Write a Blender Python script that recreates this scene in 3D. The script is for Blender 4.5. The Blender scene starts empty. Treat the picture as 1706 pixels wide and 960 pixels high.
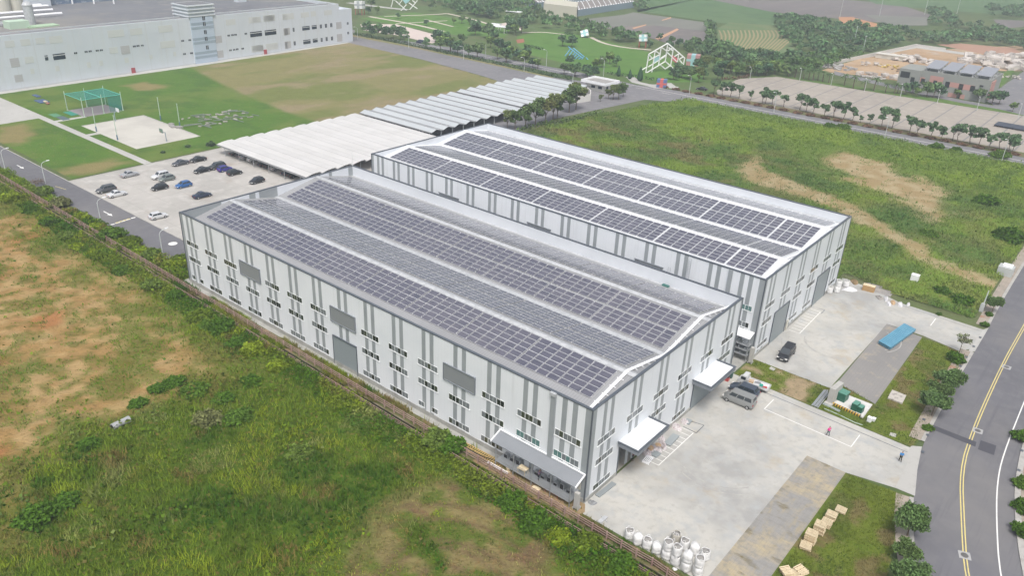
EXPO, SKYS, SUNS = 0.36, 0.14, 1.4
HAZED = 0.00043
import bpy, bmesh, math, random
import numpy as np
from mathutils import Vector, Matrix
random.seed(7); rng = np.random.default_rng(7)
PI = math.pi
scene = bpy.context.scene
COL = scene.collection

# ---------------------------------------------------------------- camera
FPX, YAW, PITCH, ROLL = 1322.35, -0.8948, 0.4589, 0.042
CP = Vector((-40.20, 66.18, 67.38))
def cam_axes():
    f = Vector((math.cos(YAW)*math.cos(PITCH), math.sin(YAW)*math.cos(PITCH), -math.sin(PITCH)))
    r = Vector((math.sin(YAW), -math.cos(YAW), 0)); u = r.cross(f)
    c, s = math.cos(ROLL), math.sin(ROLL)
    return r*c+u*s, -r*s+u*c, f
CR, CU, CF = cam_axes()
cam = bpy.data.cameras.new('camera'); camo = bpy.data.objects.new('camera', cam); COL.objects.link(camo)
m = Matrix((CR, CU, -CF)).transposed().to_4x4(); m.translation = CP
camo.matrix_world = m
cam.sensor_width = 36; cam.lens = FPX/1706*36; cam.clip_start = .5; cam.clip_end = 6000
scene.camera = camo

def G(px, py, z=0.0):
    """survey helper: the ground point seen at a photo pixel, on the level z"""
    d = CF + CR*((px-853)/FPX) + CU*((480-py)/FPX)
    t = (z-CP.z)/d.z
    return Vector((CP.x+t*d.x, CP.y+t*d.y, z))
def Gs(pts, z=0.0): return [G(a, b, z) for a, b in pts]
def GX(px, py, P0, n):
    """point on the vertical plane through P0 with normal n"""
    d = CF + CR*((px-853)/FPX) + CU*((480-py)/FPX)
    return CP + d*((P0-CP).dot(n)/d.dot(n))

# ---------------------------------------------------------------- light
scene.view_settings.view_transform = 'Standard'; scene.view_settings.look = 'None'
scene.view_settings.gamma = 1; scene.view_settings.use_curve_mapping = False
scene.view_settings.exposure = EXPO
w = bpy.data.worlds.new('World'); scene.world = w; w.use_nodes = True
nt = w.node_tree; bg = nt.nodes['Background']
sky = nt.nodes.new('ShaderNodeTexSky'); sky.sky_type = 'NISHITA'; sky.sun_disc = False
SUN_EL, SUN_AZ = math.radians(60), math.radians(320)   # azimuth from +Y clockwise
sky.sun_elevation = SUN_EL; sky.sun_rotation = SUN_AZ; sky.dust_density = 6; sky.air_density = 1.0; sky.ozone_density = 0.6
hs = nt.nodes.new('ShaderNodeHueSaturation'); hs.inputs['Saturation'].default_value = .5; nt.links.new(sky.outputs[0], hs.inputs['Color']); nt.links.new(hs.outputs[0], bg.inputs[0]); bg.inputs[1].default_value = SKYS
sl = bpy.data.lights.new('sun', 'SUN'); sl.energy = SUNS; sl.angle = math.radians(18); sl.color = (1, .975, .94)
so = bpy.data.objects.new('sun', sl); COL.objects.link(so)
sd = Vector((math.sin(SUN_AZ)*math.cos(SUN_EL), math.cos(SUN_AZ)*math.cos(SUN_EL), math.sin(SUN_EL)))
so.rotation_euler = sd.to_track_quat('Z', 'Y').to_euler(); so.location = (0, 0, 300)

# ---------------------------------------------------------------- materials
MATS = {}
def M(name, col, rough=.75, metal=0., var=(), bump=None, obj=False, attr=None, spec=None, wave=None, alpha=None):
    """procedural principled material. var: (scale, colour, lo, hi[, stretch]) layers of noise mixed over col"""
    if name in MATS: return MATS[name]
    mt = bpy.data.materials.new(name); mt.use_nodes = True; n = mt.node_tree; L = n.links
    b = n.nodes['Principled BSDF']; b.inputs['Roughness'].default_value = rough; b.inputs['Metallic'].default_value = metal
    b.inputs['Specular IOR Level'].default_value = spec if spec is not None else (.12 if rough >= .85 else .5)
    tc = n.nodes.new('ShaderNodeTexCoord'); geo = n.nodes.new('ShaderNodeNewGeometry')
    vec = tc.outputs['Object'] if obj else geo.outputs['Position']
    rgb = n.nodes.new('ShaderNodeRGB'); rgb.outputs[0].default_value = (*col, 1); cur = rgb.outputs[0]
    if attr:
        a = n.nodes.new('ShaderNodeAttribute'); a.attribute_name = attr
        cur = a.outputs['Color']
    def mix(cur, fac, col2):
        x = n.nodes.new('ShaderNodeMix'); x.data_type = 'RGBA'
        L.new(fac, x.inputs[0]); L.new(cur, x.inputs[6])
        if isinstance(col2, (tuple, list)): x.inputs[7].default_value = (*col2, 1)
        else: L.new(col2, x.inputs[7])
        return x.outputs[2]
    def noise(scale, lo, hi, stretch=None, detail=5, top=1.0, seed=0):
        v = vec
        mp = n.nodes.new('ShaderNodeMapping'); L.new(v, mp.inputs[0]); mp.inputs[1].default_value = (seed*13.7, seed*7.3, 0)
        if stretch: mp.inputs[3].default_value = stretch
        nz = n.nodes.new('ShaderNodeTexNoise'); nz.inputs['Scale'].default_value = scale; nz.inputs['Detail'].default_value = detail
        nz.inputs['Roughness'].default_value = .6
        L.new(mp.outputs[0], nz.inputs['Vector'])
        mr = n.nodes.new('ShaderNodeMapRange'); mr.inputs[1].default_value = lo; mr.inputs[2].default_value = hi; mr.inputs[4].default_value = top
        L.new(nz.outputs[0], mr.inputs[0]); return mr.outputs[0]
    for i, l in enumerate(var):
        cur = mix(cur, noise(l[0], l[2], l[3], l[4] if len(l) > 4 else None, top=l[5] if len(l) > 5 else 1., seed=i+1), l[1])
    if wave:   # (axis 'X'/'Y'/'Z', period, duty lo, duty hi, colour, strength)
        for wv in (wave if isinstance(wave, list) else [wave]):
            sx = n.nodes.new('ShaderNodeSeparateXYZ'); L.new(vec, sx.inputs[0])
            md = n.nodes.new('ShaderNodeMath'); md.operation = 'DIVIDE'; L.new(sx.outputs[wv[0]], md.inputs[0]); md.inputs[1].default_value = wv[1]
            fr = n.nodes.new('ShaderNodeMath'); fr.operation = 'FRACT'; L.new(md.outputs[0], fr.inputs[0])
            lt = n.nodes.new('ShaderNodeMath'); lt.operation = 'LESS_THAN'; L.new(fr.outputs[0], lt.inputs[0]); lt.inputs[1].default_value = wv[2]
            mu = n.nodes.new('ShaderNodeMath'); mu.operation = 'MULTIPLY'; L.new(lt.outputs[0], mu.inputs[0]); mu.inputs[1].default_value = wv[4]
            cur = mix(cur, mu.outputs[0], wv[3])
    L.new(cur, b.inputs['Base Color'])
    if bump:
        nz = n.nodes.new('ShaderNodeTexNoise'); nz.inputs['Scale'].default_value = bump[0]; nz.inputs['Detail'].default_value = 6
        L.new(vec, nz.inputs['Vector'])
        bp = n.nodes.new('ShaderNodeBump'); bp.inputs['Strength'].default_value = bump[1]; bp.inputs['Distance'].default_value = bump[2] if len(bump) > 2 else .1
        L.new(nz.outputs[0], bp.inputs['Height']); L.new(bp.outputs[0], b.inputs['Normal'])
    if alpha is not None: b.inputs['Alpha'].default_value = alpha
    MATS[name] = mt; return mt

def addvar(base, *layers): return base
# ---------------------------------------------------------------- mesh helpers
class MB:
    def __init__(s): s.v = []; s.f = []; s.m = []; s.T = None; s.mi = 0
    def add(s, vs, fs, mi=None):
        o = len(s.v)
        for p in vs:
            p = Vector(p); s.v.append(s.T @ p if s.T else p)
        for f in fs: s.f.append([o+i for i in f]); s.m.append(s.mi if mi is None else mi)
        return s
    def box(s, x0, x1, y0, y1, z0, z1, mi=None):
        return s.add([(x0,y0,z0),(x1,y0,z0),(x1,y1,z0),(x0,y1,z0),(x0,y0,z1),(x1,y0,z1),(x1,y1,z1),(x0,y1,z1)],
                     [(0,3,2,1),(4,5,6,7),(0,1,5,4),(1,2,6,5),(2,3,7,6),(3,0,4,7)], mi)
    def prism(s, poly, z0, z1, mi=None):
        n = len(poly); a = sum(poly[i][0]*poly[(i+1) % n][1]-poly[(i+1) % n][0]*poly[i][1] for i in range(n))
        if a < 0: poly = poly[::-1]
        vs = [(p[0],p[1],z0) for p in poly]+[(p[0],p[1],z1) for p in poly]
        return s.add(vs, [tuple(range(n-1,-1,-1)), tuple(range(n,2*n))]+[(i,(i+1)%n,n+(i+1)%n,n+i) for i in range(n)], mi)
    def side(s, prof, y0, y1, mi=None):
        """profile in x,z extruded along y"""
        n = len(prof); vs = [(p[0],y0,p[1]) for p in prof]+[(p[0],y1,p[1]) for p in prof]
        return s.add(vs, [tuple(range(n)), tuple(range(2*n-1,n-1,-1))]+[(i,n+i,n+(i+1)%n,(i+1)%n) for i in range(n)], mi)
    def flat(s, poly, mi=None):
        """face turned up"""
        n = len(poly); a = sum(poly[i][0]*poly[(i+1)%n][1]-poly[(i+1)%n][0]*poly[i][1] for i in range(n))
        if a < 0: poly = poly[::-1]
        return s.add(poly, [tuple(range(n))], mi)
    def tube(s, p, q, r, r2=None, n=6, mi=None, caps=True):
        p, q = Vector(p), Vector(q); d = (q-p); 
        if d.length < 1e-6: return s
        d.normalize(); a = d.orthogonal().normalized(); b = d.cross(a); r2 = r if r2 is None else r2
        vs = [p+(a*math.cos(t)+b*math.sin(t))*r for t in [2*PI*i/n for i in range(n)]]+[q+(a*math.cos(t)+b*math.sin(t))*r2 for t in [2*PI*i/n for i in range(n)]]
        fs = [(i,(i+1)%n,n+(i+1)%n,n+i) for i in range(n)]
        if caps: fs += [tuple(range(n-1,-1,-1)), tuple(range(n,2*n))]
        return s.add(vs, fs, mi)
    def path(s, pts, r, n=6, mi=None):
        for a, b in zip(pts, pts[1:]): s.tube(a, b, r, n=n, mi=mi)
        return s
    def beam(s, p, q, wd, ht, mi=None):
        """rectangular bar from p to q (width across, height up)"""
        p, q = Vector(p), Vector(q); d = (q-p).normalized(); sd_ = d.cross(Vector((0,0,1)))
        if sd_.length < 1e-4: sd_ = Vector((1,0,0))
        sd_.normalize(); up = sd_.cross(d); o = [(-1,-1),(1,-1),(1,1),(-1,1)]
        vs = [p+sd_*(a*wd/2)+up*(b*ht/2) for a,b in o]+[q+sd_*(a*wd/2)+up*(b*ht/2) for a,b in o]
        return s.add(vs, [(0,1,2,3),(7,6,5,4),(0,4,5,1),(1,5,6,2),(2,6,7,3),(3,7,4,0)], mi)
    def lathe(s, prof, c=(0,0,0), n=12, mi=None, wob=0):
        vs = []; fs = []
        for r, z in prof:
            for i in range(n):
                t = 2*PI*i/n; rr = r*(1+wob*random.uniform(-1,1)); vs.append((c[0]+rr*math.cos(t), c[1]+rr*math.sin(t), c[2]+z))
        for k in range(len(prof)-1):
            for i in range(n): fs.append((k*n+i, k*n+(i+1)%n, (k+1)*n+(i+1)%n, (k+1)*n+i))
        fs.append(tuple(range(n-1,-1,-1))); fs.append(tuple((len(prof)-1)*n+i for i in range(n)))
        return s.add(vs, fs, mi)
    def build(s, name, mats, parent=None, smooth=False, bevel=0, **kw):
        me = bpy.data.meshes.new(name); me.from_pydata([tuple(v) for v in s.v], [], s.f)
        for m_ in (mats if isinstance(mats, (list, tuple)) else [mats]): me.materials.append(m_)
        me.polygons.foreach_set('material_index', s.m)
        if smooth: me.polygons.foreach_set('use_smooth', [True]*len(s.f))
        bm = bmesh.new(); bm.from_mesh(me); bmesh.ops.recalc_face_normals(bm, faces=bm.faces) if kw.pop('fixn', False) else None; bm.to_mesh(me); bm.free()
        me.update(); o = bpy.data.objects.new(name, me); COL.objects.link(o)
        if parent: o.parent = parent
        if bevel:
            bv = o.modifiers.new('bevel', 'BEVEL'); bv.width = bevel; bv.segments = 2; bv.limit_method = 'ANGLE'
        for k, v in kw.items(): o[k] = v
        return o
def thing(name, label, cat, loc=(0,0,0), rz=0, group=None):
    o = bpy.data.objects.new(name, None); COL.objects.link(o); o.location = loc; o.rotation_euler = (0,0,rz)
    o['label'] = label; o['category'] = cat
    if group: o['group'] = group
    o.empty_display_size = .5
    return o
def tag(o, label, cat, group=None):
    o['label'] = label; o['category'] = cat
    if group: o['group'] = group
    return o
CH = {}
def dup(root, loc=None, rz=None, label=None, group=None, scale=None, parent=None):
    r = root.copy(); COL.objects.link(r)
    if parent is not None: r.parent = parent
    if loc is not None: r.location = loc
    if rz is not None: r.rotation_euler = (0,0,rz)
    if label: r['label'] = label
    if group: r['group'] = group
    if scale is not None: r.scale = scale if isinstance(scale, (tuple, list)) else (scale,)*3
    for ch in list(root.children): dup(ch, parent=r)
    return r
def sheet(name, poly, mat, z, kind='structure'):
    b = MB(); b.flat([(p[0], p[1], z) for p in poly]); o = b.build(name, mat)
    if kind: o['kind'] = kind
    return o
def rect(x0, x1, y0, y1): return [(x0,y0),(x1,y0),(x1,y1),(x0,y1)]
def pip(poly, X, Y):
    """points in polygon (numpy)"""
    ins = np.zeros(X.shape, bool); n = len(poly)
    for i in range(n):
        x1, y1 = poly[i][:2]; x2, y2 = poly[(i+1) % n][:2]
        c = ((y1 > Y) != (y2 > Y)) & (X < (x2-x1)*(Y-y1)/((y2-y1) if y2 != y1 else 1e-9)+x1); ins ^= c
    return ins
def pdist(poly, X, Y):
    """signed distance, positive inside"""
    d = np.full(X.shape, 1e9); n = len(poly)
    for i in range(n):
        x1, y1 = poly[i][:2]; x2, y2 = poly[(i+1) % n][:2]; dx, dy = x2-x1, y2-y1; L2 = dx*dx+dy*dy+1e-9
        t = np.clip(((X-x1)*dx+(Y-y1)*dy)/L2, 0, 1); d = np.minimum(d, np.hypot(X-x1-t*dx, Y-y1-t*dy))
    return np.where(pip(poly, X, Y), d, -d)
# value noise (numpy)
_perm = rng.random((256, 256))
def vn(X, Y, s):
    x = X/s; y = Y/s; xi = np.floor(x).astype(int); yi = np.floor(y).astype(int); fx = x-xi; fy = y-yi
    fx = fx*fx*(3-2*fx); fy = fy*fy*(3-2*fy); g = lambda a, b: _perm[a % 256, b % 256]
    return (g(xi,yi)*(1-fx)+g(xi+1,yi)*fx)*(1-fy)+(g(xi,yi+1)*(1-fx)+g(xi+1,yi+1)*fx)*fy
def fbm(X, Y, s, o=4):
    t = 0; a = .5; k = 0
    for i in range(o): t = t+a*vn(X+i*37.1, Y-i*19.7, s); k += a; a *= .5; s /= 2.03
    return t/k
# ================================================================ materials list
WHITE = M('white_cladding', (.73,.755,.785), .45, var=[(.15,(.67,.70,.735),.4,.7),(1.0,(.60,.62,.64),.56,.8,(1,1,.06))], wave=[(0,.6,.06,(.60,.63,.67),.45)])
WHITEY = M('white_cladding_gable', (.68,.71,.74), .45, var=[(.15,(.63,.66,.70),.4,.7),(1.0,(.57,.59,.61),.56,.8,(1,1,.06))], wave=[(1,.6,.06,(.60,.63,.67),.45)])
GREYC = M('grey_cladding', (.30,.325,.34), .5, var=[(.4,(.26,.285,.30),.4,.7)])
DGREY = M('dark_trim', (.085,.10,.12), .45)
MGREY = M('mid_trim', (.19,.21,.235), .5)
SHUT = M('roller_shutter', (.25,.285,.30), .45, wave=[(2,.14,.2,(.20,.23,.245),.8)])
LOUV = M('grey_louvre', (.235,.25,.26), .5, wave=[(2,.2,.25,(.18,.195,.205),.8)])
PLINTH = M('plinth_concrete', (.36,.36,.34), .9, var=[(.5,(.24,.24,.22),.45,.75),(3,(.42,.42,.40),.5,.8)])
FRAMEW = M('white_frame', (.72,.74,.75), .4)
PANES = [M('pane_dark', (.02,.025,.022), .08, spec=.7), M('pane_grey', (.17,.19,.20), .15, spec=.6), M('pane_olive', (.05,.06,.04), .1, spec=.7), M('pane_teal', (.10,.20,.19), .12, spec=.7)]
ROOFA = M('grey_roof_sheet', (.31,.315,.325), .5, var=[(.12,(.265,.27,.28),.4,.7)], wave=[(0,.42,.16,(.19,.20,.21),.8)])
ROOFB = M('white_roof_sheet', (.70,.72,.74), .45, var=[(.12,(.62,.64,.66),.4,.7)], wave=[(0,.42,.14,(.52,.54,.56),.7)])
CAPW = M('white_flashing', (.82,.83,.85), .4)
CAPL = M('light_flashing', (.46,.475,.49), .4, var=[(1.5,(.37,.385,.40),.45,.6)])
INNER = M('parapet_inner_white', (.66,.69,.73), .5, var=[(.2,(.60,.63,.67),.4,.7)])
PANEL = M('solar_cell', (.09,.09,.122), .14, spec=1.0, var=[(.05,(.115,.112,.14),.4,.62),(.9,(.07,.072,.10),.5,.66)])
PANEL.node_tree.nodes['Principled BSDF'].inputs['Coat Weight'].default_value = .6; PANEL.node_tree.nodes['Principled BSDF'].inputs['Coat Roughness'].default_value = .12
PFRAME = M('panel_frame', (.74,.75,.77), .4, metal=.3)
CONC = M('yard_concrete', (.45,.44,.405), .85, var=[(.05,(.315,.315,.305),.42,.60),(.22,(.45,.445,.42),.45,.7),(.9,(.32,.31,.285),.52,.8),(.13,(.38,.325,.24),.58,.74),(.45,(.36,.37,.37),.5,.7)], bump=(2,.1))
CONCL = M('light_concrete', (.43,.425,.405), .85, var=[(.08,(.38,.375,.355),.4,.7),(.6,(.34,.33,.31),.55,.8)])
LOT = M('lot_concrete', (.42,.405,.38), .9, var=[(.06,(.34,.33,.31),.42,.66),(.3,(.47,.455,.43),.5,.7),(.12,(.33,.29,.25),.58,.75)], wave=[(0,6.2,.012,(.24,.23,.22),.7),(1,6.2,.012,(.24,.23,.22),.7)])
ASPH = M('asphalt', (.15,.15,.165), .9, var=[(.05,(.125,.125,.138),.4,.65),(.5,(.165,.165,.175),.45,.7),(.03,(.19,.185,.185),.5,.7),(.35,(.115,.115,.13),.55,.8,(3,.15,1))], bump=(8,.15,.03))
ASPHL = M('old_asphalt', (.20,.195,.205), .9, var=[(.05,(.165,.165,.175),.4,.65),(.4,(.235,.23,.235),.5,.7)])
ASPHD = M('asphalt_patch', (.078,.078,.092), .9, var=[(.6,(.085,.085,.098),.4,.7)])
PAVER = M('grey_paver', (.265,.255,.245), .9, var=[(.1,(.22,.215,.21),.4,.65),(.35,(.36,.32,.25),.54,.72)], wave=[(0,.5,.08,(.19,.185,.18),.5),(1,.5,.08,(.19,.185,.18),.5)])
PAVERT = M('sandy_paver', (.27,.265,.255), .9, var=[(.10,(.40,.34,.23),.44,.58,(1,2.0,1)),(.5,(.33,.29,.21),.5,.7,(2.5,.7,1)),(.22,(.15,.125,.06),.56,.66,(1,2,1)),(1.2,(.215,.21,.20),.48,.75)], wave=[(0,.5,.08,(.22,.21,.19),.4),(1,.5,.08,(.22,.21,.19),.4)])
LAWN = M('green_lawn', (.085,.155,.035), .95, var=[(.05,(.125,.175,.045),.4,.66),(.35,(.065,.125,.03),.45,.7),(.1,(.19,.18,.08),.62,.78),(2.5,(.10,.18,.045),.5,.75)], bump=(3,.6,.15))
LAWND = M('dry_grass_field', (.215,.20,.092), .95, var=[(.035,(.165,.185,.065),.40,.62,(1,.6,1)),(.08,(.26,.215,.13),.48,.68,(1,.5,1)),(.9,(.19,.19,.085),.5,.75)], bump=(2,.6,.15))
VERGE = M('verge_grass', (.12,.135,.045), .95, var=[(.15,(.20,.17,.09),.42,.66),(.6,(.075,.11,.03),.48,.7)], bump=(3,.7,.2))
ROUGHG = M('rough_lawn', (.10,.135,.035), .95, var=[(.25,(.075,.10,.028),.42,.62),(.6,(.15,.17,.05),.5,.7),(.35,(.15,.11,.06),.6,.75),(3,(.06,.09,.02),.5,.75)], bump=(4,.8,.25))
DIRT = M('dirt', (.30,.215,.125), .95, var=[(.5,(.22,.16,.09),.4,.7),(2,(.36,.27,.17),.5,.75),(.3,(.13,.15,.05),.55,.72)], bump=(3,.6,.2))
YEL = M('yellow_line_paint', (.62,.52,.20), .8, var=[(1.5,(.42,.38,.22),.5,.8)])
WHP = M('white_line_paint', (.72,.72,.70), .8, var=[(1.5,(.5,.5,.49),.55,.85)])
KERB = M('kerb_concrete', (.40,.39,.37), .9, var=[(.8,(.30,.29,.27),.45,.7)])
STEEL = M('galvanised_steel', (.42,.44,.46), .45, metal=.5)
WOODP = M('pallet_wood', (.70,.60,.42), .85, obj=True, var=[(3,(.60,.49,.32),.45,.7)])
BROWNF = M('fence_brown', (.33,.215,.19), .8, var=[(.7,(.42,.31,.27),.45,.7),(4,(.24,.155,.14),.5,.8)])
BLACK = M('black_rubber', (.02,.02,.022), .8)
GLASSD = M('vehicle_glass', (.03,.04,.05), .1, spec=.8)
LAMPW = M('lamp_lens', (.75,.75,.72), .2)
REDL = M('tail_lamp_red', (.35,.02,.02), .3)
POLE = M('pole_grey', (.50,.53,.53), .5)

def offs(pl, d):
    out = []
    for i, p in enumerate(pl):
        a = Vector(pl[max(0,i-1)]).to_2d() if False else Vector((pl[max(0,i-1)][0],pl[max(0,i-1)][1])); c = Vector((pl[min(len(pl)-1,i+1)][0],pl[min(len(pl)-1,i+1)][1]))
        t = (c-a).normalized(); nn = Vector((t.y,-t.x)); out.append((p[0]+nn.x*d, p[1]+nn.y*d))
    return out
def smooth(pl, it=2):
    for _ in range(it):
        q = [pl[0]]
        for a, c in zip(pl, pl[1:]): q += [(a[0]*.75+c[0]*.25, a[1]*.75+c[1]*.25), (a[0]*.25+c[0]*.75, a[1]*.25+c[1]*.75)]
        q.append(pl[-1]); pl = q
    return pl
def ribbon(b, l, r, z=0, z2=None, mi=None):
    z2 = z if z2 is None else z2
    for i in range(len(l)-1): b.flat([(l[i][0],l[i][1],z),(r[i][0],r[i][1],z2),(r[i+1][0],r[i+1][1],z2),(l[i+1][0],l[i+1][1],z)], mi)
# ================================================================ base ground and sheets
FY = lambda x: 3.25-0.0125*x                 # fence line along the hall
GRND = M('far_ground', (.085,.12,.045), .95, var=[(.004,(.115,.13,.06),.42,.6),(.02,(.07,.105,.04),.45,.6),(.08,(.10,.14,.05),.5,.7)], bump=(.3,.6,1))
b = MB()
b.flat([(-1100,FY(-1100)+.35,-.04),(1700,FY(1700)+.35,-.04),(1700,-1500,-.04),(-1100,-1500,-.04)])
b.flat([(-1100,FY(-1100)+1.35,-.6),(1700,FY(1700)+1.35,-.6),(1700,600,-.6),(-1100,600,-.6)])
b.build('ground', GRND, kind='structure')
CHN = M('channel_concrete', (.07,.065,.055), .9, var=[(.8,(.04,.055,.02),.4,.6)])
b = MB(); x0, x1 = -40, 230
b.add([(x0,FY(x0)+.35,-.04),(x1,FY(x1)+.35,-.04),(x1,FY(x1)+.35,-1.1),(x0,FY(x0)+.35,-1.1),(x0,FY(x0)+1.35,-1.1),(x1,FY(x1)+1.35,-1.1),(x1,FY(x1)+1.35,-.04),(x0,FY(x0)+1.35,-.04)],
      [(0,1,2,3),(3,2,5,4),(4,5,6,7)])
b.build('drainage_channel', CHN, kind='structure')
b = MB()
for off in (.28, 1.32): b.add([(x0,FY(x0)+off,-.03),(x1,FY(x1)+off,-.03),(x1,FY(x1)+off+.14,-.03),(x0,FY(x0)+off+.14,-.03),(x0,FY(x0)+off,.1),(x1,FY(x1)+off,.1),(x1,FY(x1)+off+.14,.1),(x0,FY(x0)+off+.14,.1)],[(4,5,6,7),(0,1,5,4),(2,3,7,6)])
b.build('channel_kerb', M('mossy_kerb',(.17,.14,.10),.95, var=[(.6,(.08,.10,.03),.42,.6),(.25,(.25,.22,.18),.55,.7)]), kind='structure')

# hall side strip, between plinth and fence
STRIPM = M('weedy_strip', (.13,.125,.055), .95, var=[(.25,(.30,.20,.12),.48,.62),(.7,(.08,.10,.03),.45,.65)], bump=(3,.8,.2))
sheet('weedy_strip', [(x,-2.3,) for x in (230,92)]+[(92,.9),(13,.9),(-1,1.2),(-4,1.9),(-28,2.2),(-28,FY(-28)+.3),(230,FY(230)+.3)], STRIPM, -.01)
sheet('hall_apron', [(92,-2),(13,-2),(13,1.0),(92,1.0)], PLINTH, .0)
sheet('bare_soil_strip', [(13.5,.9),(13.5,FY(13)),(-.8,FY(0)-.1),(-1,1.2),(-.2,.0),(0,0)], DIRT, .002)

# left access road, car park
sheet('access_road', [(420,-9.3),(420,-2.2),(166,-2.2),(92,-2.4),(92,-9.3)], ASPH, .0)
sheet('car_park', rect(92.6,162,-9.3,-97)+[], LOT, .006)
sheet('car_park_far', [(92.6,-97),(162,-97),(160,-196),(140,-204),(118,-213),(104,-205),(112,-200),(118,-150),(104,-97)], ASPHL, .005)
sheet('gap_between_halls', rect(-.2,93,-40.2,-47), PLINTH, .002)
# yard A / B
YA = [(0.0,1.6),(-17.3,1.7),(-17.3,-28.6),(-22.7,-28.6),(-28.6,-29.9),(-28.4,-36.3),(-27.6,-40.4),(0,-41.2)]
sheet('front_yard', YA, CONC, .0)
sheet('paver_strip', [(-17.3,1.7),(-17.3,-28.6),(-22.9,-28.6),(-22.9,2.4),(-17.3,3.1)], PAVERT, .003)
0 and sheet('rough_lawn', [(-22.6,3.2),(-22.6,-28.6),(-30.2,-29.3),(-31.6,-20),(-33.4,-8),(-34,3.6)], ROUGHG, .008)
sheet('rear_yard', [(-.5,-47.8),(-13.5,-47.8),(-13.5,-50.2),(-13.6,-76.6),(-19.8,-76.6),(-26,-75.2),(-27.7,-78),(-27.4,-86.9),(-12.8,-87.4),(-7,-90),(-.5,-91)], CONC, .001)
sheet('rear_paver_strip', [(-13.5,-76.6),(-19.8,-75.9),(-20.3,-48.2),(-13.8,-50.2)], PAVER, .004)
0 and sheet('grass_patch', [(-.5,-41.2),(-28,-40.5),(-27.8,-75.3),(-19.8,-75.8),(-20.2,-48.2),(-13.5,-50.4),(-13.4,-47.8),(-.5,-47.8)], ROUGHG, .0005)
b = MB()
def line(b, p, q, wd, z=.012):
    p, q = Vector((p[0],p[1],z)), Vector((q[0],q[1],z)); s = (q-p).normalized().cross(Vector((0,0,1)))*wd/2
    b.flat([p-s,q-s,q+s,p+s])
for p, q in [((-8.2,-38.6),(-8.2,-35.2)),((-8.2,-35.2),(-21.2,-34.8)),((-21.2,-34.8),(-21.2,-38.5))]: line(b,p,q,.13)
yb = [G(458+0,0)] if 0 else None
# parking bay marks by hall A: outer line and rungs
A0, A1 = G(1097,776), G(1155.5,721.5)
line(b, (A0.x,A0.y), (A1.x,A1.y), .12)
for k in range(10):
    t = k/9; p = A0.lerp(A1, t*1.0); line(b, (p.x,p.y), (p.x+1.9,p.y+.05), .1)
B0, B1 = G(1332,556), G(1367,520)
line(b, (B0.x,B0.y), (B1.x,B1.y), .12)
for k in range(10):
    p = B0.lerp(B1, k/9); line(b, (p.x,p.y), (p.x+1.9,p.y), .1)
line(b, G(1550,543), G(1559,531), .14)
b.build('yard_markings', WHP, kind='structure')
b = MB()
C0 = G(1160,722)
for p, q in [(G(1146,701),G(1173,709)),(G(1173,709),G(1160,722)),(G(1160,722),G(1138,711)),(G(1364,514),G(1374,517)),(G(1374,517),G(1368,523))]: line(b, p, q, .12, .014)
Ym = lambda x: -39.6
line(b, (-2,-39.6), (-27.6,-39.0), .12, .013); line(b, (-13,-86.6),(-27,-85.9), .1, .013)
b.build('drain_slot', DGREY, kind='structure')
b = MB(); rt = random.Random(21)
for cx_, cy_, r0, a0_, a1_ in [(-9,-62,4.6,.3,2.2),(-9.3,-62.3,5.2,.2,2.3),(-8.5,-60,6.4,-.4,1.4),(-8.2,-59.6,7.0,-.3,1.5),(-12,-69,5,2.6,4.2),(-12.2,-69.3,5.7,2.5,4.1),(-9,-20,6,1.0,2.6),(-9.2,-20.2,7.2,1.1,2.5)]:
    pl = [(cx_+r0*math.cos(t_), cy_+r0*math.sin(t_)) for t_ in np.linspace(a0_,a1_,16)]; ribbon(b, offs(pl,-.09), offs(pl,.09), .0085)
b.build('tyre_marks', M('tyre_marked_concrete',(.33,.325,.31),.85, var=[(.8,(.40,.395,.37),.42,.6)]), kind='structure')

# road on the right (curved)
KL = [(-27.3,-420),(-27.3,-220),(-27.4,-125),(-27.6,-100),(-28.0,-86.8),(-28.1,-75),(-28.2,-62),(-28.5,-50.3),(-28.7,-42),(-29.6,-36),(-30.8,-30.2),(-32.3,-24),(-35.2,-15.8),(-38.5,-8),(-43,1),(-55,20),(-80,50)]
SGN = -1 if offs(KL,1)[5][0] > KL[5][0] else 1
KLs = smooth(KL)
CL = smooth([(-33.0,-420),(-33.0,-120),(-32.8,-90),(-32.7,-77.5),(-33.0,-62),(-33.4,-50.7),(-34.2,-40),(-37.2,-27.8),(-39.4,-19.4),(-43.5,-10),(-50,2),(-66,24),(-90,50)])
WL = smooth([(-37.6,-420),(-37.6,-120),(-37.5,-80),(-37.6,-64.7),(-37.9,-47.4),(-38.6,-40),(-40.1,-31.9),(-42.3,-22.1),(-46,-12),(-53,0),(-70,22),(-95,50)])
KR = smooth([(-39.2,-420),(-39.2,-120),(-39.1,-80),(-39.2,-60),(-39.5,-51.5),(-40.3,-42),(-41.6,-34.5),(-44.2,-24),(-48,-13.5),(-55,-1.5),(-73,22),(-98,50)])
b = MB(); b.flat([(p[0],p[1],-.012) for p in KLs]+[(p[0],p[1],-.012) for p in KR[::-1]]); b.build('road', ASPH, kind='structure')
b = MB()
for d in (-.17,.17):
    l, r = offs(CL, d-.07), offs(CL, d+.07); ribbon(b, l, r, .002)
b.build('yellow_centre_lines', YEL, kind='structure')
b = MB(); ribbon(b, offs(WL,-.08), offs(WL,.08), .002); b.build('white_edge_line', WHP, kind='structure')
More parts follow.
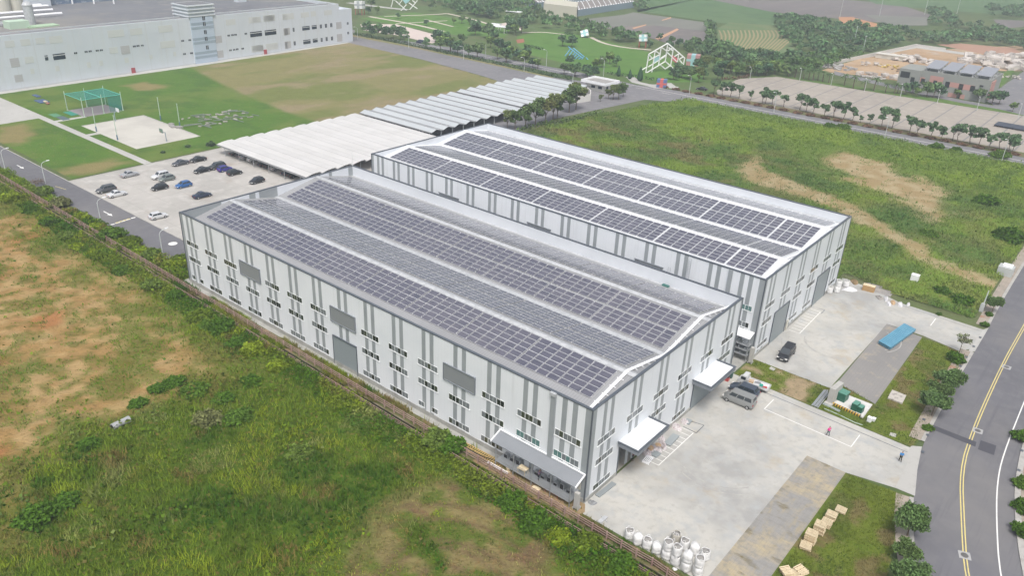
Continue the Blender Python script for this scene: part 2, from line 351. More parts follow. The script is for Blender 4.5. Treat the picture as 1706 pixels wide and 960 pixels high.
# kerb + pavement left
def between(pl, ya, yb): return [p for p in pl if ya <= p[1] <= yb]
def kerb(b, pl, wd, h, sgn):
    l, r = pl, offs(pl, sgn*wd)
    ribbon(b, l, r, h)
    for i in range(len(l)-1):
        b.add([(l[i][0],l[i][1],-.03),(l[i+1][0],l[i+1][1],-.03),(l[i+1][0],l[i+1][1],h),(l[i][0],l[i][1],h)], [(0,1,2,3)])
        b.add([(r[i][0],r[i][1],-.03),(r[i+1][0],r[i+1][1],-.03),(r[i+1][0],r[i+1][1],h),(r[i][0],r[i][1],h)], [(3,2,1,0)])
b = MB()
for ya, yb2 in ((-420,-88.5),(-78,-41.5),(-29.5,60)):
    kerb(b, between(KLs, ya, yb2), .5, .1, 1 if offs([(0,0),(0,1)],1)[0][0] > 0 else -1)
kerb(b, KR, .7, .1, -1 if offs([(0,0),(0,1)],1)[0][0] > 0 else 1)
b.build('kerb', KERB, kind='structure')
PAVE = M('footpath_paver', (.36,.31,.26), .9, var=[(.5,(.26,.24,.20),.4,.7),(.25,(.33,.17,.10),.60,.70)], wave=[(0,.6,.12,(.26,.23,.20),.6),(1,.6,.12,(.26,.23,.20),.6)])
sg = 1 if offs([(0,0),(0,1)],1)[0][0] > 0 else -1
b = MB()
for ya, yb2 in ((-420,-88.5),(-78,-41.5),(-29.5,60)):
    pl = between(KLs, ya, yb2); ribbon(b, offs(pl, sg*.5), offs(pl, sg*2.1), .03)
b.build('footpath', PAVE, kind='structure')
b = MB(); ribbon(b, offs(KR, -sg*.7), offs(KR, -sg*3.5), .03); b.build('far_footpath', PAVE, kind='structure')
b = MB()   # driveway aprons between yard and road
b.flat([(-28.55,-29.9,.004),(-31.0,-30.0,.004),(-29.7,-36,.004),(-28.75,-41.8,.004),(-27.6,-41,.004),(-27.5,-40.3,.004),(-28.3,-36.3,.004)]); b.flat([(-27.4,-86.9,.004),(-28,-88.5,.004),(-28.1,-77,.004),(-27.2,-76,.004)])
b.build('driveway_apron', CONCL, kind='structure')
b = MB(); b.flat([(p[0],p[1],.003) for p in Gs([(1553,708),(1627,737),(1625,745),(1551,715)])]); b.flat([(p[0],p[1],.0035) for p in Gs([(1634,734),(1660,743),(1656,759),(1629,749)])]); b.build('asphalt_patch', ASPHD, kind='structure')
# manhole covers in the road
for i, (cx, cy) in enumerate([(1677,612),(1629,718),(1607,926)]):
    c = G(cx, cy); b = MB(); b.box(-.65,.65,-.65,.65,-.02,.0); o = b.build('manhole_cover', M('manhole_collar',(.36,.36,.36),.8)); o.location = (c.x,c.y,.012); o.rotation_euler[2] = [0,.1,.35][i]
    k = MB(); k.lathe([(.42,.0),(.42,.015)], n=20); k.build('lid', M('iron_lid',(.16,.155,.15),.6, metal=.4), o)
    tag(o, ['square manhole cover on the yellow lines at the top of the road','square manhole cover on the yellow lines above the dark asphalt patch','square manhole cover on the yellow lines nearest the camera'][i], 'manhole')
# road arrow marks, left road
b = MB()
def arrow(c, d, L=4.2):
    s = Vector((-d.y, d.x)); 
    P = lambda a, e: (c.x+d.x*a+s.x*e, c.y+d.y*a+s.y*e, .005)
    b.flat([P(-L/2,-.14),P(L*.1,-.14),P(L*.1,.14),P(-L/2,.14)]); b.flat([P(L*.1,-.5),P(L/2,0),P(L*.1,.5)])
arrow(G(34,278), Vector((-1,0))); arrow(G(180,356), Vector((-1,0)))
c = G(288,406); b.flat([(c.x+.9*math.cos(t),c.y+.9*math.sin(t),.006) for t in np.linspace(0,2*PI,20)[:-1]])
for k in range(5):
    p = G(187,374).lerp(G(222,363), k/4); b.flat([(p.x-.25,p.y-.5,.005),(p.x+.25,p.y-.5,.005),(p.x+.25,p.y+.5,.005),(p.x-.25,p.y+.5,.005)])
b.build('road_arrows', WHP, kind='structure')
b = MB(); c = G(101,313); line(b,(c.x+2,c.y+.4),(c.x-2,c.y-.4),.16,.006)
for k in range(4):
    p = G(195,371).lerp(G(214,365), k/3); b.flat([(p.x-.25,p.y-.3,.0055),(p.x+.25,p.y-.3,.0055),(p.x+.25,p.y+.3,.0055),(p.x-.25,p.y+.3,.0055)])
b.build('yellow_road_marks', YEL, kind='structure')
b = MB(); b.box(92,162,-9.4,-9.2,-.02,.1); b.box(162,420,-9.4,-9.2,-.02,.1); b.box(162,162.2,-97,-9.4,-.02,.1); b.build('lot_kerb', KERB, kind='structure')

# lawns and sports ground
sheet('lawn', [(275,-9.4),(420,-9.4),(420,-17),(275,-17)], LAWN, .001)
0 and sheet('dry_field', [(162,-86.3),(203,-91.4),(262,-103),(276,-140),(277,-192.5),(224,-190.2),(182.7,-184.6),(158,-179),(162,-97)], LAWND, .002)
DRYP = M('worn_grass', (.26,.205,.115), .95, var=[(.12,(.20,.19,.085),.45,.6),(.5,(.15,.17,.05),.5,.7)], bump=(2,.5,.15))
for pl in ([(100,290),(112,276),(200,264),(222,272),(180,285),(128,294)], [(0,212),(40,206),(62,222),(40,236),(0,245)], [(200,143),(240,136),(290,146),(250,153)]):
    pass
sheet('path', rect(160.5,262,-31.0,-28.9), CONCL, .008)
sheet('path_branch', rect(198,200,-31,-34.3), CONCL, .0085); sheet('cage_path', rect(219,221,-31,-40), CONCL, .0085)
sheet('concrete_apron', [(260,-31),(227,-31),(227,-17),(420,-17),(420,-31)], CONCL, .009)
sheet('court', rect(176.8,209.5,-34.2,-53.2), M('court_concrete', (.50,.485,.44), .85, var=[(.1,(.42,.405,.37),.42,.7)]), .01)
b = MB(); b.box(176.8,209.5,-53.8,-53.2,-.02,.05); b.box(209.5,210.1,-53.8,-34.2,-.02,.05); b.build('court_kerb', KERB, kind='structure')
sheet('cage_floor', rect(219.5,231,-39.4,-51.5), M('cage_floor', (.25,.23,.24), .9), .012)
sheet('factory_pavement', [(266.5,-17),(276.5,-17),(283,-197),(276,-197),(269.5,-110)], CONCL, .011)
sheet('service_lane', [(277,-192.5),(224,-190.2),(182.7,-184.6),(158,-179),(140,-196),(150,-203),(194,-205.3),(241,-207.3),(300,-206),(300,-195)], ASPHL, .013)
sheet('lane_verge', [(300,-204.5),(241,-206.0),(194,-204.0),(152,-201),(150,-204.5),(194,-208.3),(241,-210.8),(300,-209.5)], LAWND, .012)
sheet('public_road', [(420,-216),(300,-213.5),(-10,-213.3),(-27.3,-213.3),(-27.3,-223.2),(-10,-223),(110,-223.2),(230,-223.6),(305,-220.5),(420,-225)], ASPHL, .014)
b = MB(); line(b,(-27,-218.2),(300,-218.2),.25,.02); 
for k in range(26): line(b,(-10+k*12,-215.2),(-6+k*12,-215.2),.18,.02)
b.build('public_road_lines', WHP, kind='structure')
sheet('gate_forecourt', [(126,-196),(158,-180),(160,-205),(128,-214),(98,-214),(100,-206),(118,-196)], ASPHL, .015)
# ================================================================ halls
def window_mesh(n_pairs, wd, ht, mats_seed, small=False):
    """window strip in local x (along wall), z up, facing -y... built facing +y normal"""
    pass
def build_window(parent, plane, c, z0, wd, ht, groups=3, tone=None):
    """plane: 'y+' (wall facing +y at y=c[1]) or 'x-' (wall facing -x)."""
    f = MB(); g = MB(); rnd = random.Random(hash((round(c[0],1), round(c[1],1), round(z0,1))) & 0xffff)
    def bx(b, a0, a1, d0, d1, zz0, zz1, mi=0):
        if plane == 'y+': b.box(c[0]+a0, c[0]+a1, c[1]+d0, c[1]+d1, zz0, zz1, mi)
        else: b.box(c[0]-d1, c[0]-d0, c[1]+a0, c[1]+a1, zz0, zz1, mi)
    bx(f, -wd/2, wd/2, -.02, .035, z0, z0+ht)
    bx(f, -wd/2-.06, wd/2+.06, .0, .1, z0-.07, z0-.003)
    gw = (wd-.1)/groups
    for k in range(groups):
        a = -wd/2+.05+k*gw; pw = (gw-.16)/2
        for j in range(2):
            pick = tone if tone is not None else rnd.choice([0,1,1,0,2,1] if plane == 'y+' else [1,1,1,2,1,1,0])
            if tone == 3: pick = rnd.choice([3,3,1])
            bx(g, a+.05+j*(pw+.05), a+.05+j*(pw+.05)+pw, .036, .05, z0+.07, z0+ht-.06, pick)
    w_ = f.build('window', FRAMEW, parent); g.build('glazing', PANES, w_)
    return w_
def stripes(b, plane, c, z0, z1, sep=.77, wd=.74):
    for s in (-sep, sep):
        if plane == 'y+': b.box(c[0]+s-wd/2, c[0]+s+wd/2, c[1]-.01, c[1]+.012, z0, z1)
        else: b.box(c[0]-.012, c[0]+.01, c[1]+s-wd/2, c[1]+s+wd/2, z0, z1)

def solar_block(parent, xa, xb, y0, z0, y1, z1, rows, midgap=False, cols=None):
    """panels on a slope from (y0,z0) to (y1,z1), between xa and xb"""
    b = MB(); cols = cols or max(1, round((xb-xa)/1.72)); cw = (xb-xa-.14)/cols
    L = math.hypot(y1-y0, z1-z0); uy, uz = (y1-y0)/L, (z1-z0)/L; ny, nz = -uz, uy
    if nz < 0: ny, nz = -ny, -nz
    def P(x, s, h): return (x, y0+uy*s+ny*h, z0+uz*s+nz*h)
    rh = (L-(.35 if midgap else 0))/rows
    for r in range(rows):
        s0 = r*rh+(.35 if (midgap and r >= rows//2) else 0)
        s1 = s0+rh-.055
        for c in range(cols):
            a = xa+c*cw+.06; e = xa+(c+1)*cw-.06
            vs = [P(a,s0,.12),P(e,s0,.12),P(e,s1,.12),P(a,s1,.12)]
            vi = [P(a+.03,s0+.03,.165),P(e-.03,s0+.03,.165),P(e-.03,s1-.03,.165),P(a+.03,s1-.03,.165)]
            vt = [P(a,s0,.16),P(e,s0,.16),P(e,s1,.16),P(a,s1,.16)]
            b.add(vs+vt, [(0,1,5,4),(1,2,6,5),(2,3,7,6),(3,0,4,7),(4,5,6,7),(3,2,1,0)], 1)
            b.add(vi, [(0,1,2,3)], 0)
    for s in ([.3, L*.5, L-.3]):
        q0, q1 = Vector(P(xa,s,.06)), Vector(P(xb-.2,s,.06)); b.beam(q0, q1, .08, .08, 1)
    return b.build('solar_array', [PANEL, PFRAME], parent)

def hall(name, label, X0, X1, Y0, Y1, H, zr, ze, ridges, valley, roofm, inner, bays_long, rows_long, louvres, doors_long, bays_f, rows_f, skip, special, gable):
    """Y0 near (larger y) > Y1 far. ridges/valley are y values"""
    t = thing(name, label, 'factory hall', (0,0,0))
    th = .28; b = MB()
    # walls as a box shell, long walls and gables butted
    b.box(X0, X1, Y0-th, Y0, -.3, H, 0); b.box(X0, X1, Y1, Y1+th, -.3, H, 0)
    def gw(xa, xb, doors=()):
        ys = [Y1+th]; 
        for d0, d1, dz in sorted(doors): ys += [d0, d1]
        ys.append(Y0-th)
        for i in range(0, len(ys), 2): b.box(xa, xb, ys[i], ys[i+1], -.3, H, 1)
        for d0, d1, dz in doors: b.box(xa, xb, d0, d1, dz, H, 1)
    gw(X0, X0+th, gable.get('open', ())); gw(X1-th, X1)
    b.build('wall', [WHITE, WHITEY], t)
    b = MB()
    i0, i1, j0, j1 = X0+th, X1-th, Y1+th, Y0-th
    zi = ze-.5
    b.add([(i0+.004,j1-.02,zi),(i1,j1-.02,zi),(i1,j1-.02,H-.01),(i0,j1-.02,H-.01)], [(0,1,2,3)])
    b.add([(i0,j0+.02,zi),(i1,j0+.02,zi),(i1,j0+.02,H-.01),(i0,j0+.02,H-.01)], [(3,2,1,0)])
    b.add([(i0+.02,j0,zi),(i0+.02,j1,zi),(i0+.02,j1,H-.01),(i0+.02,j0,H-.01)], [(0,1,2,3)])
    b.add([(i1-.02,j0,zi),(i1-.02,j1,zi),(i1-.02,j1,H-.01),(i1-.02,j0,H-.01)], [(3,2,1,0)])
    if name == 'factory_hall' and X0 == 0:   # grey pieces of the far parapet
        for a, c in ((j1,-8.2),(-14.2,-15.6),(-16.4,-20.6),(-33.4,-34.2),(-38.6,j0),(-29.9,-31.2)):
            b.add([(i1-.03,a-.03,zi),(i1-.03,c,zi),(i1-.03,c,H-.02),(i1-.03,a-.03,H-.02)], [(0,1,2,3)], 1)
    b.build('parapet_lining', [inner, GREYC], t)
    b = MB()   # coping
    for bx in ((X0-.07,X1+.07,Y0-th-.04,Y0+.07),(X0-.07,X1+.07,Y1-.07,Y1+th+.04),(X0-.07,X0+th+.04,Y1+th+.04,Y0-th-.04),(X1-th-.04,X1+.07,Y1+th+.04,Y0-th-.04)):
        b.box(*bx, H, H+.14)
    for x, y in ((X0,Y0),(X1,Y0),(X0,Y1),(X1,Y1)): b.box(x-.08,x+.08,y-.08,y+.08,.3,H)
    b.build('coping', DGREY, t)
    b = MB(); b.box(X0-.06,X1+.06,Y0,Y0+.06,-.2,.68)
    b.build('plinth', PLINTH, t)
    b = MB(); ysd = sorted([Y1]+[v for d in gable['doors'] for v in d[:2]]+[Y0])
    for i in range(0, len(ysd), 2): b.box(X0-.08, X0, ysd[i], ysd[i+1], -.2, .6)
    b.build('plinth', PLINTH, t)
    # roof (M profile)
    prof = [(Y0-th,ze),(ridges[0],zr),(valley,ze+.05),(ridges[1],zr),(Y1+th,ze)]
    b = MB()
    for (ya,za),(yb,zb) in zip(prof, prof[1:]): b.add([(i0,ya,za),(i1,ya,za),(i1,yb,zb),(i0,yb,zb)], [(0,1,2,3)] if yb > ya else [(3,2,1,0)])
    b.build('roof', roofm, t)
    for ry in ridges:
        b = MB(); b.add([(i0,ry-.55,zr-.03),(i1,ry-.55,zr-.03),(i1,ry,zr+.14),(i0,ry,zr+.14),(i1,ry+.55,zr-.03),(i0,ry+.55,zr-.03)], [(0,1,2,3),(3,2,4,5),(0,3,5),(1,4,2)])
        b.build('ridge_cap', CAPW if X0 else CAPL, t)
        if ry == ridges[1] or X0:
            pass
    b = MB(); b.box(i0, i1, valley-.45, valley+.45, ze+.07, ze+.17); b.build('valley_gutter', CAPL if X0 == 0 else CAPW, t)
    for yy, sg_ in ((Y0-th-.32, 1), (Y1+th+.32, -1)):
        b = MB(); b.box(i0+.03, i1-.03, yy-.27, yy+.27, ze-.08, ze+.12); b.build('gutter', CAPL, t)
    return t, prof

# ---- hall A
AX0, AX1, AY0, AY1, AH = 0.0, 90.55, 0.0, -40.1, 13.85
gabA = dict(open=[(-13.5,-7.3,4.9)], doors=[(-13.5,-7.3,4.9),(-33.4,-27.2,4.7)])
tA, profA = hall('factory_hall','front white factory hall with grey stripes, its grey roof carrying four bands of solar panels', AX0,AX1,AY0,AY1,AH,13.75,11.75,(-10.3,-30.4),-20.2,ROOFA,INNER,None,None,None,None,None,None,None,None,gabA)
b = MB()
for k in range(15):
    cx = 3.2+6.02*k; stripes(b, 'y+', (cx, 0.0), .68, AH)
b.box(-.01+.08,.95,-.01,.012,.68,AH); b.box(89.7,90.47,-.01,.012,.68,AH)
b.box(5.25,5.95,-.01,.25,4.3,AH); 
b.build('wall_stripe', GREYC, tA, kind='') if 0 else b.build('wall_stripes_panel', GREYC, tA)
for k in range(15):
    cx = 3.2+6.02*k; louv = k in (3,7,11)
    if not louv: build_window(tA,'y+',(cx,0.0),7.95,3.95,.98)
    else:
        l = MB(); l.box(cx-2.85,cx+2.85,-.02,.10,7.8,10.3); l.box(cx-2.93,cx+2.93,0,.2,7.68,7.797,1); l.box(cx-2.93,cx-2.853,0,.2,7.8,10.38,1); l.box(cx+2.853,cx+2.93,0,.2,7.8,10.38,1); l.box(cx-2.85,cx+2.85,0,.2,10.303,10.38,1)
        l.build('louvre_panel', [LOUV, MGREY], tA)
    if k != 7:
        build_window(tA,'y+',(cx,0.0),4.82,3.95,.98, tone=3 if k < 2 else None)
        if k in (4, 14):
            for s in (-1.35,1.35): build_window(tA,'y+',(cx+s,0.0),1.05,1.25,.85,1)
        elif k > 1: build_window(tA,'y+',(cx,0.0),.92,3.95,.95)
    else:
        d = MB(); d.box(cx-2.75,cx+2.75,-.02,.05,-.15,5.15); d.box(cx-2.85,cx-2.753,0,.12,0,5.25,1); d.box(cx+2.753,cx+2.85,0,.12,0,5.25,1); d.box(cx-2.75,cx+2.75,0,.2,5.153,5.3,1)
        d.build('roller_door', [SHUT, DGREY], tA)
b = MB(); b.box(5.2,6.05,.0,.45,AH-.3,AH+.12); b.build('downpipe_head', CAPL, tA)
# gable of hall A (facing -x)
b = MB()
for k in range(6):
    cy = -3.65-6.6*k; stripes(b, 'x-', (0.0, cy), .6, AH, sep=.78, wd=.72)
b.box(-.012,.01,-.95,-.08,.6,AH); b.box(-.012,.01,-40.02,-39.6,.6,AH)
b.build('wall_stripes_panel', GREYC, tA)
for k in range(6):
    cy = -3.65-6.6*k; build_window(tA,'x-',(0.0,cy),7.72,3.95,.95)
    if k not in (1,4): build_window(tA,'x-',(0.0,cy),4.7,3.95,.95); build_window(tA,'x-',(0.0,cy),.78,3.95,.85)
def canopy(t, y0, y1, z, out, fascia=.55):
    b = MB(); b.box(-out,-.0,y0,y1,z-.12,z-.04); c = b.build('canopy', M('canopy_roof',(.80,.82,.84),.4, var=[(.5,(.74,.76,.78),.4,.7)], wave=[(1,.5,.08,(.68,.70,.73),.5)]), t)
    e_ = MB(); e_.box(-out-.2,-out+.08,y0-.2,y1+.2,z+.065,z+.17); e_.box(-out+.085,-.05,y0-.2,y0+.05,z+.065,z+.17); e_.box(-out+.085,-.05,y1-.05,y1+.2,z+.065,z+.17); e_.build('edge_trim', DGREY, c)
    f = MB(); f.box(-out-.12,-out,y0-.12,y1+.12,z-fascia,z+.06); f.box(-out,-.09,y0-.12,y0,z-fascia,z+.06); f.box(-out,-.09,y1,y1+.12,z-fascia,z+.06)
    f.build('fascia', MGREY, c)
    f = MB()
    for yy in (y0+.2, y1-.2): f.tube((-.1,yy,z-fascia-.1),(-out+.2,yy,z-fascia+.1),.05)
    f.build('bracket', DGREY, c)
canopy(tA,-14.15,-6.8,5.6,3.0); canopy(tA,-34.0,-26.5,5.6,3.0)
d = MB(); d.box(-.03,.06,-33.4,-27.2,-.1,4.7); d.box(-.1,0,-33.55,-33.403,0,4.85,1); d.box(-.1,0,-27.197,-27.05,0,4.85,1); d.build('roller_door', [SHUT, DGREY], tA)
# interior seen through the open door
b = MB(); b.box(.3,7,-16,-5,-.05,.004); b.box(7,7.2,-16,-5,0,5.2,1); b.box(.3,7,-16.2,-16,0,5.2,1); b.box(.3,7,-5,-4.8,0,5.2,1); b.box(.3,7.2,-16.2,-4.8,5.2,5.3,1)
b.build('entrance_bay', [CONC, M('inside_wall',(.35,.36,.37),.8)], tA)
b = MB(); b.box(-.1,-.0,-13.62,-13.5,0,4.95); b.box(-.1,0,-7.3,-7.18,0,4.95); b.build('door_frame', DGREY, tA)
# solar on hall A
edges = [2.8,15.1,25.6,36.1,46.7,57.3,67.9,78.3,88.5]
def onroof(prof, y):
    for (ya,za),(yb,zb) in zip(prof, prof[1:]):
        if yb <= y <= ya: return za+(zb-za)*(y-ya)/(yb-ya)
for xa, xb in zip(edges, edges[1:]):
    for (a, c, rows, mg) in ((-3.75,-9.7,6,False),(-19.4,-11.4,8,True),(-21.2,-29.45,8,True),(-37.4,-31.5,6,False)):
        solar_block(tA, xa, xb, a, onroof(profA,a), c, onroof(profA,c), rows, mg)
def cable_tray(t, prof, xt, wd, mat_, zoff=.22, lead=None):
    b = MB()
    for (ya,za),(yb,zb) in zip(prof, prof[1:]):
        ya2 = ya
        b.beam((xt,ya2,za+zoff),(xt,yb,zb+zoff),wd,.1)
    for (ya,za),(yb,zb) in zip(prof, prof[1:]):
        n = int(abs(yb-ya)/1.6)
        for k in range(1, n): 
            y = ya+(yb-ya)*k/n; z = za+(zb-za)*k/n; b.box(xt-wd/2-.25,xt+wd/2+.25,y-.04,y+.04,z+.02,z+.12)
    b.build('cable_tray', mat_, t)
cable_tray(tA, profA, 1.75, .45, CAPW)
b = MB(); b.box(1.5,4.6,-1.7,-1.3,onroof(profA,-1.5)+.15,onroof(profA,-1.5)+.3); b.build('cable_tray', CAPW, tA)
for xx in np.arange(10,88,8.3): 
    pass

# lean-to service balcony at the near corner
b = MB(); b.add([(.25,.02,4.35),(13.7,.02,4.35),(13.7,1.9,3.55),(.25,1.9,3.55),(.25,.02,4.25),(13.7,.02,4.25),(13.7,1.9,3.45),(.25,1.9,3.45)], [(3,2,1,0),(4,5,6,7),(0,1,5,4),(1,2,6,5),(2,3,7,6),(3,0,4,7)])
lt = b.build('lean_to_roof', M('lean_to_sheet',(.22,.235,.255),.5, var=[(.4,(.20,.215,.235),.4,.7)]), tA)
b = MB(); b.box(.2,13.8,.02,.2,4.37,4.5); b.add([(.1,.02,4.5),(.25,.02,4.5),(.25,2.0,3.68),(.1,2.0,3.68),(.1,.02,4.3),(.25,.02,4.3),(.25,2.0,3.45),(.1,2.0,3.45)], [(3,2,1,0),(4,5,6,7),(0,1,5,4),(2,3,7,6),(3,0,4,7)])
b.add([(13.7,.02,4.5),(13.85,.02,4.5),(13.85,2.0,3.68),(13.7,2.0,3.68),(13.7,.02,4.3),(13.85,.02,4.3),(13.85,2.0,3.45),(13.7,2.0,3.45)], [(3,2,1,0),(4,5,6,7),(1,2,6,5),(2,3,7,6),(3,0,4,7)])
b.build('lean_to_trim', CAPW, lt)
b = MB(); b.box(.9,13.0,.07,1.9,.75,.85); b.build('service_platform', STEEL, tA)
b = MB()
for x in (.9,3.9,6.9,9.9,12.9): b.box(x,x+.1,1.8,1.9,-.1,3.5); b.box(x,x+.1,.3,.4,-.1,.75)
for z in (1.3,1.85): b.tube((.9,1.88,z),(12.9,1.88,z),.03)
b.build('platform_railing', STEEL, tA)
b = MB()
for z, y in ((2.95,.5),(3.1,.75),(2.6,.35)): b.tube((.8,y,z),(13.2,y,z),.06)
rr = random.Random(4)
for k in range(16):
    x = 1+k*.78; b.tube((x,.35,2.0+rr.random()*.3),(x,.75,3.1),.045); 
b.build('pipe_run', STEEL, tA)

# ---- hall B
BX0, BX1, BY0, BY1, BH = -.55, 92.3, -47.0, -86.3, 14.65
gabB = dict(doors=[(-60.3,-54.1,6.1),(-79.8,-73.6,6.1)])
tB, profB = hall('factory_hall','rear white factory hall with bright white roof and solar bands, next to the green meadow', BX0,BX1,BY0,BY1,BH,14.55,12.95,(-57.4,-77.1),-66.9,ROOFB,INNER,None,None,None,None,None,None,None,None,gabB)
bc = [2.6,8.2,14.2,20.3,26.4,32.5,38.5,44.6,50.6,56.5,62.4,68.4,74.1,79.7,84.3,89.4]
b = MB()
for cx in bc: stripes(b, 'y+', (cx,-47.0), .68, BH, sep=.74, wd=.72)
b.box(-.47,.45,-47.01,-46.988,.68,BH); b.box(5.0,5.7,-47.01,-46.8,.68,BH); b.box(91.6,92.2,-47.01,-46.988,.68,BH)
b.build('wall_stripes_panel', GREYC, tB)
for cx in (20.3,44.6,68.4):
    l = MB(); l.box(cx-2.8,cx+2.8,-47.02,-46.9,8.4,10.95); l.box(cx-2.9,cx+2.9,-47,-46.8,10.953,11.1,1); l.build('louvre_panel', [LOUV, MGREY], tB)
for cx in bc:
    if cx not in (20.3,44.6,68.4): build_window(tB,'y+',(cx,-47.0),8.55,3.6,.95, tone=3 if cx == 2.6 else None)
    if cx < 15: build_window(tB,'y+',(cx,-47.0),5.5,3.6,.95)
b = MB()
for k in range(6):
    cy = -50.5-6.52*k; stripes(b, 'x-', (BX0, cy+.3), .6, BH, sep=.78, wd=.72)
b.box(BX0-.012,BX0+.01,-47.7,-47.08,.6,BH)
b.build('wall_stripes_panel', GREYC, tB)
for k in range(6):
    cy = -50.7-6.5*k; build_window(tB,'x-',(BX0,cy),8.55,3.95,.95)
    if k not in (1,4): build_window(tB,'x-',(BX0,cy),5.5,3.95,.95); build_window(tB,'x-',(BX0,cy),1.3,3.95,.85)
for d0, d1, dz in gabB['doors']:
    d = MB(); d.box(BX0-.05,BX0+.06,d0,d1,-.1,dz); d.box(BX0-.14,BX0,d0-.15,d0-.003,0,dz+.15,1); d.box(BX0-.14,BX0,d1+.003,d1+.15,0,dz+.15,1); d.box(BX0-.14,BX0,d0,d1,dz+.003,dz+.15,1); d.build('roller_door', [SHUT, DGREY], tB)
edges = [1.5,8.2,22.0,35.7,49.5,63.2,76.9,90.5]
for xa, xb in zip(edges, edges[1:]):
    for (a, c, rows, mg) in ((-50.6,-56.7,6,False),(-66.4,-58.2,8,False),(-67.8,-76.2,8,True),(-84.2,-78.4,6,False)):
        solar_block(tB, xa+.03, xb-.03, a, onroof(profB,a), c, onroof(profB,c), rows, mg)
cable_tray(tB, profB, .55, .35, CAPW)
# lean-to of hall B near corner
b = MB(); b.add([(BX0+.2,-46.98,5.2),(4.5,-46.98,5.2),(4.5,-45.4,4.6),(BX0+.2,-45.4,4.6),(BX0+.2,-46.98,5.1),(4.5,-46.98,5.1),(4.5,-45.4,4.5),(BX0+.2,-45.4,4.5)], [(3,2,1,0),(4,5,6,7),(0,1,5,4),(1,2,6,5),(2,3,7,6),(3,0,4,7)])
b.build('lean_to_roof', CAPW, tB)
b = MB()
for z in (1.2,2.1,3.0): b.box(-.3,4.3,-46.9,-45.6,z,z+.07)
for x in (-.3,1.9,4.2): b.box(x,x+.08,-45.6,-45.5,0,4.5)
for k in range(12): b.box(-.1+k*.36,.14+k*.36,-46.5,-46.0,[1.27,2.17,3.07][k%3],[1.27,2.17,3.07][k%3]+.35)
b.build('service_rack', STEEL, tB)

# ladders / aerials and lightning rod
def rod(x, y, z0, z1, lab):
    b = MB(); b.tube((x,y,z0),(x,y,z1),.035, .02, n=5); b.box(x-.12,x+.12,y-.12,y+.12,z0-.02,z0+.06); tag(b.build('lightning_rod', POLE), lab, 'mast')
rod(90.3,-39.9,AH+.14,AH+3.6,'thin mast on the back corner of the grey-roofed front hall')
def ladder(x, y, z0, z1, lab):
    t = thing('roof_ladder', lab, 'ladder'); b = MB()
    for s in (-.22,.22): b.tube((x+s,y,z0),(x+s,y,z1),.03,n=5)
    b.build('rail', STEEL, t); b = MB()
    for z in np.arange(z0+.2,z1,.3): b.tube((x-.22,y,z),(x+.22,y,z),.02,n=4)
    b.build('rung', STEEL, t)
ladder(12.6,-46.7,4.5,BH-.2,'thin wall ladder on the side of the second hall')
ladder(12.8,-40.0,AH-2.6,AH+1.1,'short ladder poking over the back parapet of the front hall')
b = MB(); b.box(12,13.2,-39.4,-38.9,onroof(profA,-39.2)+.05,onroof(profA,-39.2)+.3); b.build('valve_box', M('green_paint',(.05,.16,.14),.5), tA)
# concrete buttress posts at the hall corners
for i, (x, y, z) in enumerate(((.1,1.5,2.6),(-.9,-46.1,3.0))):
    b = MB(); b.box(-.32,.32,-.25,.25,0,z); b.box(-.3,.45,-.6,.25,-.05,.25); b.add([(-.32,-.25,z),(.32,-.25,z),(.32,.25,z),(-.32,.25,z),(-.18,-.12,z+.12),(.18,-.12,z+.12),(.18,.12,z+.12),(-.18,.12,z+.12)],[(0,1,5,4),(1,2,6,5),(2,3,7,6),(3,0,4,7),(4,5,6,7)])
    o = b.build('concrete_post', CONCL, bevel=.03); o.location = (x,y,0); tag(o, ['concrete gate post at the near corner of the front hall beside the brown fence','concrete gate post beside the second hall in front of the narrow gap'][i], 'post')
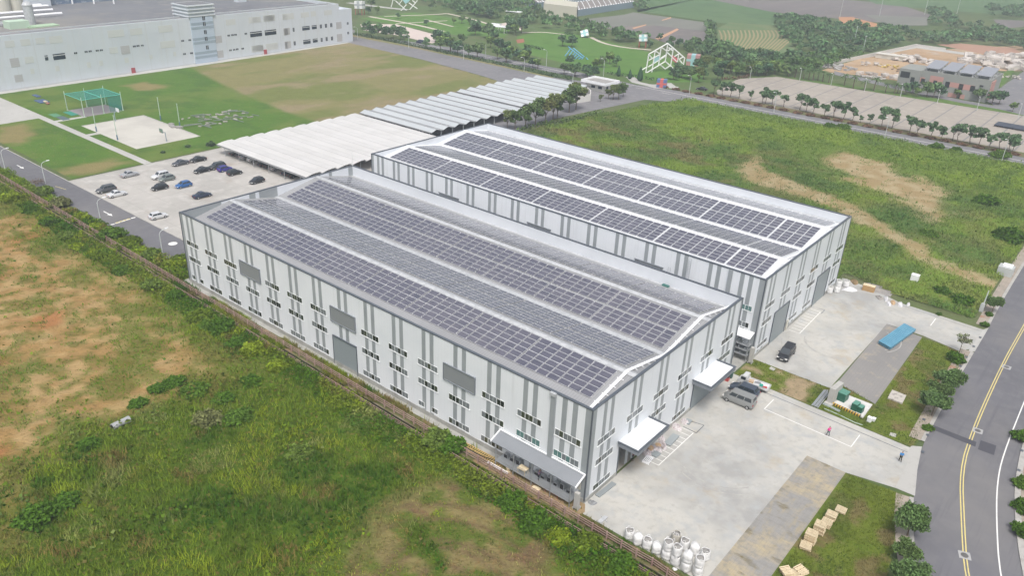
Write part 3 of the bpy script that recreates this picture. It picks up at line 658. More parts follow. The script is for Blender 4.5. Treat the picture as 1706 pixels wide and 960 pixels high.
# ================================================================ carports
CPW = M('carport_membrane', (.56,.555,.545), .5, var=[(.12,(.51,.505,.49),.4,.7)], wave=[(1,.98,.04,(.42,.41,.40),.6)])
CPG = M('carport_sheet', (.44,.47,.485), .5, var=[(.1,(.39,.42,.44),.4,.7)], wave=[(0,.5,.12,(.36,.39,.41),.5)])
CPD = M('carport_joint_line', (.24,.24,.25), .6)
def carport_a():
    t = thing('carport', 'broad white carport of ten long gently waved roof strips beside the open car park', 'carport')
    x0, x1, y0, pitch = 118.2, 157.8, -47.6, 4.93
    for k in range(10):
        b = MB(); ya = y0-k*pitch; yb = ya-pitch+.03; n = 6
        prof = []
        for i in range(n+1):
            s = i/n; prof.append((ya+(yb-ya)*s, 2.75+.22*math.sin(s*PI*.95)+(.5*s)))
        vs = []; fs = []
        for (y, z) in prof: vs += [(x0,y,z),(x1,y,z)]
        for i in range(n): fs.append((2*i+2,2*i+3,2*i+1,2*i))
        o = len(vs)
        for (y, z) in prof: vs += [(x0,y,z-.1),(x1,y,z-.1)]
        for i in range(n): fs.append((o+2*i,o+2*i+1,o+2*i+3,o+2*i+2)); fs.append((2*i,o+2*i,o+2*i+2,2*i+2)); fs.append((2*i+1,2*i+3,o+2*i+3,o+2*i+1))
        fs += [(0,1,o+1,o),(2*n+1,2*n,o+2*n,o+2*n+1)]
        b.add(vs, fs); rs_ = b.build('roof_strip', CPW, t); b = MB(); b.box(x0+.05,x1-.05,ya-.09,ya+.06,2.72,2.86); b.box(x0+.1,x1-3,ya-2.5,ya-2.44,3.1,3.24); b.build('seam', CPD, rs_)
    b = MB()
    for k in range(11):
        y = y0-k*pitch
        b.box(x0+.2,x1-.2,y-.06,y+.06,2.45,2.62)
    b.build('beam', STEEL, t)
    for k in range(11):
        y = y0-.25-k*pitch*.985
        for x in np.linspace(x0+2.5, x1-3.5, 6): b = MB(); b.tube((x,y,0),(x,y,2.5),.09,n=6); b.build('post', STEEL, t)
carport_a()
def carport_b(y0, n, pitch, x0, x1, lab, slant=0):
    t = thing('carport', lab, 'carport')
    for k in range(n):
        ya = y0-k*pitch; ym = ya-pitch*.46; yb = ya-pitch
        xa, xb = x0+slant*k, x1
        b = MB()   # sawtooth: low at ya, rising to ym, then short drop
        zs = (2.55, 3.35, 2.6)
        for (p, za, q, zb, mi) in ((ya,zs[0],ym,zs[1],0),(ym,zs[1],yb+.02,zs[2],0)):
            b.add([(xa,p,za),(xb,p,za),(xb,q,zb),(xa,q,zb),(xa,p,za-.08),(xb,p,za-.08),(xb,q,zb-.08),(xa,q,zb-.08)],
                  [(3,2,1,0),(4,5,6,7),(0,1,5,4),(1,2,6,5),(3,0,4,7),(2,3,7,6)], mi)
        rs_ = b.build('roof_strip', [CPG, M('carport_steep_slope',(.30,.33,.35),.5)], t); b = MB(); b.box(xa+.05,xb-.05,ym-.16,ym+.05,3.28,3.41); b.box(xa+.05,xb-.05,ya-.2,ya+.12,2.5,2.72); b.build('tooth_line', CPD, rs_)  # dark strips added along ridge and valley to draw the roof teeth
    b = MB()
    for k in range(n+1):
        y = y0-k*pitch
        b.box(x0+.3,x1-.2,y-.05,y+.05,2.35,2.48)
    b.build('beam', STEEL, t)
    for k in range(n+1):
        y = y0-.3-k*pitch*.99
        for x in np.linspace(x0+1.0, x1-2.2, 5): b = MB(); b.box(x-.12,x+.12,y-.12,y+.12,0,2.4); b.build('post', POLE, t)
carport_b(-99.8, 9, 5.02, 126.5, 159.3, 'long pale grey sawtooth carport behind the waved white one, nine roof teeth')
carport_b(-146.0, 7, 5.1, 129.5, 159.8, 'pale grey sawtooth carport in the middle of the far row, seven roof teeth')
carport_b(-182.2, 2, 5.4, 132.5, 157.4, 'smallest sawtooth carport at the far end of the row beside the guardhouse')

# ================================================================ vehicles
def car_mats(col, rough=.28, metal=.35): return M('paint_%02d%02d%02d' % tuple(int(c*99) for c in col), col, rough, metal=metal, spec=.6)
def car_body(prof_low, prof_roof, W, L):
    pass
def make_car(name, label, cat, kind, col, group=None):
    """x = forward. centre at origin, wheels on z=0"""
    t = thing(name, label, cat, group=group)
    K = {'sedan': dict(L=4.55,W=1.78,hb=.92,ht=1.42,hood=1.25,ws=.75,rear=.75,trunk=.95,g=.2),
         'hatch': dict(L=4.05,W=1.72,hb=.95,ht=1.5,hood=1.0,ws=.75,rear=.5,trunk=.15,g=.2),
         'suv':   dict(L=4.6,W=1.85,hb=1.08,ht=1.7,hood=1.15,ws=.7,rear=.45,trunk=.12,g=.24),
         'minivan': dict(L=4.85,W=1.86,hb=1.08,ht=1.84,hood=.95,ws=1.0,rear=.25,trunk=.1,g=.2),
         'van':   dict(L=4.9,W=1.85,hb=1.15,ht=1.98,hood=.55,ws=.75,rear=.2,trunk=.06,g=.22)}[kind]
    L, W = K['L'], K['W']; x0, x1 = -L/2, L/2; hb, ht, g = K['hb'], K['ht'], K['g']
    P = car_mats(col)
    # body lower: loft of cross sections
    st = [(x0,.62,.80,g+.25,hb-.16),(x0+.12,.86,.92,g+.05,hb-.02),(x0+.8,.98,1,g,hb),(0,1,1,g,hb-.03),(x1-K['hood'],.98,1,g,hb-.02),(x1-.35,.9,.97,g,hb-.2),(x1-.08,.74,.9,g+.08,hb-.32),(x1,.6,.78,g+.2,hb-.42)]
    b = MB(); vs = []; fs = []
    for (x, wt, wm, zb, zt) in st:
        w2 = W/2; zm = zb+(zt-zb)*.55
        vs += [(x,-w2*wm*.9,zb),(x,-w2*wm,zm),(x,-w2*wt*.93,zt),(x,w2*wt*.93,zt),(x,w2*wm,zm),(x,w2*wm*.9,zb)]
    for i in range(len(st)-1):
        for j in range(6): a = i*6+j; c = i*6+(j+1)%6; fs.append((a,a+6,c+6,c))
    fs.append((5,4,3,2,1,0)); e = (len(st)-1)*6; fs.append(tuple(e+j for j in range(6)))
    b.add(vs, fs); body = b.build('body', P, t, smooth=True, bevel=.05, fixn=True)
    # cabin
    xa, xb_ = x0+K['trunk'], x1-K['hood']; xr0, xr1 = xa+K['rear'], xb_-K['ws']
    wb, wr = W/2*.93, W/2*.76
    b = MB(); g_ = MB()
    V = [(xa,-wb,hb-.04),(xb_,-wb,hb-.06),(xb_,wb,hb-.06),(xa,wb,hb-.04),(xr0,-wr,ht),(xr1,-wr,ht),(xr1,wr,ht),(xr0,wr,ht)]
    b.add(V, [(4,5,6,7),(0,1,5,4),(1,2,6,5),(2,3,7,6),(3,0,4,7)]); b.build('cabin', P, body, bevel=.05, fixn=True)
    def lerp(a, c, s): return tuple(a[i]+(c[i]-a[i])*s for i in range(3))
    def quad(a, b1, c, d, m0, m1, n0, n1, off):
        # a-b bottom, d-c top
        q = lambda u, v: lerp(lerp(a,b1,u), lerp(d,c,u), v)
        A, B, C_, D = q(m0,n0), q(m1,n0), q(m1,n1), q(m0,n1)
        nn = (Vector(B)-Vector(A)).cross(Vector(D)-Vector(A)).normalized()*off
        g_.add([Vector(p)+nn for p in (A,B,C_,D)], [(0,1,2,3)])
    ns = 3 if kind in ('minivan','van','suv') else 2
    for k in range(ns):
        m0, m1 = .05+k*.9/ns+.01, .05+(k+1)*.9/ns-.015
        quad(V[0],V[1],V[5],V[4],m0,m1,.22,.86,.012); quad(V[2],V[3],V[7],V[6],1-m1,1-m0,.22,.86,.012)
    quad(V[1],V[2],V[6],V[5],.07,.93,.15,.92,.012); quad(V[3],V[0],V[4],V[7],.09,.91,.3,.9,.012)
    g_.build('windows', GLASSD, body)
    r = .32 if kind != 'suv' else .36
    for xw in (x1-.85, x0+.82):
        for s in (-1, 1):
            w_ = MB(); w_.tube((0,-.1,0),(0,.1,0),r,n=16); o = w_.build('wheel', BLACK, t); o.location = (xw, s*(W/2-.09), r)
            h = MB(); h.tube((0,s*.1,0),(0,s*.115,0),r*.62,n=12); h.build('rim', M('rim_metal',(.45,.46,.47),.35,metal=.6), o)
    for s in (-1, 1):
        h = MB(); h.box(x1-.28,x1-.05,s*W*.36-.2,s*W*.36+.2,hb-.42,hb-.29); h.build('headlight', LAMPW, t)
        h = MB(); h.box(x0-.005,x0+.1,s*W*.37-.13,s*W*.37+.13,hb-.34,hb-.16); h.build('tail_light', REDL, t)
        h = MB(); h.box(xb_-.45,xb_-.3,s*(W/2+.02)-.09,s*(W/2+.02)+.09,hb,hb+.14); h.build('mirror', P, t)
    h = MB(); h.box(x1-.02,x1+.012,-.26,.26,.42,.55); h.build('number_plate', LAMPW, t)
    if kind in ('van',):
        h = MB()
        for k in range(4): h.box(-1.9+k*.9,-1.86+k*.9,-W*.36,W*.36,ht+.003,ht+.02)
        h.build('roof_rib', P, t)
    return t
SV,DG,BK,WH,BL = (.42,.43,.45),(.09,.095,.11),(.02,.022,.026),(.72,.73,.74),(.03,.13,.36)
lot = [  # px, py of the middle of the car on the ground, kind, colour, heading (0 = away from us, 1 = towards), label
 (215,294,'sedan',SV,0,'silver sedan alone near the lawn edge of the open car park'),
 (300,275,'sedan',DG,1,'dark grey sedan nearest the lawn corner, left of a black one'),
 (329,269,'sedan',BK,1,'black sedan farthest back at the lawn edge'),
 (336,287,'sedan',BK,1,'black sedan left of the dark grey wagon and purple hatchback'),
 (361,281,'suv',(.06,.07,.075),1,'dark grey wagon behind the purple-blue hatchback'),
 (374,285,'hatch',(.045,.04,.27),0,'purple-blue hatchback between the dark grey wagon and a black hatchback'),
 (390,291,'hatch',(.025,.03,.032),0,'black hatchback right of the purple-blue hatchback'),
 (267,297,'suv',WH,1,'white SUV close behind a grey-green hatchback'),
 (277,301,'hatch',(.19,.22,.21),1,'grey-green hatchback in front of the white SUV'),
 (265,316,'hatch',(.02,.022,.025),1,'black hatchback left of the bright blue hatchback'),
 (305,312,'hatch',BL,1,'bright blue hatchback in the middle of the open car park'),
 (336,329,'sedan',(.03,.045,.085),0,'navy blue sedan nearest the grey-roofed hall'),
 (176,320,'suv',(.10,.105,.115),1,'dark grey coupe beside the white sedan at the road side'),
 (194,327,'sedan',WH,0,'white sedan beside the dark grey coupe at the road side'),
 (263,364,'hatch',WH,0,'white hatchback closest to the access road and the halls'),
 (427,305,'hatch',(.035,.037,.042),1,'charcoal hatchback nearest the carport front'),
]
protos = {}
for i, (px, py, kd, cl, hd, lab) in enumerate(lot):
    p = G(px, py); t = make_car('parked_car', lab, 'car', kd, cl, group=None); t.location = (p.x, p.y-.2, 0.006); t.rotation_euler[2] = (-PI/2 if hd == 0 else PI/2)+random.uniform(-.05,.05)
# cars in the shade of the carports
cols = [BK,DG,(.3,.31,.33),WH,(.05,.06,.07),BK,SV,(.02,.03,.06)]
protoc = []
for i, cl in enumerate(cols):
    t = make_car('parked_car', 'dark car', 'car', ['sedan','hatch','suv','hatch','sedan','suv','hatch','sedan'][i], cl); protoc.append(t)
spots = []
for k in range(14):
    x = 153.5-k*2.62
    if k in (4,8,11): continue
    spots.append((x,-51.2,-PI/2,'car parked in the shade under the open front edge of the waved white carport','cars under the waved white carport'))
for k in range(11): spots.append((156.0-k*2.7,-103.4,-PI/2,'car parked in the dark gap behind the waved white carport, under the long sawtooth roof','cars under the long sawtooth carport'))
for k in range(12): spots.append((131.5,-143.5-k*2.9,PI,'car parked under the tree-side edge of the far sawtooth carports','cars under the far sawtooth carports'))
for i, (x, y, rz, lab, gr) in enumerate(spots):
    src = protoc[i % 8]
    if i < 8: t = src; t.location = (x,y,.006); t.rotation_euler[2] = rz; t['label'] = lab; t['group'] = gr
    else: t = dup(src, (x,y,.006), rz, lab, gr)

# vehicles in the front yards
v = make_car('minibus', 'silver grey minibus parked in front of the second loading canopy', 'van', 'van', (.30,.31,.31)); p = G(1229,676); v.location = (p.x+.2,p.y-.75,.004); v.rotation_euler[2] = .03
v = make_car('parked_car', 'dark blue grey SUV tucked between the silver minibus and the small white truck', 'car', 'suv', (.07,.09,.125)); p = G(1243,664); v.location = (p.x+.9,p.y-1.0,.004); v.rotation_euler[2] = .02
v = make_car('minivan', 'black minivan parked alone on the rear concrete yard', 'minivan', 'minivan', (.03,.032,.04)); p = G(1309,594); v.location = (p.x,p.y,.005); v.rotation_euler[2] = math.atan2(*reversed((G(1296,607)-G(1320,578)).to_2d()))
# small flatbed truck
t = thing('flatbed_truck', 'small white flatbed truck loaded with odds and ends next to the grass strip', 'truck')
TW = car_mats(WH)
b = MB(); b.side([(1.0,.35),(2.35,.35),(2.4,.95),(2.05,1.15),(1.75,1.85),(1.0,1.88)], -.8, .8); cb = b.build('cab', TW, t, bevel=.06, fixn=True)
b = MB(); b.add([(2.085,-.68,1.17),(2.085,.68,1.17),(1.80,.62,1.75),(1.80,-.62,1.75)],[(0,1,2,3)]); b.box(1.15,1.9,-.812,-.805,1.15,1.65); b.box(1.15,1.9,.805,.812,1.15,1.65); b.build('windows', GLASSD, cb)
b = MB(); b.box(-2.4,.9,-.82,.82,.62,.72); b.box(-2.4,.9,-.85,-.80,.72,1.05); b.box(-2.4,.9,.80,.85,.72,1.05); b.box(-2.45,-2.4,-.85,.85,.62,1.05); b.box(.86,.93,-.8,.8,.72,1.3)
b.build('flatbed', TW, t)
b = MB(); b.box(-2.3,1.2,-.35,.35,.35,.62); b.build('chassis', DGREY, t)
for xw in (1.75,-1.4):
    for s in (-1,1):
        w_ = MB(); w_.tube((0,-.1,0),(0,.1,0),.3,n=14); o = w_.build('wheel', BLACK, t); o.location = (xw,s*.72,.3)
for s in (-1,1): h = MB(); h.box(2.36,2.42,s*.58-.15,s*.58+.15,.6,.76); h.build('headlight', LAMPW, t)
p = G(1250,647); t.location = (p.x-.2,p.y-.6,.004); t.rotation_euler[2] = .06
TR = t.location.copy()
def on_truck(name, mb, mat_, lab, cat, dx, dy, rz=0):
    o = mb.build(name, mat_, bevel=.02); o.location = (TR.x+dx, TR.y+dy, .73); o.rotation_euler[2] = rz; tag(o, lab, cat)
b = MB(); b.box(-.35,.35,-.4,.4,0,.28); b.box(-.36,.36,-.05,.05,.281,.285,1); on_truck('cardboard_box', b, [M('cardboard',(.45,.32,.2),.85), CAPL], 'brown cardboard box behind the cab of the white truck', 'box', .45, 0, .2)
b = MB(); b.lathe([(.26,0),(.28,.05),(.30,.33),(.27,.34),(.25,.1)], n=12); on_truck('bucket', b, M('teal_plastic',(.04,.36,.30),.4), 'teal plastic bucket on the bed of the white truck', 'bucket', -1.25, .15)
b = MB(); b.box(-.28,.28,-.2,.2,0,.25); b.box(-.3,.3,-.22,.22,.25,.3); on_truck('tool_box', b, M('red_paint',(.42,.05,.05),.4), 'red tool box at the tail of the white truck bed', 'tool box', -1.9, .3, .5)
b = MB(); b.box(-.5,.5,-.12,.12,0,.15); b.box(-.45,.45,-.1,.1,.15,.26); on_truck('sack', b, M('grey_cloth',(.25,.26,.28),.9), 'grey sack lying on the bed of the white truck', 'sack', -.45, -.35, .3)

# ================================================================ big white factory at the back
P0 = Vector((277.3,-196.3,0)); P1 = Vector((270.2,-30.0,0)); U = (P1-P0).normalized(); NB = Vector((-U.y,U.x,0)) if (Vector((-U.y,U.x,0))).x > 0 else Vector((U.y,-U.x,0))   # NB = away from us
FWL = M('factory_panel', (.57,.61,.66), .6, var=[(.05,(.52,.56,.61),.4,.7),(.6,(.54,.57,.60),.5,.75,(1,1,.1))])
fb = thing('factory_building', 'huge pale flat-roofed factory building with small dark windows along the top left', 'factory', (0,0,0))
def fbx(b, s0, s1, d0, d1, z0, z1, mi=None):
    vs = []
    for z in (z0,z1):
        for (s, d) in ((s0,d0),(s1,d0),(s1,d1),(s0,d1)): vs.append(P0+U*s+NB*d+Vector((0,0,z)))
    return b.add(vs, [(0,1,2,3),(7,6,5,4),(0,4,5,1),(1,5,6,2),(2,6,7,3),(3,7,4,0)], mi)
HF = 18.3
b = MB(); fbx(b, 8.0, 330, 0, .6, -.3, HF); fbx(b, 8.0, 8.6, .6, 150, -.3, HF); fbx(b, 0, 8, 0, .5, -.3, 15.6); fbx(b, 0, .5, .5, 60, -.3, 15.6); fbx(b, .5, 8, .5, 60, 14.6, 14.9)
b.build('wall', FWL, fb)
FRF = M('factory_roof', (.18,.185,.20), .9, var=[(.03,(.145,.15,.165),.4,.65,(1,.4,1)),(.15,(.22,.215,.215),.5,.7),(.01,(.24,.23,.215),.5,.65)])
b = MB(); fbx(b, 8.6, 330, .6, 150, HF-1.6, HF-1.3); b.build('roof', FRF, fb)
b = MB(); fbx(b, 8.6, 330, .6, 6.5, HF-1.29, HF-.35); b.build('roof_walkway', M('roof_band',(.20,.21,.22),.9, var=[(.1,(.27,.26,.26),.5,.7)]), fb)
b = MB(); fbx(b, 8.6, 330, 6.5, 6.9, HF-1.29, HF-.05); b.build('parapet', M('pale_parapet',(.45,.48,.50),.7), fb)
b = MB()
for k in range(1, 46): fbx(b, 8+k*7.0, 8.12+k*7.0, -.012, 0, 0, HF)
fbx(b, 0, 330, -.03, 0, -.1, .5)
b.build('panel_joint', M('joint_line',(.50,.52,.54),.7), fb)
def fwin(px0, py0, px1, py1, name, mats, org, sc, extra=None):
    a = GX(org[0]+px0*sc, org[1]+py0*sc, P0, NB); c = GX(org[0]+px1*sc, org[1]+py1*sc, P0, NB)
    s0, s1 = sorted(((a-P0).dot(U), (c-P0).dot(U))); z0, z1 = sorted((a.z, c.z))
    b = MB(); fbx(b, s0, s1, -.06, .02, z0, z1, 0)
    if extra == 'band': fbx(b, s0, s1, -.09, -.061, z0+(z1-z0)*.68, z0+(z1-z0)*.78, 1)
    if extra == 'grid':
        fbx(b, s0+(s1-s0)*.47, s0+(s1-s0)*.53, -.1, -.061, z0, z1, 1)
    b.build(name, mats, fb)
DKG = M('far_dark_glass', (.010,.022,.045), .2); FSH = M('far_shutter', (.42,.42,.43), .6, wave=[(2,.6,.2,(.34,.34,.35),.7)]); FLV = M('far_louvre', (.56,.58,.575), .6, wave=[(2,.5,.3,(.48,.50,.50),.7)])
Z1, Z2, S_ = (0,0), (240,0), 240/1706
for r in [(50,485,180,550),(235,465,365,530),(415,448,540,510),(575,430,745,497),(1270,360,1475,425),(1535,340,1688,400),(285,675,405,738),(1292,562,1398,622),(355,815,412,870),(650,780,708,838),(1025,735,1080,795),(1170,718,1225,772),(1470,682,1528,738)]: fwin(*r,'louvre_panel',FLV,Z1,S_)
for r in [(110,690,240,785),(165,890,280,960),(1425,545,1545,630)]: fwin(*r,'shutter_door',FSH,Z1,S_)
for r in [(525,655,575,710),(622,640,780,692)]: fwin(*r,'dark_window',[DKG,FRAMEW],Z1,S_,'band')
for r in [(875,617,915,633),(1000,602,1038,618),(1048,596,1086,612),(1132,588,1170,604),(1180,582,1218,598),(1572,538,1608,554),(1615,532,1652,548),(1670,528,1700,542)]: fwin(*r,'small_window',[DKG,FRAMEW],Z1,S_,'grid')
for r in [(165,305,340,368),(190,490,370,550),(965,230,1085,285),(1235,203,1385,258),(1408,185,1555,240),(1635,172,1700,222),(1268,543,1418,600),(1440,520,1588,578),(60,650,105,695),(345,612,382,660)]: fwin(*r,'louvre_panel',FLV,Z2,S_)
for r in [(842,425,925,500),(865,600,945,675),(1650,335,1706,410),(1665,495,1706,572)]: fwin(*r,'shutter_door',FSH,Z2,S_)
for r in [(1253,378,1398,422),(1427,358,1567,402)]: fwin(*r,'dark_window',[DKG,FRAMEW],Z2,S_,'band')
for r in [(440,472,473,488),(525,463,556,479),(462,628,495,644),(545,618,578,634),(987,410,1016,426),(1032,403,1062,419),(1068,400,1098,416),(1190,388,1220,403),(1008,584,1038,600),(1053,578,1080,594),(1088,572,1118,588),(1153,565,1183,581)]: fwin(*r,'small_window',[DKG,FRAMEW],Z2,S_,'grid')
Z3, S3_ = (420,0), 440/1706
for r in [(0,110,55,138),(72,98,148,132),(195,88,270,120),(315,80,368,107),(378,72,412,102),(465,66,515,92),(0,296,72,325),(88,284,165,312),(0,205,1,206)][:-1]: fwin(*r,'louvre_panel',FLV,Z3,S3_)
for r in [(205,182,245,220),(212,268,252,308),(543,142,578,182),(548,220,583,264)]: fwin(*r,'shutter_door',FSH,Z3,S3_)
for r in [(0,205,62,228),(82,195,155,218),(323,170,373,190),(385,163,418,184),(330,258,378,278),(392,250,424,270)]: fwin(*r,'dark_window',[DKG,FRAMEW],Z3,S3_,'band')
for r in [(262,178,274,202),(268,266,282,290),(437,157,451,180),(470,153,484,176),(504,149,518,172),(443,244,456,267),(475,238,488,262),(509,235,523,258),(612,142,623,156),(615,204,626,218)]: fwin(*r,'small_window',[DKG,FRAMEW],Z3,S3_,'grid')
for (px,py0,py1) in [(222,113,118.5),(442,85,90)]:
    a = GX(px,py1,P0,NB); s = (a-P0).dot(U); b = MB(); fbx(b,s-.7,s+.7,-.5,-.07,0,2.0); b.build('red_cabinet', M('faded_red',(.35,.06,.07),.6), fb)
# stair tower strip and louvred penthouse
sa, sb = (GX(315.9,31,P0,NB)-P0).dot(U), (GX(353.2,27,P0,NB)-P0).dot(U); sa, sb = sorted((sa,sb))
b = MB(); fbx(b, sa, sb, -.35, 0, -.1, HF); b.build('stair_tower', M('pale_blue_panel',(.44,.52,.62),.6), fb)
b = MB()
for z in (2.6,4.3,8.3,9.9,14.2,15.9): fbx(b, sa-.02, sb+.02, -.42, -.351, z-.55, z+.45)
b.build('tower_band', M('blue_grey_band',(.29,.36,.43),.6), fb)
for z in (5.4,8.9,11.6,14.8,17.0):
    b = MB(); fbx(b, sa+(sb-sa)*.36, sa+(sb-sa)*.47, -.5, -.43, z, z+1.5, 0); fbx(b, sa+(sb-sa)*.41, sa+(sb-sa)*.42, -.53, -.5, z, z+1.5, 1); b.build('small_window', [DKG,FRAMEW], fb)
b = MB(); fbx(b, sa-1, sb+.3, 0, 10.5, HF-1, HF+4.6, 0); b.build('penthouse', M('penthouse_grey',(.38,.42,.45),.7), fb)
b = MB()
for z in (HF+.3,HF+1.6,HF+2.9,HF+4.3): fbx(b, sa-1.4, sb+.7, -.5, 11, z, z+.42)
b.build('penthouse_louvre', M('pale_louvre',(.60,.64,.67),.6), fb)
b = MB(); fbx(b, sa-.8, sb+.1, .4, 10, HF+4.73, HF+4.8); b.build('roof', FRF, fb)
# rooftop plant (top left)
def gr(px, py, z=HF-1.3): p = G(px, py, z); return (p-P0).dot(U), (p-P0).dot(NB)
plant = thing('rooftop_plant', 'white boxes, round tank and pipes on the roof at the extreme top left', 'plant', (0,0,0))
s, d = gr(50,12); b = MB(); fbx(b, s-9, s+7, d, d+14, HF-1.3, HF+7); b.build('plant_room', FWL, plant)
s, d = gr(30,22); c = P0+U*s+NB*d
for i, (du, r, h) in enumerate(((0,2.6,7),(5,2.6,7))):
    b = MB(); q = c+U*(du-1)+NB*2; b.lathe([(r,0),(r,h),(r*.7,h+.8),(.3,h+1)], (q.x,q.y,HF-1.3), n=16); b.build('tank', M('cream_tank',(.50,.49,.42),.6), plant)
s, d = gr(52,40); q = P0+U*s+NB*d; b = MB(); b.lathe([(1.7,0),(1.7,6.5),(1.9,7),(1.2,8),(.3,8.3)], (q.x,q.y,HF-1.3), n=14); b.build('vent_stack', CAPL, plant)
b = MB(); s, d = gr(60,45); fbx(b, s-8, s+3, d-1.5, d+3.5, HF-1.28, HF-.9); b.build('green_deck', M('pale_green',(.36,.50,.34),.7), plant)
b = MB(); s, d = gr(32,46); fbx(b, s-3, s+4, d-2, d+3, HF-1.3, HF+1.3); b.build('green_house', M('pale_green2',(.45,.58,.46),.7), plant)
for px, py, ln in ((70,29,20),(62,22,16),(60,15,13),(40,14,18)):
    s, d = gr(px,py); p, q = P0+U*(s-ln*.4)+NB*d, P0+U*(s+ln)+NB*d; b = MB(); b.tube((p.x,p.y,HF-.2),(q.x,q.y,HF-.2),.5,n=8); b.build('roof_duct', CAPW, plant)
s, d = gr(150,4); b = MB(); fbx(b, s-14, s+16, d+2, d+12, HF-1.3, HF+4); b.build('chiller_row', M('blue_grey_plant',(.13,.18,.27),.7, var=[(.5,(.30,.34,.40),.5,.6)]), plant)
for px in (121,157,190): s, d = gr(px,6); q = P0+U*s+NB*d; b = MB(); b.tube((q.x,q.y,HF-1.3),(q.x,q.y,HF+6),.35,n=8); b.build('vent_pipe', CAPW, plant)
s, d = gr(14,40); b = MB(); 
for k in range(5): fbx(b, s+k*1.6, s+k*1.6+.8, d-4, d+2, HF-1.2, HF-.3)
b.build('skylight_row', CAPL, plant)
s, d = gr(402,3); b = MB(); fbx(b, s-3, s+2, d, d+3, HF-1.3, HF+1); b.build('plant_room', FWL, plant)

# ================================================================ sports ground
GRN = M('net_green', (.02,.26,.24), .8, alpha=.42); PG = M('pole_pale_green', (.42,.52,.44), .6)
t = thing('batting_cage', 'sports net cage with green netting on pale posts in the lawn', 'net cage')
cx0, cx1, cy0, cy1, hz = 219.8, 231.5, -39.6, -52.0, 5.2
corners = [(cx0,cy0),(cx0,(cy0+cy1)/2),(cx0,cy1),(cx1,cy0),(cx1,(cy0+cy1)/2),(cx1,cy1)]
for x, y in corners: b = MB(); b.tube((x,y,0),(x,y,hz+.9),.14,.11); b.lathe([(.3,0),(.3,.12)],(x,y,0),n=8); b.build('post', PG, t)
b = MB()
for (p, q) in ((0,2),(3,5),(0,3),(1,4),(2,5)): b.tube((*corners[p],hz),(*corners[q],hz),.09)
b.build('cable', M('net_rope',(.10,.42,.36),.7), t)
b = MB(); b.add([(cx0,cy0,hz-.1),(cx1,cy0,hz-.1),(cx1,cy1,hz-.1),(cx0,cy1,hz-.1)],[(0,1,2,3)]); b.add([(cx0+.2,cy1,0),(cx1,cy1,0),(cx1,cy1,hz),(cx0+.2,cy1,hz)],[(0,1,2,3)]); b.add([(cx0+.1,cy1+.1,.1),(cx0+.1,cy1+4.2,.1),(cx0+.1,cy1+4.2,hz),(cx0+.1,cy1+.1,hz)],[(0,1,2,3)])
b.add([(cx1,cy1,0),(cx1,cy1+6.2,0),(cx1,cy1+6.2,hz),(cx1,cy1,hz)],[(0,1,2,3)])
b.build('net', GRN, t)
for i, (px, py) in enumerate([(161,219),(196,233),(268,200),(300,211)]):
    p = G(px,py); b = MB(); tt = thing('floodlight_pole', ['first','', '', ''][i], 'pole', (p.x,p.y,0)); b.tube((0,0,0),(0,0,7.0),.12,.09); b.build('pole', PG, tt)
    b = MB(); b.tube((0,0,0),(0,0,1.5),.19,n=8); b.build('base_pad', M('pole_pad_blue',(.08,.15,.22),.7), tt); b = MB(); b.box(-.25,.25,-.1,.1,7.0,7.12); b.build('bracket', PG, tt)
    tt['label'] = ['tall pale pole at the near left side of the pale court, between the net cage and the path','tall pale pole at the near left side of the court next to the white backboard','tall pale pole at the far side of the court, left one of two','tall pale pole at the far side of the court beside the rubble heap'][i]
    tt['label'] = ' '.join(tt['label'].split()[:16])
def hoop(px, py, rz, lab, bc_):
    p = G(px,py); t = thing('basketball_hoop', lab, 'basketball hoop', (p.x,p.y,0), rz)
    b = MB(); b.tube((0,0,0),(0,0,2.6),.12); b.tube((0,0,2.6),(1.1,0,3.2),.08); b.build('stand', M('hoop_steel',(.25,.32,.38),.5), t)
    b = MB(); b.box(1.1,1.18,-.95,.95,2.75,3.95); b.build('backboard', bc_, t)
    b = MB(); 
    for k in range(12): a, c = 2*PI*k/12, 2*PI*(k+1)/12; b.tube((1.45+.23*math.cos(a),.23*math.sin(a),3.05),(1.45+.23*math.cos(c),.23*math.sin(c),3.05),.02,n=4)
    b.build('ring', M('ring_orange',(.5,.15,.03),.5), t)
hoop(192.5,202,-PI/2,'basketball hoop with white backboard at the far left end of the pale court',M('board_white',(.72,.72,.74),.5))
hoop(277.5,235.5,PI/2,'basketball hoop with dark green backboard at the near right end of the court',M('board_green',(.13,.22,.18),.5))
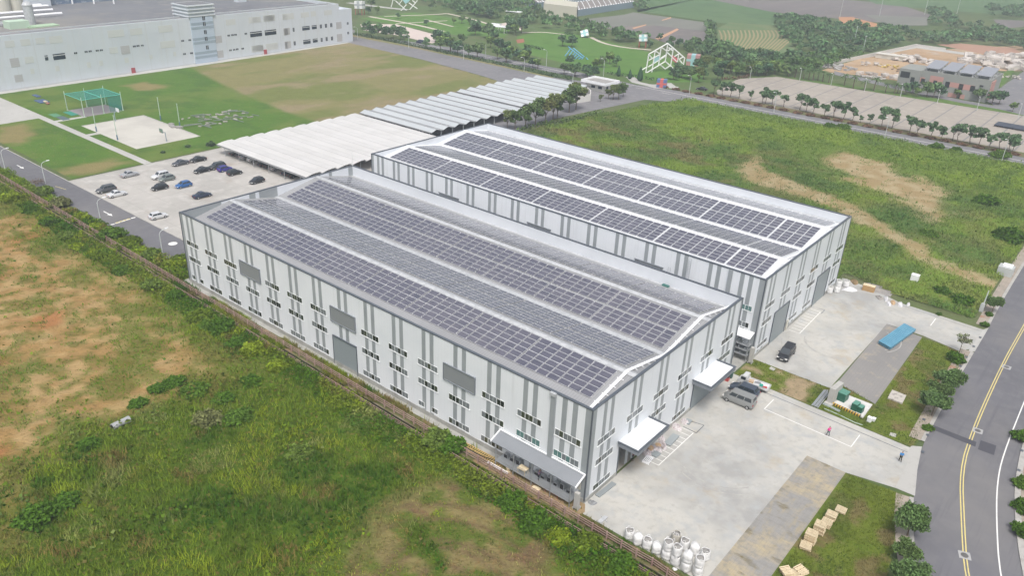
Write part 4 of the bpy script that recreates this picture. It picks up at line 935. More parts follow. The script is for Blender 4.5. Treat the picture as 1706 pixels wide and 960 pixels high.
# play mats
for px, py, rx, ry, h_, mm, lab in ((70,169,5,3,.25,M('mat_blue',(.05,.09,.20),.8),'big dark blue landing mat left of the net cage'),(61,160,4,1.4,.25,M('mat_blue',(.05,.09,.20),.8),'narrow dark blue mat behind the big landing mat'),(76,171,1.6,.9,.6,M('mat_cream',(.55,.48,.33),.8),'cream cushion on the big blue landing mat'),(80,174,1.2,.9,.6,M('mat_red',(.38,.16,.13),.8),'red cushion on the big blue landing mat')):
    p = G(px,py); b = MB(); b.box(p.x-rx/2,p.x+rx/2,p.y-ry/2,p.y+ry/2,0 if h_ < .5 else .25,h_); tag(b.build('landing_mat', mm, bevel=.05), lab, 'mat')
for i, (px, py, w_, l_) in enumerate([(92,192,2.4,4.5),(105,197,2.2,5),(118,189,2.2,6)]):
    p = G(px,py); b = MB(); b.box(p.x-l_/2,p.x+l_/2,p.y-w_/2,p.y+w_/2,0,.06); b.box(p.x-l_/2+.2,p.x+l_/2-.2,p.y-w_/2+.2,p.y+w_/2-.2,.06,.09); tag(b.build('rubber_mat', M(['mat_g1','mat_g2','mat_g3'][i], [(.10,.24,.14),(.10,.14,.16),(.05,.24,.18)][i], .85)), ['green mat on the grass, left of three by the net cage','dark mat on the grass, nearest the path','teal mat in front of the net cage corner'][i], 'mat')
# rubble / scrap heap of beams
t = thing('scrap_heap', 'low heap of greenish steel beams and broken slabs on the lawn beyond the court', 'scrap heap', (*G(365,198).to_2d(),0))
b = MB(); rr = random.Random(11)
for k in range(26):
    x, y = rr.uniform(-7,7), rr.uniform(-11,11); L = rr.uniform(2,6); a = rr.choice([1.45,1.6,1.75,.2]); z = rr.uniform(.1,.8); b.beam((x-L/2*math.cos(a),y-L/2*math.sin(a),z),(x+L/2*math.cos(a),y+L/2*math.sin(a),z+rr.uniform(-.1,.3)),.2,.2)
b.build('beam', M('scrap_green',(.16,.20,.175),.8, var=[(.6,(.24,.25,.23),.45,.6)]), t)
b = MB()
for k in range(34):
    x, y = rr.uniform(-6,7), rr.uniform(-10,10); s = rr.uniform(.3,.9); b.T = Matrix.Translation((x,y,.12))@Matrix.Rotation(rr.random()*3,4,'Z')@Matrix.Rotation(rr.uniform(-.3,.3),4,'X'); b.box(-s,s,-s*.5,s*.5,-.1,.2); b.build('slab', M('scrap_pale',(.36,.34,.31),.9, var=[(.5,(.22,.22,.20),.45,.6)]), t); b = MB()
b = MB()
for k in range(6):
    x, y = rr.uniform(-3,4), rr.uniform(12.5,16); b.box(x-.7,x+.7,y-.6,y+.6,0,.3+.25*rr.random())
o = b.build('rubble_pile', M('rubble_grey',(.30,.29,.28),.9)); o.location = (*G(365,198).to_2d(),0); tag(o,'grey broken slabs at the court corner beside a tall pole','rubble')
# ================================================================ foliage prototypes
def leafmat(name): return M(name, (.1,.15,.05), .85, attr='Col', spec=.05)
LEAF = leafmat('foliage'); BARK = M('bark', (.13,.10,.075), .9, obj=True, var=[(3,(.19,.15,.12),.45,.7)])
def cards_mesh(name, P, size, cols, upright=0.0, rg=None, tri=False, mat_=None, flat=.0):
    """P (n,3) centres, size (n,), cols (n,3): one small leaf card each"""
    n = len(P); rg = rg or rng
    d = rg.normal(size=(n,3)); 
    if flat: d[:,2] *= (1-flat)
    d /= np.linalg.norm(d,axis=1)[:,None]+1e-9
    e = rg.normal(size=(n,3)); e -= (e*d).sum(1)[:,None]*d; e /= np.linalg.norm(e,axis=1)[:,None]+1e-9
    s = size[:,None]
    if tri: V = np.stack([P-d*s*.5, P+d*s*.5, P+e*s*.8],1); k = 3
    else: V = np.stack([P-d*s*.5-e*s*.3, P+d*s*.5-e*s*.3, P+d*s*.4+e*s*.45, P-d*s*.45+e*s*.35],1); k = 4
    return raw_mesh(name, V.reshape(-1,3), n, k, np.repeat(cols,k,0), mat_ or LEAF)
def raw_mesh(name, V, nf, k, C, mat_):
    me = bpy.data.meshes.new(name); me.vertices.add(len(V)); me.vertices.foreach_set('co', V.astype(np.float32).ravel())
    me.loops.add(nf*k); me.loops.foreach_set('vertex_index', np.arange(nf*k,dtype=np.int32)); me.polygons.add(nf)
    me.polygons.foreach_set('loop_start', np.arange(0,nf*k,k,dtype=np.int32))
    try: me.polygons.foreach_set('loop_total', np.full(nf,k,dtype=np.int32))
    except Exception: pass
    a = me.color_attributes.new('Col','FLOAT_COLOR','POINT'); cc = np.ones((len(V),4),np.float32); cc[:,:3] = C; a.data.foreach_set('color', cc.ravel())
    me.materials.append(mat_); me.update(calc_edges=True); return me
def crown_points(lobes, n, rg):
    pts = []; lid = []
    wts = np.array([l[3]**2 for l in lobes]); wts = wts/wts.sum()
    for i, l in enumerate(lobes):
        m_ = int(n*wts[i]); d = rg.normal(size=(m_,3)); d /= np.linalg.norm(d,axis=1)[:,None]; r = l[3]*(rg.random(m_)**.28)[:,None]
        r = r*(1+.22*np.sin(d[:,:1]*7+i)+.16*np.sin(d[:,1:2]*9+2*i))
        q = d*r*np.array([1,1,.72]); q[:,2] = np.where(q[:,2] < -.3*l[3], q[:,2]*.4, q[:,2]); pts.append(q+np.array(l[:3])); lid += [i]*m_
    return np.concatenate(pts), np.array(lid)
def tree_proto(seed, ht, cr, tr, nl, leaf, base, var=.25, nlobes=7, name='tree', crown_base=.42, lean=0, warm=.3):
    rg = np.random.default_rng(seed); r_ = random.Random(seed)
    lobes = [(0,0,ht*.72,cr*.55)]
    for i in range(nlobes):
        a = 2*PI*i/nlobes+r_.uniform(-.4,.4); rr = cr*r_.uniform(.35,.74); lobes.append((rr*math.cos(a), rr*math.sin(a), ht*r_.uniform(crown_base+.12,.88), cr*r_.uniform(.24,.44)))
    P, lid = crown_points(lobes, nl, rg)
    lc = np.array(base)*(1+rg.uniform(-var,var,(len(lobes),1)))*(1+rg.uniform(-.12,.12,(len(lobes),3))*warm)
    C = lc[lid]*(1+rg.uniform(-.35,.45,(len(P),1)))
    crown = cards_mesh('crown', P, leaf*rg.uniform(.7,1.35,len(P)), np.clip(C,0,1), rg=rg)
    b = MB(); top = Vector((lean,0,ht*crown_base)); b.tube((0,0,-.1), top, tr, tr*.7, n=7)
    for l in lobes[1:]: b.tube(top, Vector(l[:3])*.92, tr*.45, tr*.12, n=5)
    b.tube(top, Vector(lobes[0][:3]), tr*.6, tr*.15, n=5)
    t = b.build('trunk', BARK); tm = t.data; bpy.data.objects.remove(t)
    return tm, crown
def place_tree(proto, name, label, cat, x, y, s=1.0, rz=None, group=None, sz=None):
    t = thing(name, label, cat, (x,y,0), random.uniform(0,2*PI) if rz is None else rz, group); t.scale = (s,s,(sz or 1)*s)
    for nm, me in zip(('trunk','crown'), proto):
        if me is None: continue
        o = bpy.data.objects.new(nm, me); COL.objects.link(o); o.parent = t
    return t
ROWP = [tree_proto(20+i, 5.2, 1.9, .11, 620, .50, (.105,.18,.085), name='row', nlobes=6, crown_base=.36, lean=(.5,-.4,.3,0)[i]) for i in range(4)]
PARKP = [tree_proto(40+i, 6.4, 3.0, .16, 620, .75, [(.095,.17,.075),(.075,.14,.075),(.135,.205,.06),(.115,.18,.07)][i], nlobes=8, crown_base=.3) for i in range(4)]
BIGP = [tree_proto(60+i, 8.5, 4.2, .22, 700, 1.05, [(.085,.15,.075),(.10,.165,.07),(.072,.13,.07)][i], nlobes=9, crown_base=.25) for i in range(3)]
YELP = [tree_proto(80+i, 6.8, 2.5, .14, 1500, .48, [(.13,.165,.055),(.09,.14,.05),(.15,.16,.06)][i], nlobes=7, crown_base=.28) for i in range(3)]
NEARP = [tree_proto(100+i, 4.6, 2.7, .11, 7500, .23, [(.10,.165,.055),(.115,.18,.06),(.09,.15,.052)][i], nlobes=12, crown_base=.42, var=.22) for i in range(3)]
def palm_proto(seed, ht, fr=2.4):
    rg = np.random.default_rng(seed); b = MB(); b.tube((0,0,0),(.1,0,ht),.2,.13,n=7); t = b.build('trunk', BARK); tm = t.data; bpy.data.objects.remove(t)
    V = []; C = []
    for k in range(15):
        a = 2*PI*k/15+rg.uniform(-.2,.2); el = rg.uniform(.1,1.1); prev = None
        for j in range(7):
            s = j/6; r = fr*s*math.cos(el*.6); z = ht+fr*s*math.sin(el)-1.5*fr*.5*s*s; w_ = .32*(1-s*.75)*math.sin(min(1,s*3+.3)*PI/2)
            c = np.array([r*math.cos(a)+.1,r*math.sin(a),z]); n_ = np.array([-math.sin(a),math.cos(a),-.5])*w_
            if prev is not None:
                for sg_ in (1,-1): V += [prev[0],c,c+n_*[sg_,sg_,1],prev[0]+prev[1]*[sg_,sg_,1]]; C += [np.array([.07,.12,.045])*rg.uniform(.7,1.3)]*4
            prev = (c,n_)
    V = np.array(V); return tm, raw_mesh('crown', V, len(V)//4, 4, np.array(C), LEAF)
PALMP = [palm_proto(5,4.2), palm_proto(6,3.6)]
def shrub_proto(seed, r, h, n, leaf, base, var=.2):
    rg = np.random.default_rng(seed); r_ = random.Random(seed)
    lobes = [(0,0,h*.45,r*.7)]+[(r*.55*math.cos(a),r*.55*math.sin(a),h*r_.uniform(.25,.6),r*r_.uniform(.35,.55)) for a in np.linspace(0,6.28,6)[:-1]]
    P, lid = crown_points(lobes, n, rg); P[:,2] = np.abs(P[:,2])*h/(r*1.1)
    lc = np.array(base)*(1+rg.uniform(-var,var,(len(lobes),1))); C = lc[lid]*(1+rg.uniform(-.3,.4,(len(P),1)))
    cr = cards_mesh('foliage', P, leaf*rg.uniform(.7,1.3,len(P)), np.clip(C,0,1), rg=rg)
    b = MB(); 
    for k in range(4): a = k*1.6; b.tube((0,0,-.1),(r*.4*math.cos(a),r*.4*math.sin(a),h*.6),.05,.02,n=5)
    t = b.build('stem', BARK); tm = t.data; bpy.data.objects.remove(t)
    return tm, cr
def place_shrub(proto, name, label, x, y, s=1., group=None, sz=1, cat='shrub'):
    t = thing(name, label, cat, (x,y,0), random.uniform(0,6.28), group); t.scale = (s,s,s*sz)
    for nm, me in zip(('stem','foliage'), proto): o = bpy.data.objects.new(nm, me); COL.objects.link(o); o.parent = t
    return t
SHR_D = [shrub_proto(200+i, 2.0, 1.9, 2600, .28, [(.06,.125,.015),(.075,.14,.02)][i]) for i in range(2)]
SHR_Y = [shrub_proto(210+i, 1.9, 1.7, 2400, .30, [(.155,.21,.018),(.115,.17,.02)][i]) for i in range(2)]
SHR_G = [shrub_proto(220+i, 1.9, 1.9, 2400, .27, [(.10,.15,.03),(.15,.165,.065)][i]) for i in range(2)]
SHR_F = [shrub_proto(230, 1.2, 1.1, 160, .5, (.06,.10,.045)), shrub_proto(231, 1.2, 1.0, 160, .5, (.15,.09,.06))]
def zpx(ox, oy, sc): return lambda l: [(ox+a*sc, oy+c*sc) for a, c in l]

# street-side rows between the public road and the paved lot
zr = zpx(1340,170,366/1706); zq = zpx(1140,60,220/1320)
row = zq([(290,585),(380,605),(455,615),(545,628),(780,685),(810,680),(880,690),(990,712),(1150,738),(1215,762),(1280,780)])+zr([(150,128),(228,125),(298,140),(370,148),(815,240),(870,270),(975,275),(1050,305),(1148,300),(1190,315),(1285,330),(1350,340),(1430,370),(1515,370),(1590,388),(1615,385)])
for i, (px, py) in enumerate(row):
    p = G(px,py); place_tree(ROWP[i%4],'row_tree','small round-crowned dark green tree standing in the long row beside the empty paved lot','tree',p.x,p.y,random.uniform(1.0,1.28),group='row trees beside the paved lot')
for (px, py), s, lab in zip(zr([(600,200),(678,208)]), (1.35,1.25), ('tallest tree of the row beside the paved lot, slender trunk, left of its tall neighbour','second tallest tree in the row, just right of the tallest one')):
    p = G(px,py); place_tree(ROWP[i%4],'row_tree',lab,'tree',p.x,p.y,s,sz=1.1)
for (px, py), lab in zip(zr([(435,160),(505,172)])+zq([(660,640)]), ('tiny low sapling in the row by the paved lot','thin sapling left of the two tallest row trees','small single round tree standing apart near the left end of the row')):
    p = G(px,py); place_tree(ROWP[1],'sapling',lab,'tree',p.x,p.y,.5 if 'low' in lab else .72)
zc = zpx(580,0,240/1706); zd = zpx(820,0,240/1706); ze_ = zpx(700,0,200/1600)
hedrow = zc([(225,412),(275,442),(355,442),(450,462),(535,452),(620,472),(665,500)])
for i, (px, py) in enumerate(hedrow): p = G(px,py); place_tree(PARKP[i%2],'roadside_tree','dark narrow tree in the row beyond the hedge right of the huge factory','tree',p.x,p.y,random.uniform(.85,1.05),group='trees beyond the hedge by the factory',sz=1.15)
mid = zc([(930,572),(1090,600),(1215,612),(1300,640),(1430,662),(1530,690)])+ze_([(270,670),(400,690),(500,710),(640,745),(760,770),(230,560),(350,560),(560,590),(940,640),(1050,690),(1160,700),(1140,830),(1230,780),(1420,780)])+zd([(170,738),(60,700),(380,790),(300,720)])
for i, (px, py) in enumerate(mid): p = G(px,py); place_tree(PARKP[(i*3)%4],'park_tree','bushy tree in the loose belt between the hedge road and the park','tree',p.x,p.y,random.uniform(.8,1.15),group='park belt trees')
front = zd([(480,800),(540,815),(850,880),(980,905),(1110,900),(1230,830),(1300,800),(1470,790),(920,770),(1390,760)])+zpx(940,110,220/1706)([(135,140),(300,165),(380,150)])
for i, (px, py) in enumerate(front): p = G(px,py); place_tree(PARKP[(i+1)%4],'park_tree','tree on the near edge of the park lawn along the public road','tree',p.x,p.y,random.uniform(.7,1.),group='trees on the near edge of the park lawn')
inpark = ze_([(735,200),(930,250),(450,320),(555,310),(660,330),(80,340),(735,470),(910,510),(990,560),(1210,440),(1270,470),(1350,440)])+zc([(590,220),(240,165),(345,165),(275,90)])+zd([(830,545),(945,555)])
for i, (px, py) in enumerate(inpark): p = G(px,py); place_tree(BIGP[i%3] if i in (0,6,7,9,11) else PARKP[i%4],'park_tree','tree standing alone on the open park lawns','tree',p.x,p.y,random.uniform(.55,.8) if i in (2,3,4,5,12,13,14) else .95,group='single trees on the park lawns')
back = zpx(1040,0,240/1706)([(420,470),(560,510),(640,560),(730,590),(790,600),(870,640),(950,680),(1010,640),(1080,620),(1150,640),(1230,640),(1310,660),(1400,690),(1480,690),(1560,700),(1640,680),(760,640),(540,590),(300,560)])+zq([(300,250),(480,240),(560,250),(650,250),(760,260),(860,250),(950,250),(1040,240)])
for i, (px, py) in enumerate(back): p = G(px,py); place_tree(BIGP[i%3],'shelter_tree','tall grey-green tree in the shelter belt behind the park and below the crop field','tree',p.x,p.y,random.uniform(.42,.62),group='shelter belt trees')
clump = zpx(1040,0,240/1706)([(930,840),(860,820),(1090,830),(1180,840),(1250,880),(1370,860),(1440,880),(1560,880),(1650,870)])+zq([(200,350),(330,360),(400,370),(470,370),(560,380),(640,400),(740,400),(820,400),(900,380),(60,440),(140,470),(190,430),(330,440)])
for i, (px, py) in enumerate(clump): p = G(px,py); place_tree((PARKP+YELP[:1])[i%5],'park_tree','rounded tree in the clump between the cube sculpture and the paved lot','tree',p.x,p.y,random.uniform(.75,1.),group='clump of trees left of the paved lot')
p = G(1152,128); 
for i, (px, py) in enumerate([(1122,133),(1135,130),(1148,131),(1130,124)]): p = G(px,py); place_tree(BIGP[i%3],'park_tree','dense blue-green tree right in front of the white frame sculpture','tree',p.x,p.y,.62,group='trees before the frame sculpture')
# palms in front of the solar roofed building
palms = zpx(1360,60,346/1706)([(10,365),(50,375),(100,385),(228,405),(300,430),(390,445),(470,450),(565,465),(640,475),(665,470)])+zq([(1105,415),(1190,430),(1240,440),(1285,445),(1040,410)])
for i, (px, py) in enumerate(palms): p = G(px,py); place_tree(PALMP[i%2],'palm_tree','short palm in the row between the paved lot and the building site','palm',p.x,p.y,random.uniform(.9,1.2),group='palms along the paved lot')
cl2 = zpx(1360,60,346/1706)([(725,480),(790,470),(820,500),(905,500),(960,505),(1010,505),(1150,510),(1320,540),(1440,560),(1500,560),(1610,620)])
for i, (px, py) in enumerate(cl2): p = G(px,py); place_tree(PARKP[i%4],'garden_tree','bushy tree close in front of the grey and pink building','tree',p.x,p.y,[.8,.8,.6,1.0,1.0,.8,.6,.9,.9,.9,.6][i],group='trees before the grey and pink building')
# trees along the meadow behind hall B
zt = zpx(580,110,400/1706)
for i, ((px, py), s, pr, lab) in enumerate(zip(zt([(1130,445),(1185,450),(1258,450),(1330,425),(1400,410),(1455,385),(1485,370),(1570,330),(1618,310)]), [.9,.95,1.25,1.35,1.35,1.35,1.2,1.45,1.4], [0,1,1,1,2,0,1,1,0],
   ('bright yellow-green bush tree at the corner of the white-roofed hall','slim green tree right of the bright yellow-green one behind the white hall','round leafy tree with a bare stem, third from the white hall along the carport','tall narrow dark tree, fourth from the white hall along the carport','broad olive tree, fifth from the white hall along the carport','large olive tree, sixth from the white hall along the carport','small tree behind the large olive one along the carport','tall dark tree before the curved wall, left of a pair','tall dark tree before the curved wall, right of a pair'))):
    p = G(px,py); place_tree(YELP[pr],'carport_tree',lab,'tree',p.x,p.y,s)
zg = zpx(940,110,220/1706)
for i, (px, py) in enumerate(zg([(630,435),(700,430),(570,430),(760,395),(465,460)])): p = G(px,py); place_tree(YELP[i%2+0],'gate_tree','loose light green tree on the meadow side of the guardhouse lane','tree',p.x,p.y,[.85,.95,.6,.7,.4][i],group='trees at the guardhouse lane')
for i, ((px, py), h_) in enumerate(zip(zg([(700,130),(845,165),(975,190)]), (1.,.9,1.3))): 
    p = G(px,py); b = MB(); b.lathe([(.5,0),(1.0,.8),(.8,2.4),(.35,3.8),(.05,4.6)], n=9, wob=.12); me = b.build('crown', M('dark_conifer',(.03,.07,.035),.9)); tt = thing('conifer', ['small dark conifer left of the white path at the park entrance','small dark conifer just left of the entrance path fork','tall dark conifer beside the entrance path'][i], 'conifer', (p.x,p.y,0)); me.parent = tt; tt.scale = (h_,h_,h_); b = MB(); b.tube((0,0,0),(0,0,.6),.12,n=6); b.build('trunk',BARK,tt)
# small bushes along the lawn side of the carports
for i in range(19):
    y = -56-i*7.1; place_shrub(SHR_F[0],'lawn_bush','small dark bush on the lawn along the back edge of the carports',162.5 if y>-97 else 162.6,y,random.uniform(.9,1.4),'bushes behind the carports')
for i, (px, py, s) in enumerate([(351,243,1.2),(313,245,.7),(272,255,.6)]): p = G(px,py); place_shrub(SHR_F[0],'lawn_bush',['round bush on the lawn left of the carport corner','smaller bush on the lawn between court and car park','tiny bush on the lawn nearest the path'][i],p.x,p.y,s)
# hedge along the lane
def hedge(name, pts, wd, ht, label, base=(.055,.10,.045), dens=3.0, leaf=.55):
    P = []
    for (p, q) in zip(pts, pts[1:]):
        p, q = Vector((p[0],p[1],0)), Vector((q[0],q[1],0)); L = (q-p).length; n_ = int(L*dens*(wd+2*ht)*.9); d = (q-p).normalized(); s = Vector((-d.y,d.x,0))
        t_ = rng.random(n_)*L; u_ = rng.uniform(-wd/2,wd/2,n_); z_ = rng.uniform(.1,ht,n_)
        P.append(np.array(p)[None]+np.outer(t_,np.array(d))+np.outer(u_,np.array(s))+np.stack([0*t_,0*t_,z_],1))
    P = np.concatenate(P); C = np.array(base)*(1+rng.uniform(-.35,.4,(len(P),1)))
    me = cards_mesh(name, P, leaf*rng.uniform(.7,1.2,len(P)), C); o = bpy.data.objects.new(name, me); COL.objects.link(o); tag(o, label, 'hedge'); return o
hedge('hedge',[(300,-209.8),(263,-211.2),(220,-209.0),(183,-207.6),(150,-205.8)],1.6,1.5,'long clipped dark hedge curving along the service lane')
hedge('hedge',[(p.x,p.y) for p in Gs([(1002,188),(960,200),(890,212),(860,222)])],2.2,1.4,'green hedge along the meadow edge toward the guardhouse', (.085,.14,.04))
hedge('hedge',[(p.x,p.y) for p in Gs([(1200,133),(1225,132),(1250,128)])],1.6,1.2,'reddish brown hedge at the left corner of the paved lot', (.12,.07,.05))
hedge('hedge',[(p.x,p.y) for p in Gs([(1075,131),(1090,134),(1110,134)])],1.2,1.0,'short dark hedge at the feet of the frame sculpture')
hedge('hedge',[(p.x,p.y) for p in Gs([(1012,123),(1040,127),(1060,129)])],1.4,1.1,'dark hedge along the front of the park lawn near the entrance')
hedge('hedge',[(p.x,p.y) for p in Gs([(940,56),(955,58)])],2.5,1.4,'oval dark hedge on the far side of the park lawn', dens=4)
hedge('hedge',[(p.x,p.y) for p in Gs([(1138,112),(1168,118)])],1.4,1.2,'dark hedge right of the red and cyan box')
hedge('hedge',[(p.x,p.y) for p in Gs([(872,77),(903,83)])],2.,1.4,'dark hedge bar on the left part of the park lawn')
hedge('hedge',[(p.x,p.y) for p in Gs([(1150,105),(1230,103),(1300,110)])],3.,1.4,'dark hedge line under the shelter trees', dens=2)
# planters on the public road verge
for i in range(30):
    x = 118-i*5.05; 
    place_shrub(SHR_F[1],'planter_bed','low reddish planting bed on the kerb line of the public road',x,-224.4,1.5,'planting beds of the public road',sz=.5,cat='planting bed')
sheet('road_verge', [(115,-223.2),(-27.3,-223.2),(-27.3,-229.5),(100,-229.5)], M('brown_verge',(.165,.135,.075),.95,var=[(.15,(.11,.13,.05),.42,.65)],bump=(2,.5,.2)), .012)

# ================================================================ far ground
PAVL = M('paved_lot', (.35,.315,.275), .9, var=[(.04,(.30,.27,.24),.4,.65),(.3,(.39,.355,.31),.5,.7)], wave=[(1,5.6,.07,(.26,.245,.225),.55),(0,7.6,.07,(.20,.20,.20),.85)])
sheet('paved_lot', [(97,-229.5),(-27.3,-229.5),(-27.3,-289.5),(0,-288.7),(98,-284.5),(108,-268),(103,-240)], PAVL, .02)
sheet('lot_verge', [(100,-284.6),(0,-288.9),(-27.3,-289.6),(-27.3,-297),(15,-296),(60,-292.5),(98,-290.5)], LAWN, .018)
zf = zpx(0,0,1)
def fsheet(name, pts, mat_, z): return sheet(name, [(p.x,p.y) for p in Gs(pts)], mat_, z)
PLAWN = M('park_lawn', (.085,.18,.035), .95, var=[(.03,(.105,.19,.045),.4,.65),(.15,(.075,.15,.035),.5,.7)], bump=(1,.4,.1))
fsheet('park_ground', [(590,56),(600,10),(860,8),(1000,60),(1180,95),(1340,118),(1290,128),(1230,131),(1180,158),(1060,141),(960,119),(860,101),(760,80)], M('park_ground',(.085,.13,.045),.95,var=[(.03,(.11,.135,.06),.42,.65),(.1,(.075,.14,.035),.5,.7)],bump=(1,.4,.2)), .022)
fsheet('park_lawn', [(862,60),(900,52),(945,54),(1000,66),(1070,84),(1150,106),(1172,118),(1170,136),(1110,138),(1050,128),(960,110),(880,90),(860,72)], PLAWN, .03)
fsheet('park_lawn', [(600,30),(690,20),(800,36),(850,50),(840,62),(760,58),(650,40)], PLAWN, .031)
PPATH = M('park_path', (.52,.46,.40), .9)
def fpath(name, pts, wd, z, mat_=None):
    pl = smooth([(p.x,p.y) for p in Gs(pts)],1); b = MB(); ribbon(b, offs(pl,-wd/2), offs(pl,wd/2), z); o = b.build(name, mat_ or PPATH); o['kind'] = 'structure'
fpath('park_path', [(985,62),(1005,72),(1040,79),(1085,83)], 2.4, .04)
fpath('park_path', [(615,27),(690,40),(740,52)], 2.6, .04); fpath('park_path', [(640,27),(720,24),(745,22)], 2, .041); fpath('park_path', [(745,22),(790,32),(830,45)], 2.2, .042); fpath('park_path', [(660,39),(745,34)], 1.6, .043); fpath('park_path', [(708,32),(755,44)], 1.8, .044); fpath('park_path', [(780,46),(860,40)], 1.6, .045)
fpath('park_path', [(1050,128),(1063,140),(1130,146)], 4.0, .04, CONCL); fpath('park_path', [(870,54),(905,53),(940,57)], 2, .046)
fpath('park_road', [(580,4),(640,12),(680,16)], 5, .047, CONCL)
fsheet('park_plaza', [(820,42),(850,36),(870,42),(868,50),(850,48)], M('pink_plaza',(.55,.47,.43),.9), .05)
fsheet('park_plaza', [(600,40),(660,40),(720,56),(740,66),(720,72),(660,58),(605,50)], M('pink_plaza',(.55,.47,.43),.9), .051)
fsheet('park_plaza', [(1075,142),(1118,138),(1130,147),(1090,147)], CONCL, .05)
fsheet('red_ground', [(860,66),(872,64),(874,70),(862,72)], M('red_soil',(.32,.13,.09),.95), .05)
PLO = M('ploughed_field', (.175,.155,.155), .95, var=[(.02,(.145,.135,.13),.4,.65,(1,.2,1)),(.08,(.20,.175,.165),.5,.7,(1,.3,1))])
PLO2 = M('ploughed_field_grey', (.20,.20,.175), .95, var=[(.02,(.16,.165,.145),.4,.65,(1,.2,1))])
fsheet('ploughed_field', [(962,33),(1040,24),(1055,20),(1182,38),(1182,68),(1120,72),(1080,62),(1030,50)], PLO2, .03)
fsheet('ploughed_field', [(1000,44),(1090,42),(1182,52),(1182,68),(1120,74),(1080,62),(1030,52)], PLO, .036)
CROP = M('green_crop', (.085,.15,.065), .95, var=[(.015,(.105,.165,.075),.4,.65),(.06,(.075,.125,.06),.5,.7)], bump=(.5,.5,.4))
fsheet('crop_field', [(1062,20),(1074,-6),(1180,-6),(1300,20),(1300,42),(1200,38),(1058,17)], CROP, .037)
fsheet('ploughed_field', [(1160,-6),(1340,-8),(1500,8),(1550,24),(1540,40),(1450,36),(1290,20)], PLO, .041)
fsheet('crop_field', [(1430,-6),(1706,-6),(1706,26),(1560,16),(1460,6)], CROP, .045)
fsheet('ploughed_field', [(1655,32),(1706,34),(1706,44),(1670,48)], PLO, .046)
fsheet('orange_soil', [(1397,28),(1420,28),(1480,44),(1450,44),(1400,38)], M('orange_soil',(.42,.22,.12),.95), .048)
fsheet('ploughed_field', [(1440,24),(1545,28),(1545,42),(1480,42)], PLO2, .05)
for pts in ([(1053,46),(1077,40),(1076,42),(1056,48)], [(1092,64),(1128,47),(1131,49),(1097,67)], [(1102,33),(1118,28),(1118,30),(1104,34)]): fsheet('orange_track', pts, M('orange_track',(.50,.30,.19),.95), .052)
# striped crop rows (curving)
b = MB(); STRP = Gs([(1196,46),(1215,37),(1290,42),(1326,80),(1300,96),(1245,92),(1195,72)]); fsheet('crop_row_field', [(1196,46),(1215,37),(1290,42),(1326,80),(1300,96),(1245,92),(1195,72)], M('pale_green_crop',(.10,.165,.07),.95, var=[(.05,(.16,.18,.09),.4,.7)]), .04)
for k in range(19):
    pts = [(1198+k*6.6+3*math.sin(k*.2), 50), (1203+k*6.8, 60), (1201+k*6.2, 70), (1193+k*5.9, 82), (1186+k*5.7, 90)]
    pl = [(p.x,p.y) for p in Gs(pts)]; poly = [(p.x,p.y) for p in STRP]
    pl = smooth(pl,2); X = np.array([p[0] for p in pl]); Y = np.array([p[1] for p in pl]); ins = pip(poly,X,Y); pl = [p for p, i_ in zip(pl,ins) if i_]
    if len(pl) > 2: ribbon(b, offs(pl,-.5), offs(pl,.5), .055)
b.build('crop_row_soil', M('row_soil',(.28,.235,.13),.95), kind='structure')
# building site
SITE = M('site_soil', (.37,.25,.15), .95, var=[(.03,(.43,.31,.20),.4,.62),(.12,(.30,.21,.13),.48,.68),(.07,(.42,.38,.33),.58,.72)], bump=(.6,.8,.4))
fsheet('site_ground', [(1365,118),(1450,92),(1527,77),(1570,82),(1690,76),(1720,80),(1720,118),(1660,118),(1640,150),(1500,135),(1440,126),(1400,122)], SITE, .024)
fsheet('site_ground', [(1560,74),(1600,72),(1690,80),(1706,92),(1640,90)], M('red_site_soil',(.36,.22,.16),.95), .05)
fsheet('site_road', [(1380,108),(1390,104),(1527,76),(1640,92),(1706,104),(1706,108),(1640,96),(1527,80)], CONCL, .053)
fsheet('site_road', [(1600,108),(1620,96),(1626,97),(1606,110)], CONCL, .054)
fsheet('side_road', [(1640,165),(1706,118),(1740,130),(1740,200),(1665,182)], ASPHL, .03)
fsheet('side_road', [(1390,118),(1500,144),(1600,166),(1690,182),(1690,186),(1600,171),(1500,150),(1390,124)], ASPHL, .031)
fsheet('side_lawn', [(1655,134),(1688,110),(1694,112),(1668,146)], LAWN, .034)
def wallpx(name, pts, h, th_, mat_, lab, cat):
    b = MB(); q = Gs(pts)
    for a, c in zip(q, q[1:]): b.beam((a.x,a.y,h/2),(c.x,c.y,h/2),th_,h)
    tag(b.build(name, mat_), lab, cat)
wallpx('site_wall',[(1380,109),(1527,77.5)],1.6,.5,M('pale_concrete',(.52,.50,.47),.8),'long pale wall along the far left edge of the building site','wall')
wallpx('site_wall',[(1527,77.5),(1575,84)],1.4,.5,M('pale_concrete',(.52,.50,.47),.8),'short pale wall at the far corner of the building site','wall')
rr = random.Random(3)
def heap(px, py, r, h, mat_, lab, n=26):
    p = G(px,py); b = MB()
    for k in range(n):
        a = rr.random()*6.28; q = r*math.sqrt(rr.random()); s = rr.uniform(.5,1.5)*r*.09; zc_ = h*(1-q/r)*rr.uniform(.3,1)
        b.T = Matrix.Translation((p.x+q*math.cos(a)*1.4,p.y+q*math.sin(a),zc_+s*.3))@Matrix.Rotation(rr.random()*3,4,'Z')@Matrix.Rotation(rr.uniform(-.4,.4),4,'Y'); b.box(-s*1.6,s*1.6,-s,s,-s*.5,s*.5)
    b.T = None; tag(b.build('debris_heap', mat_), lab, 'debris heap')
PALE = M('pale_debris', (.55,.51,.47), .9, var=[(.3,(.36,.33,.31),.45,.6)])
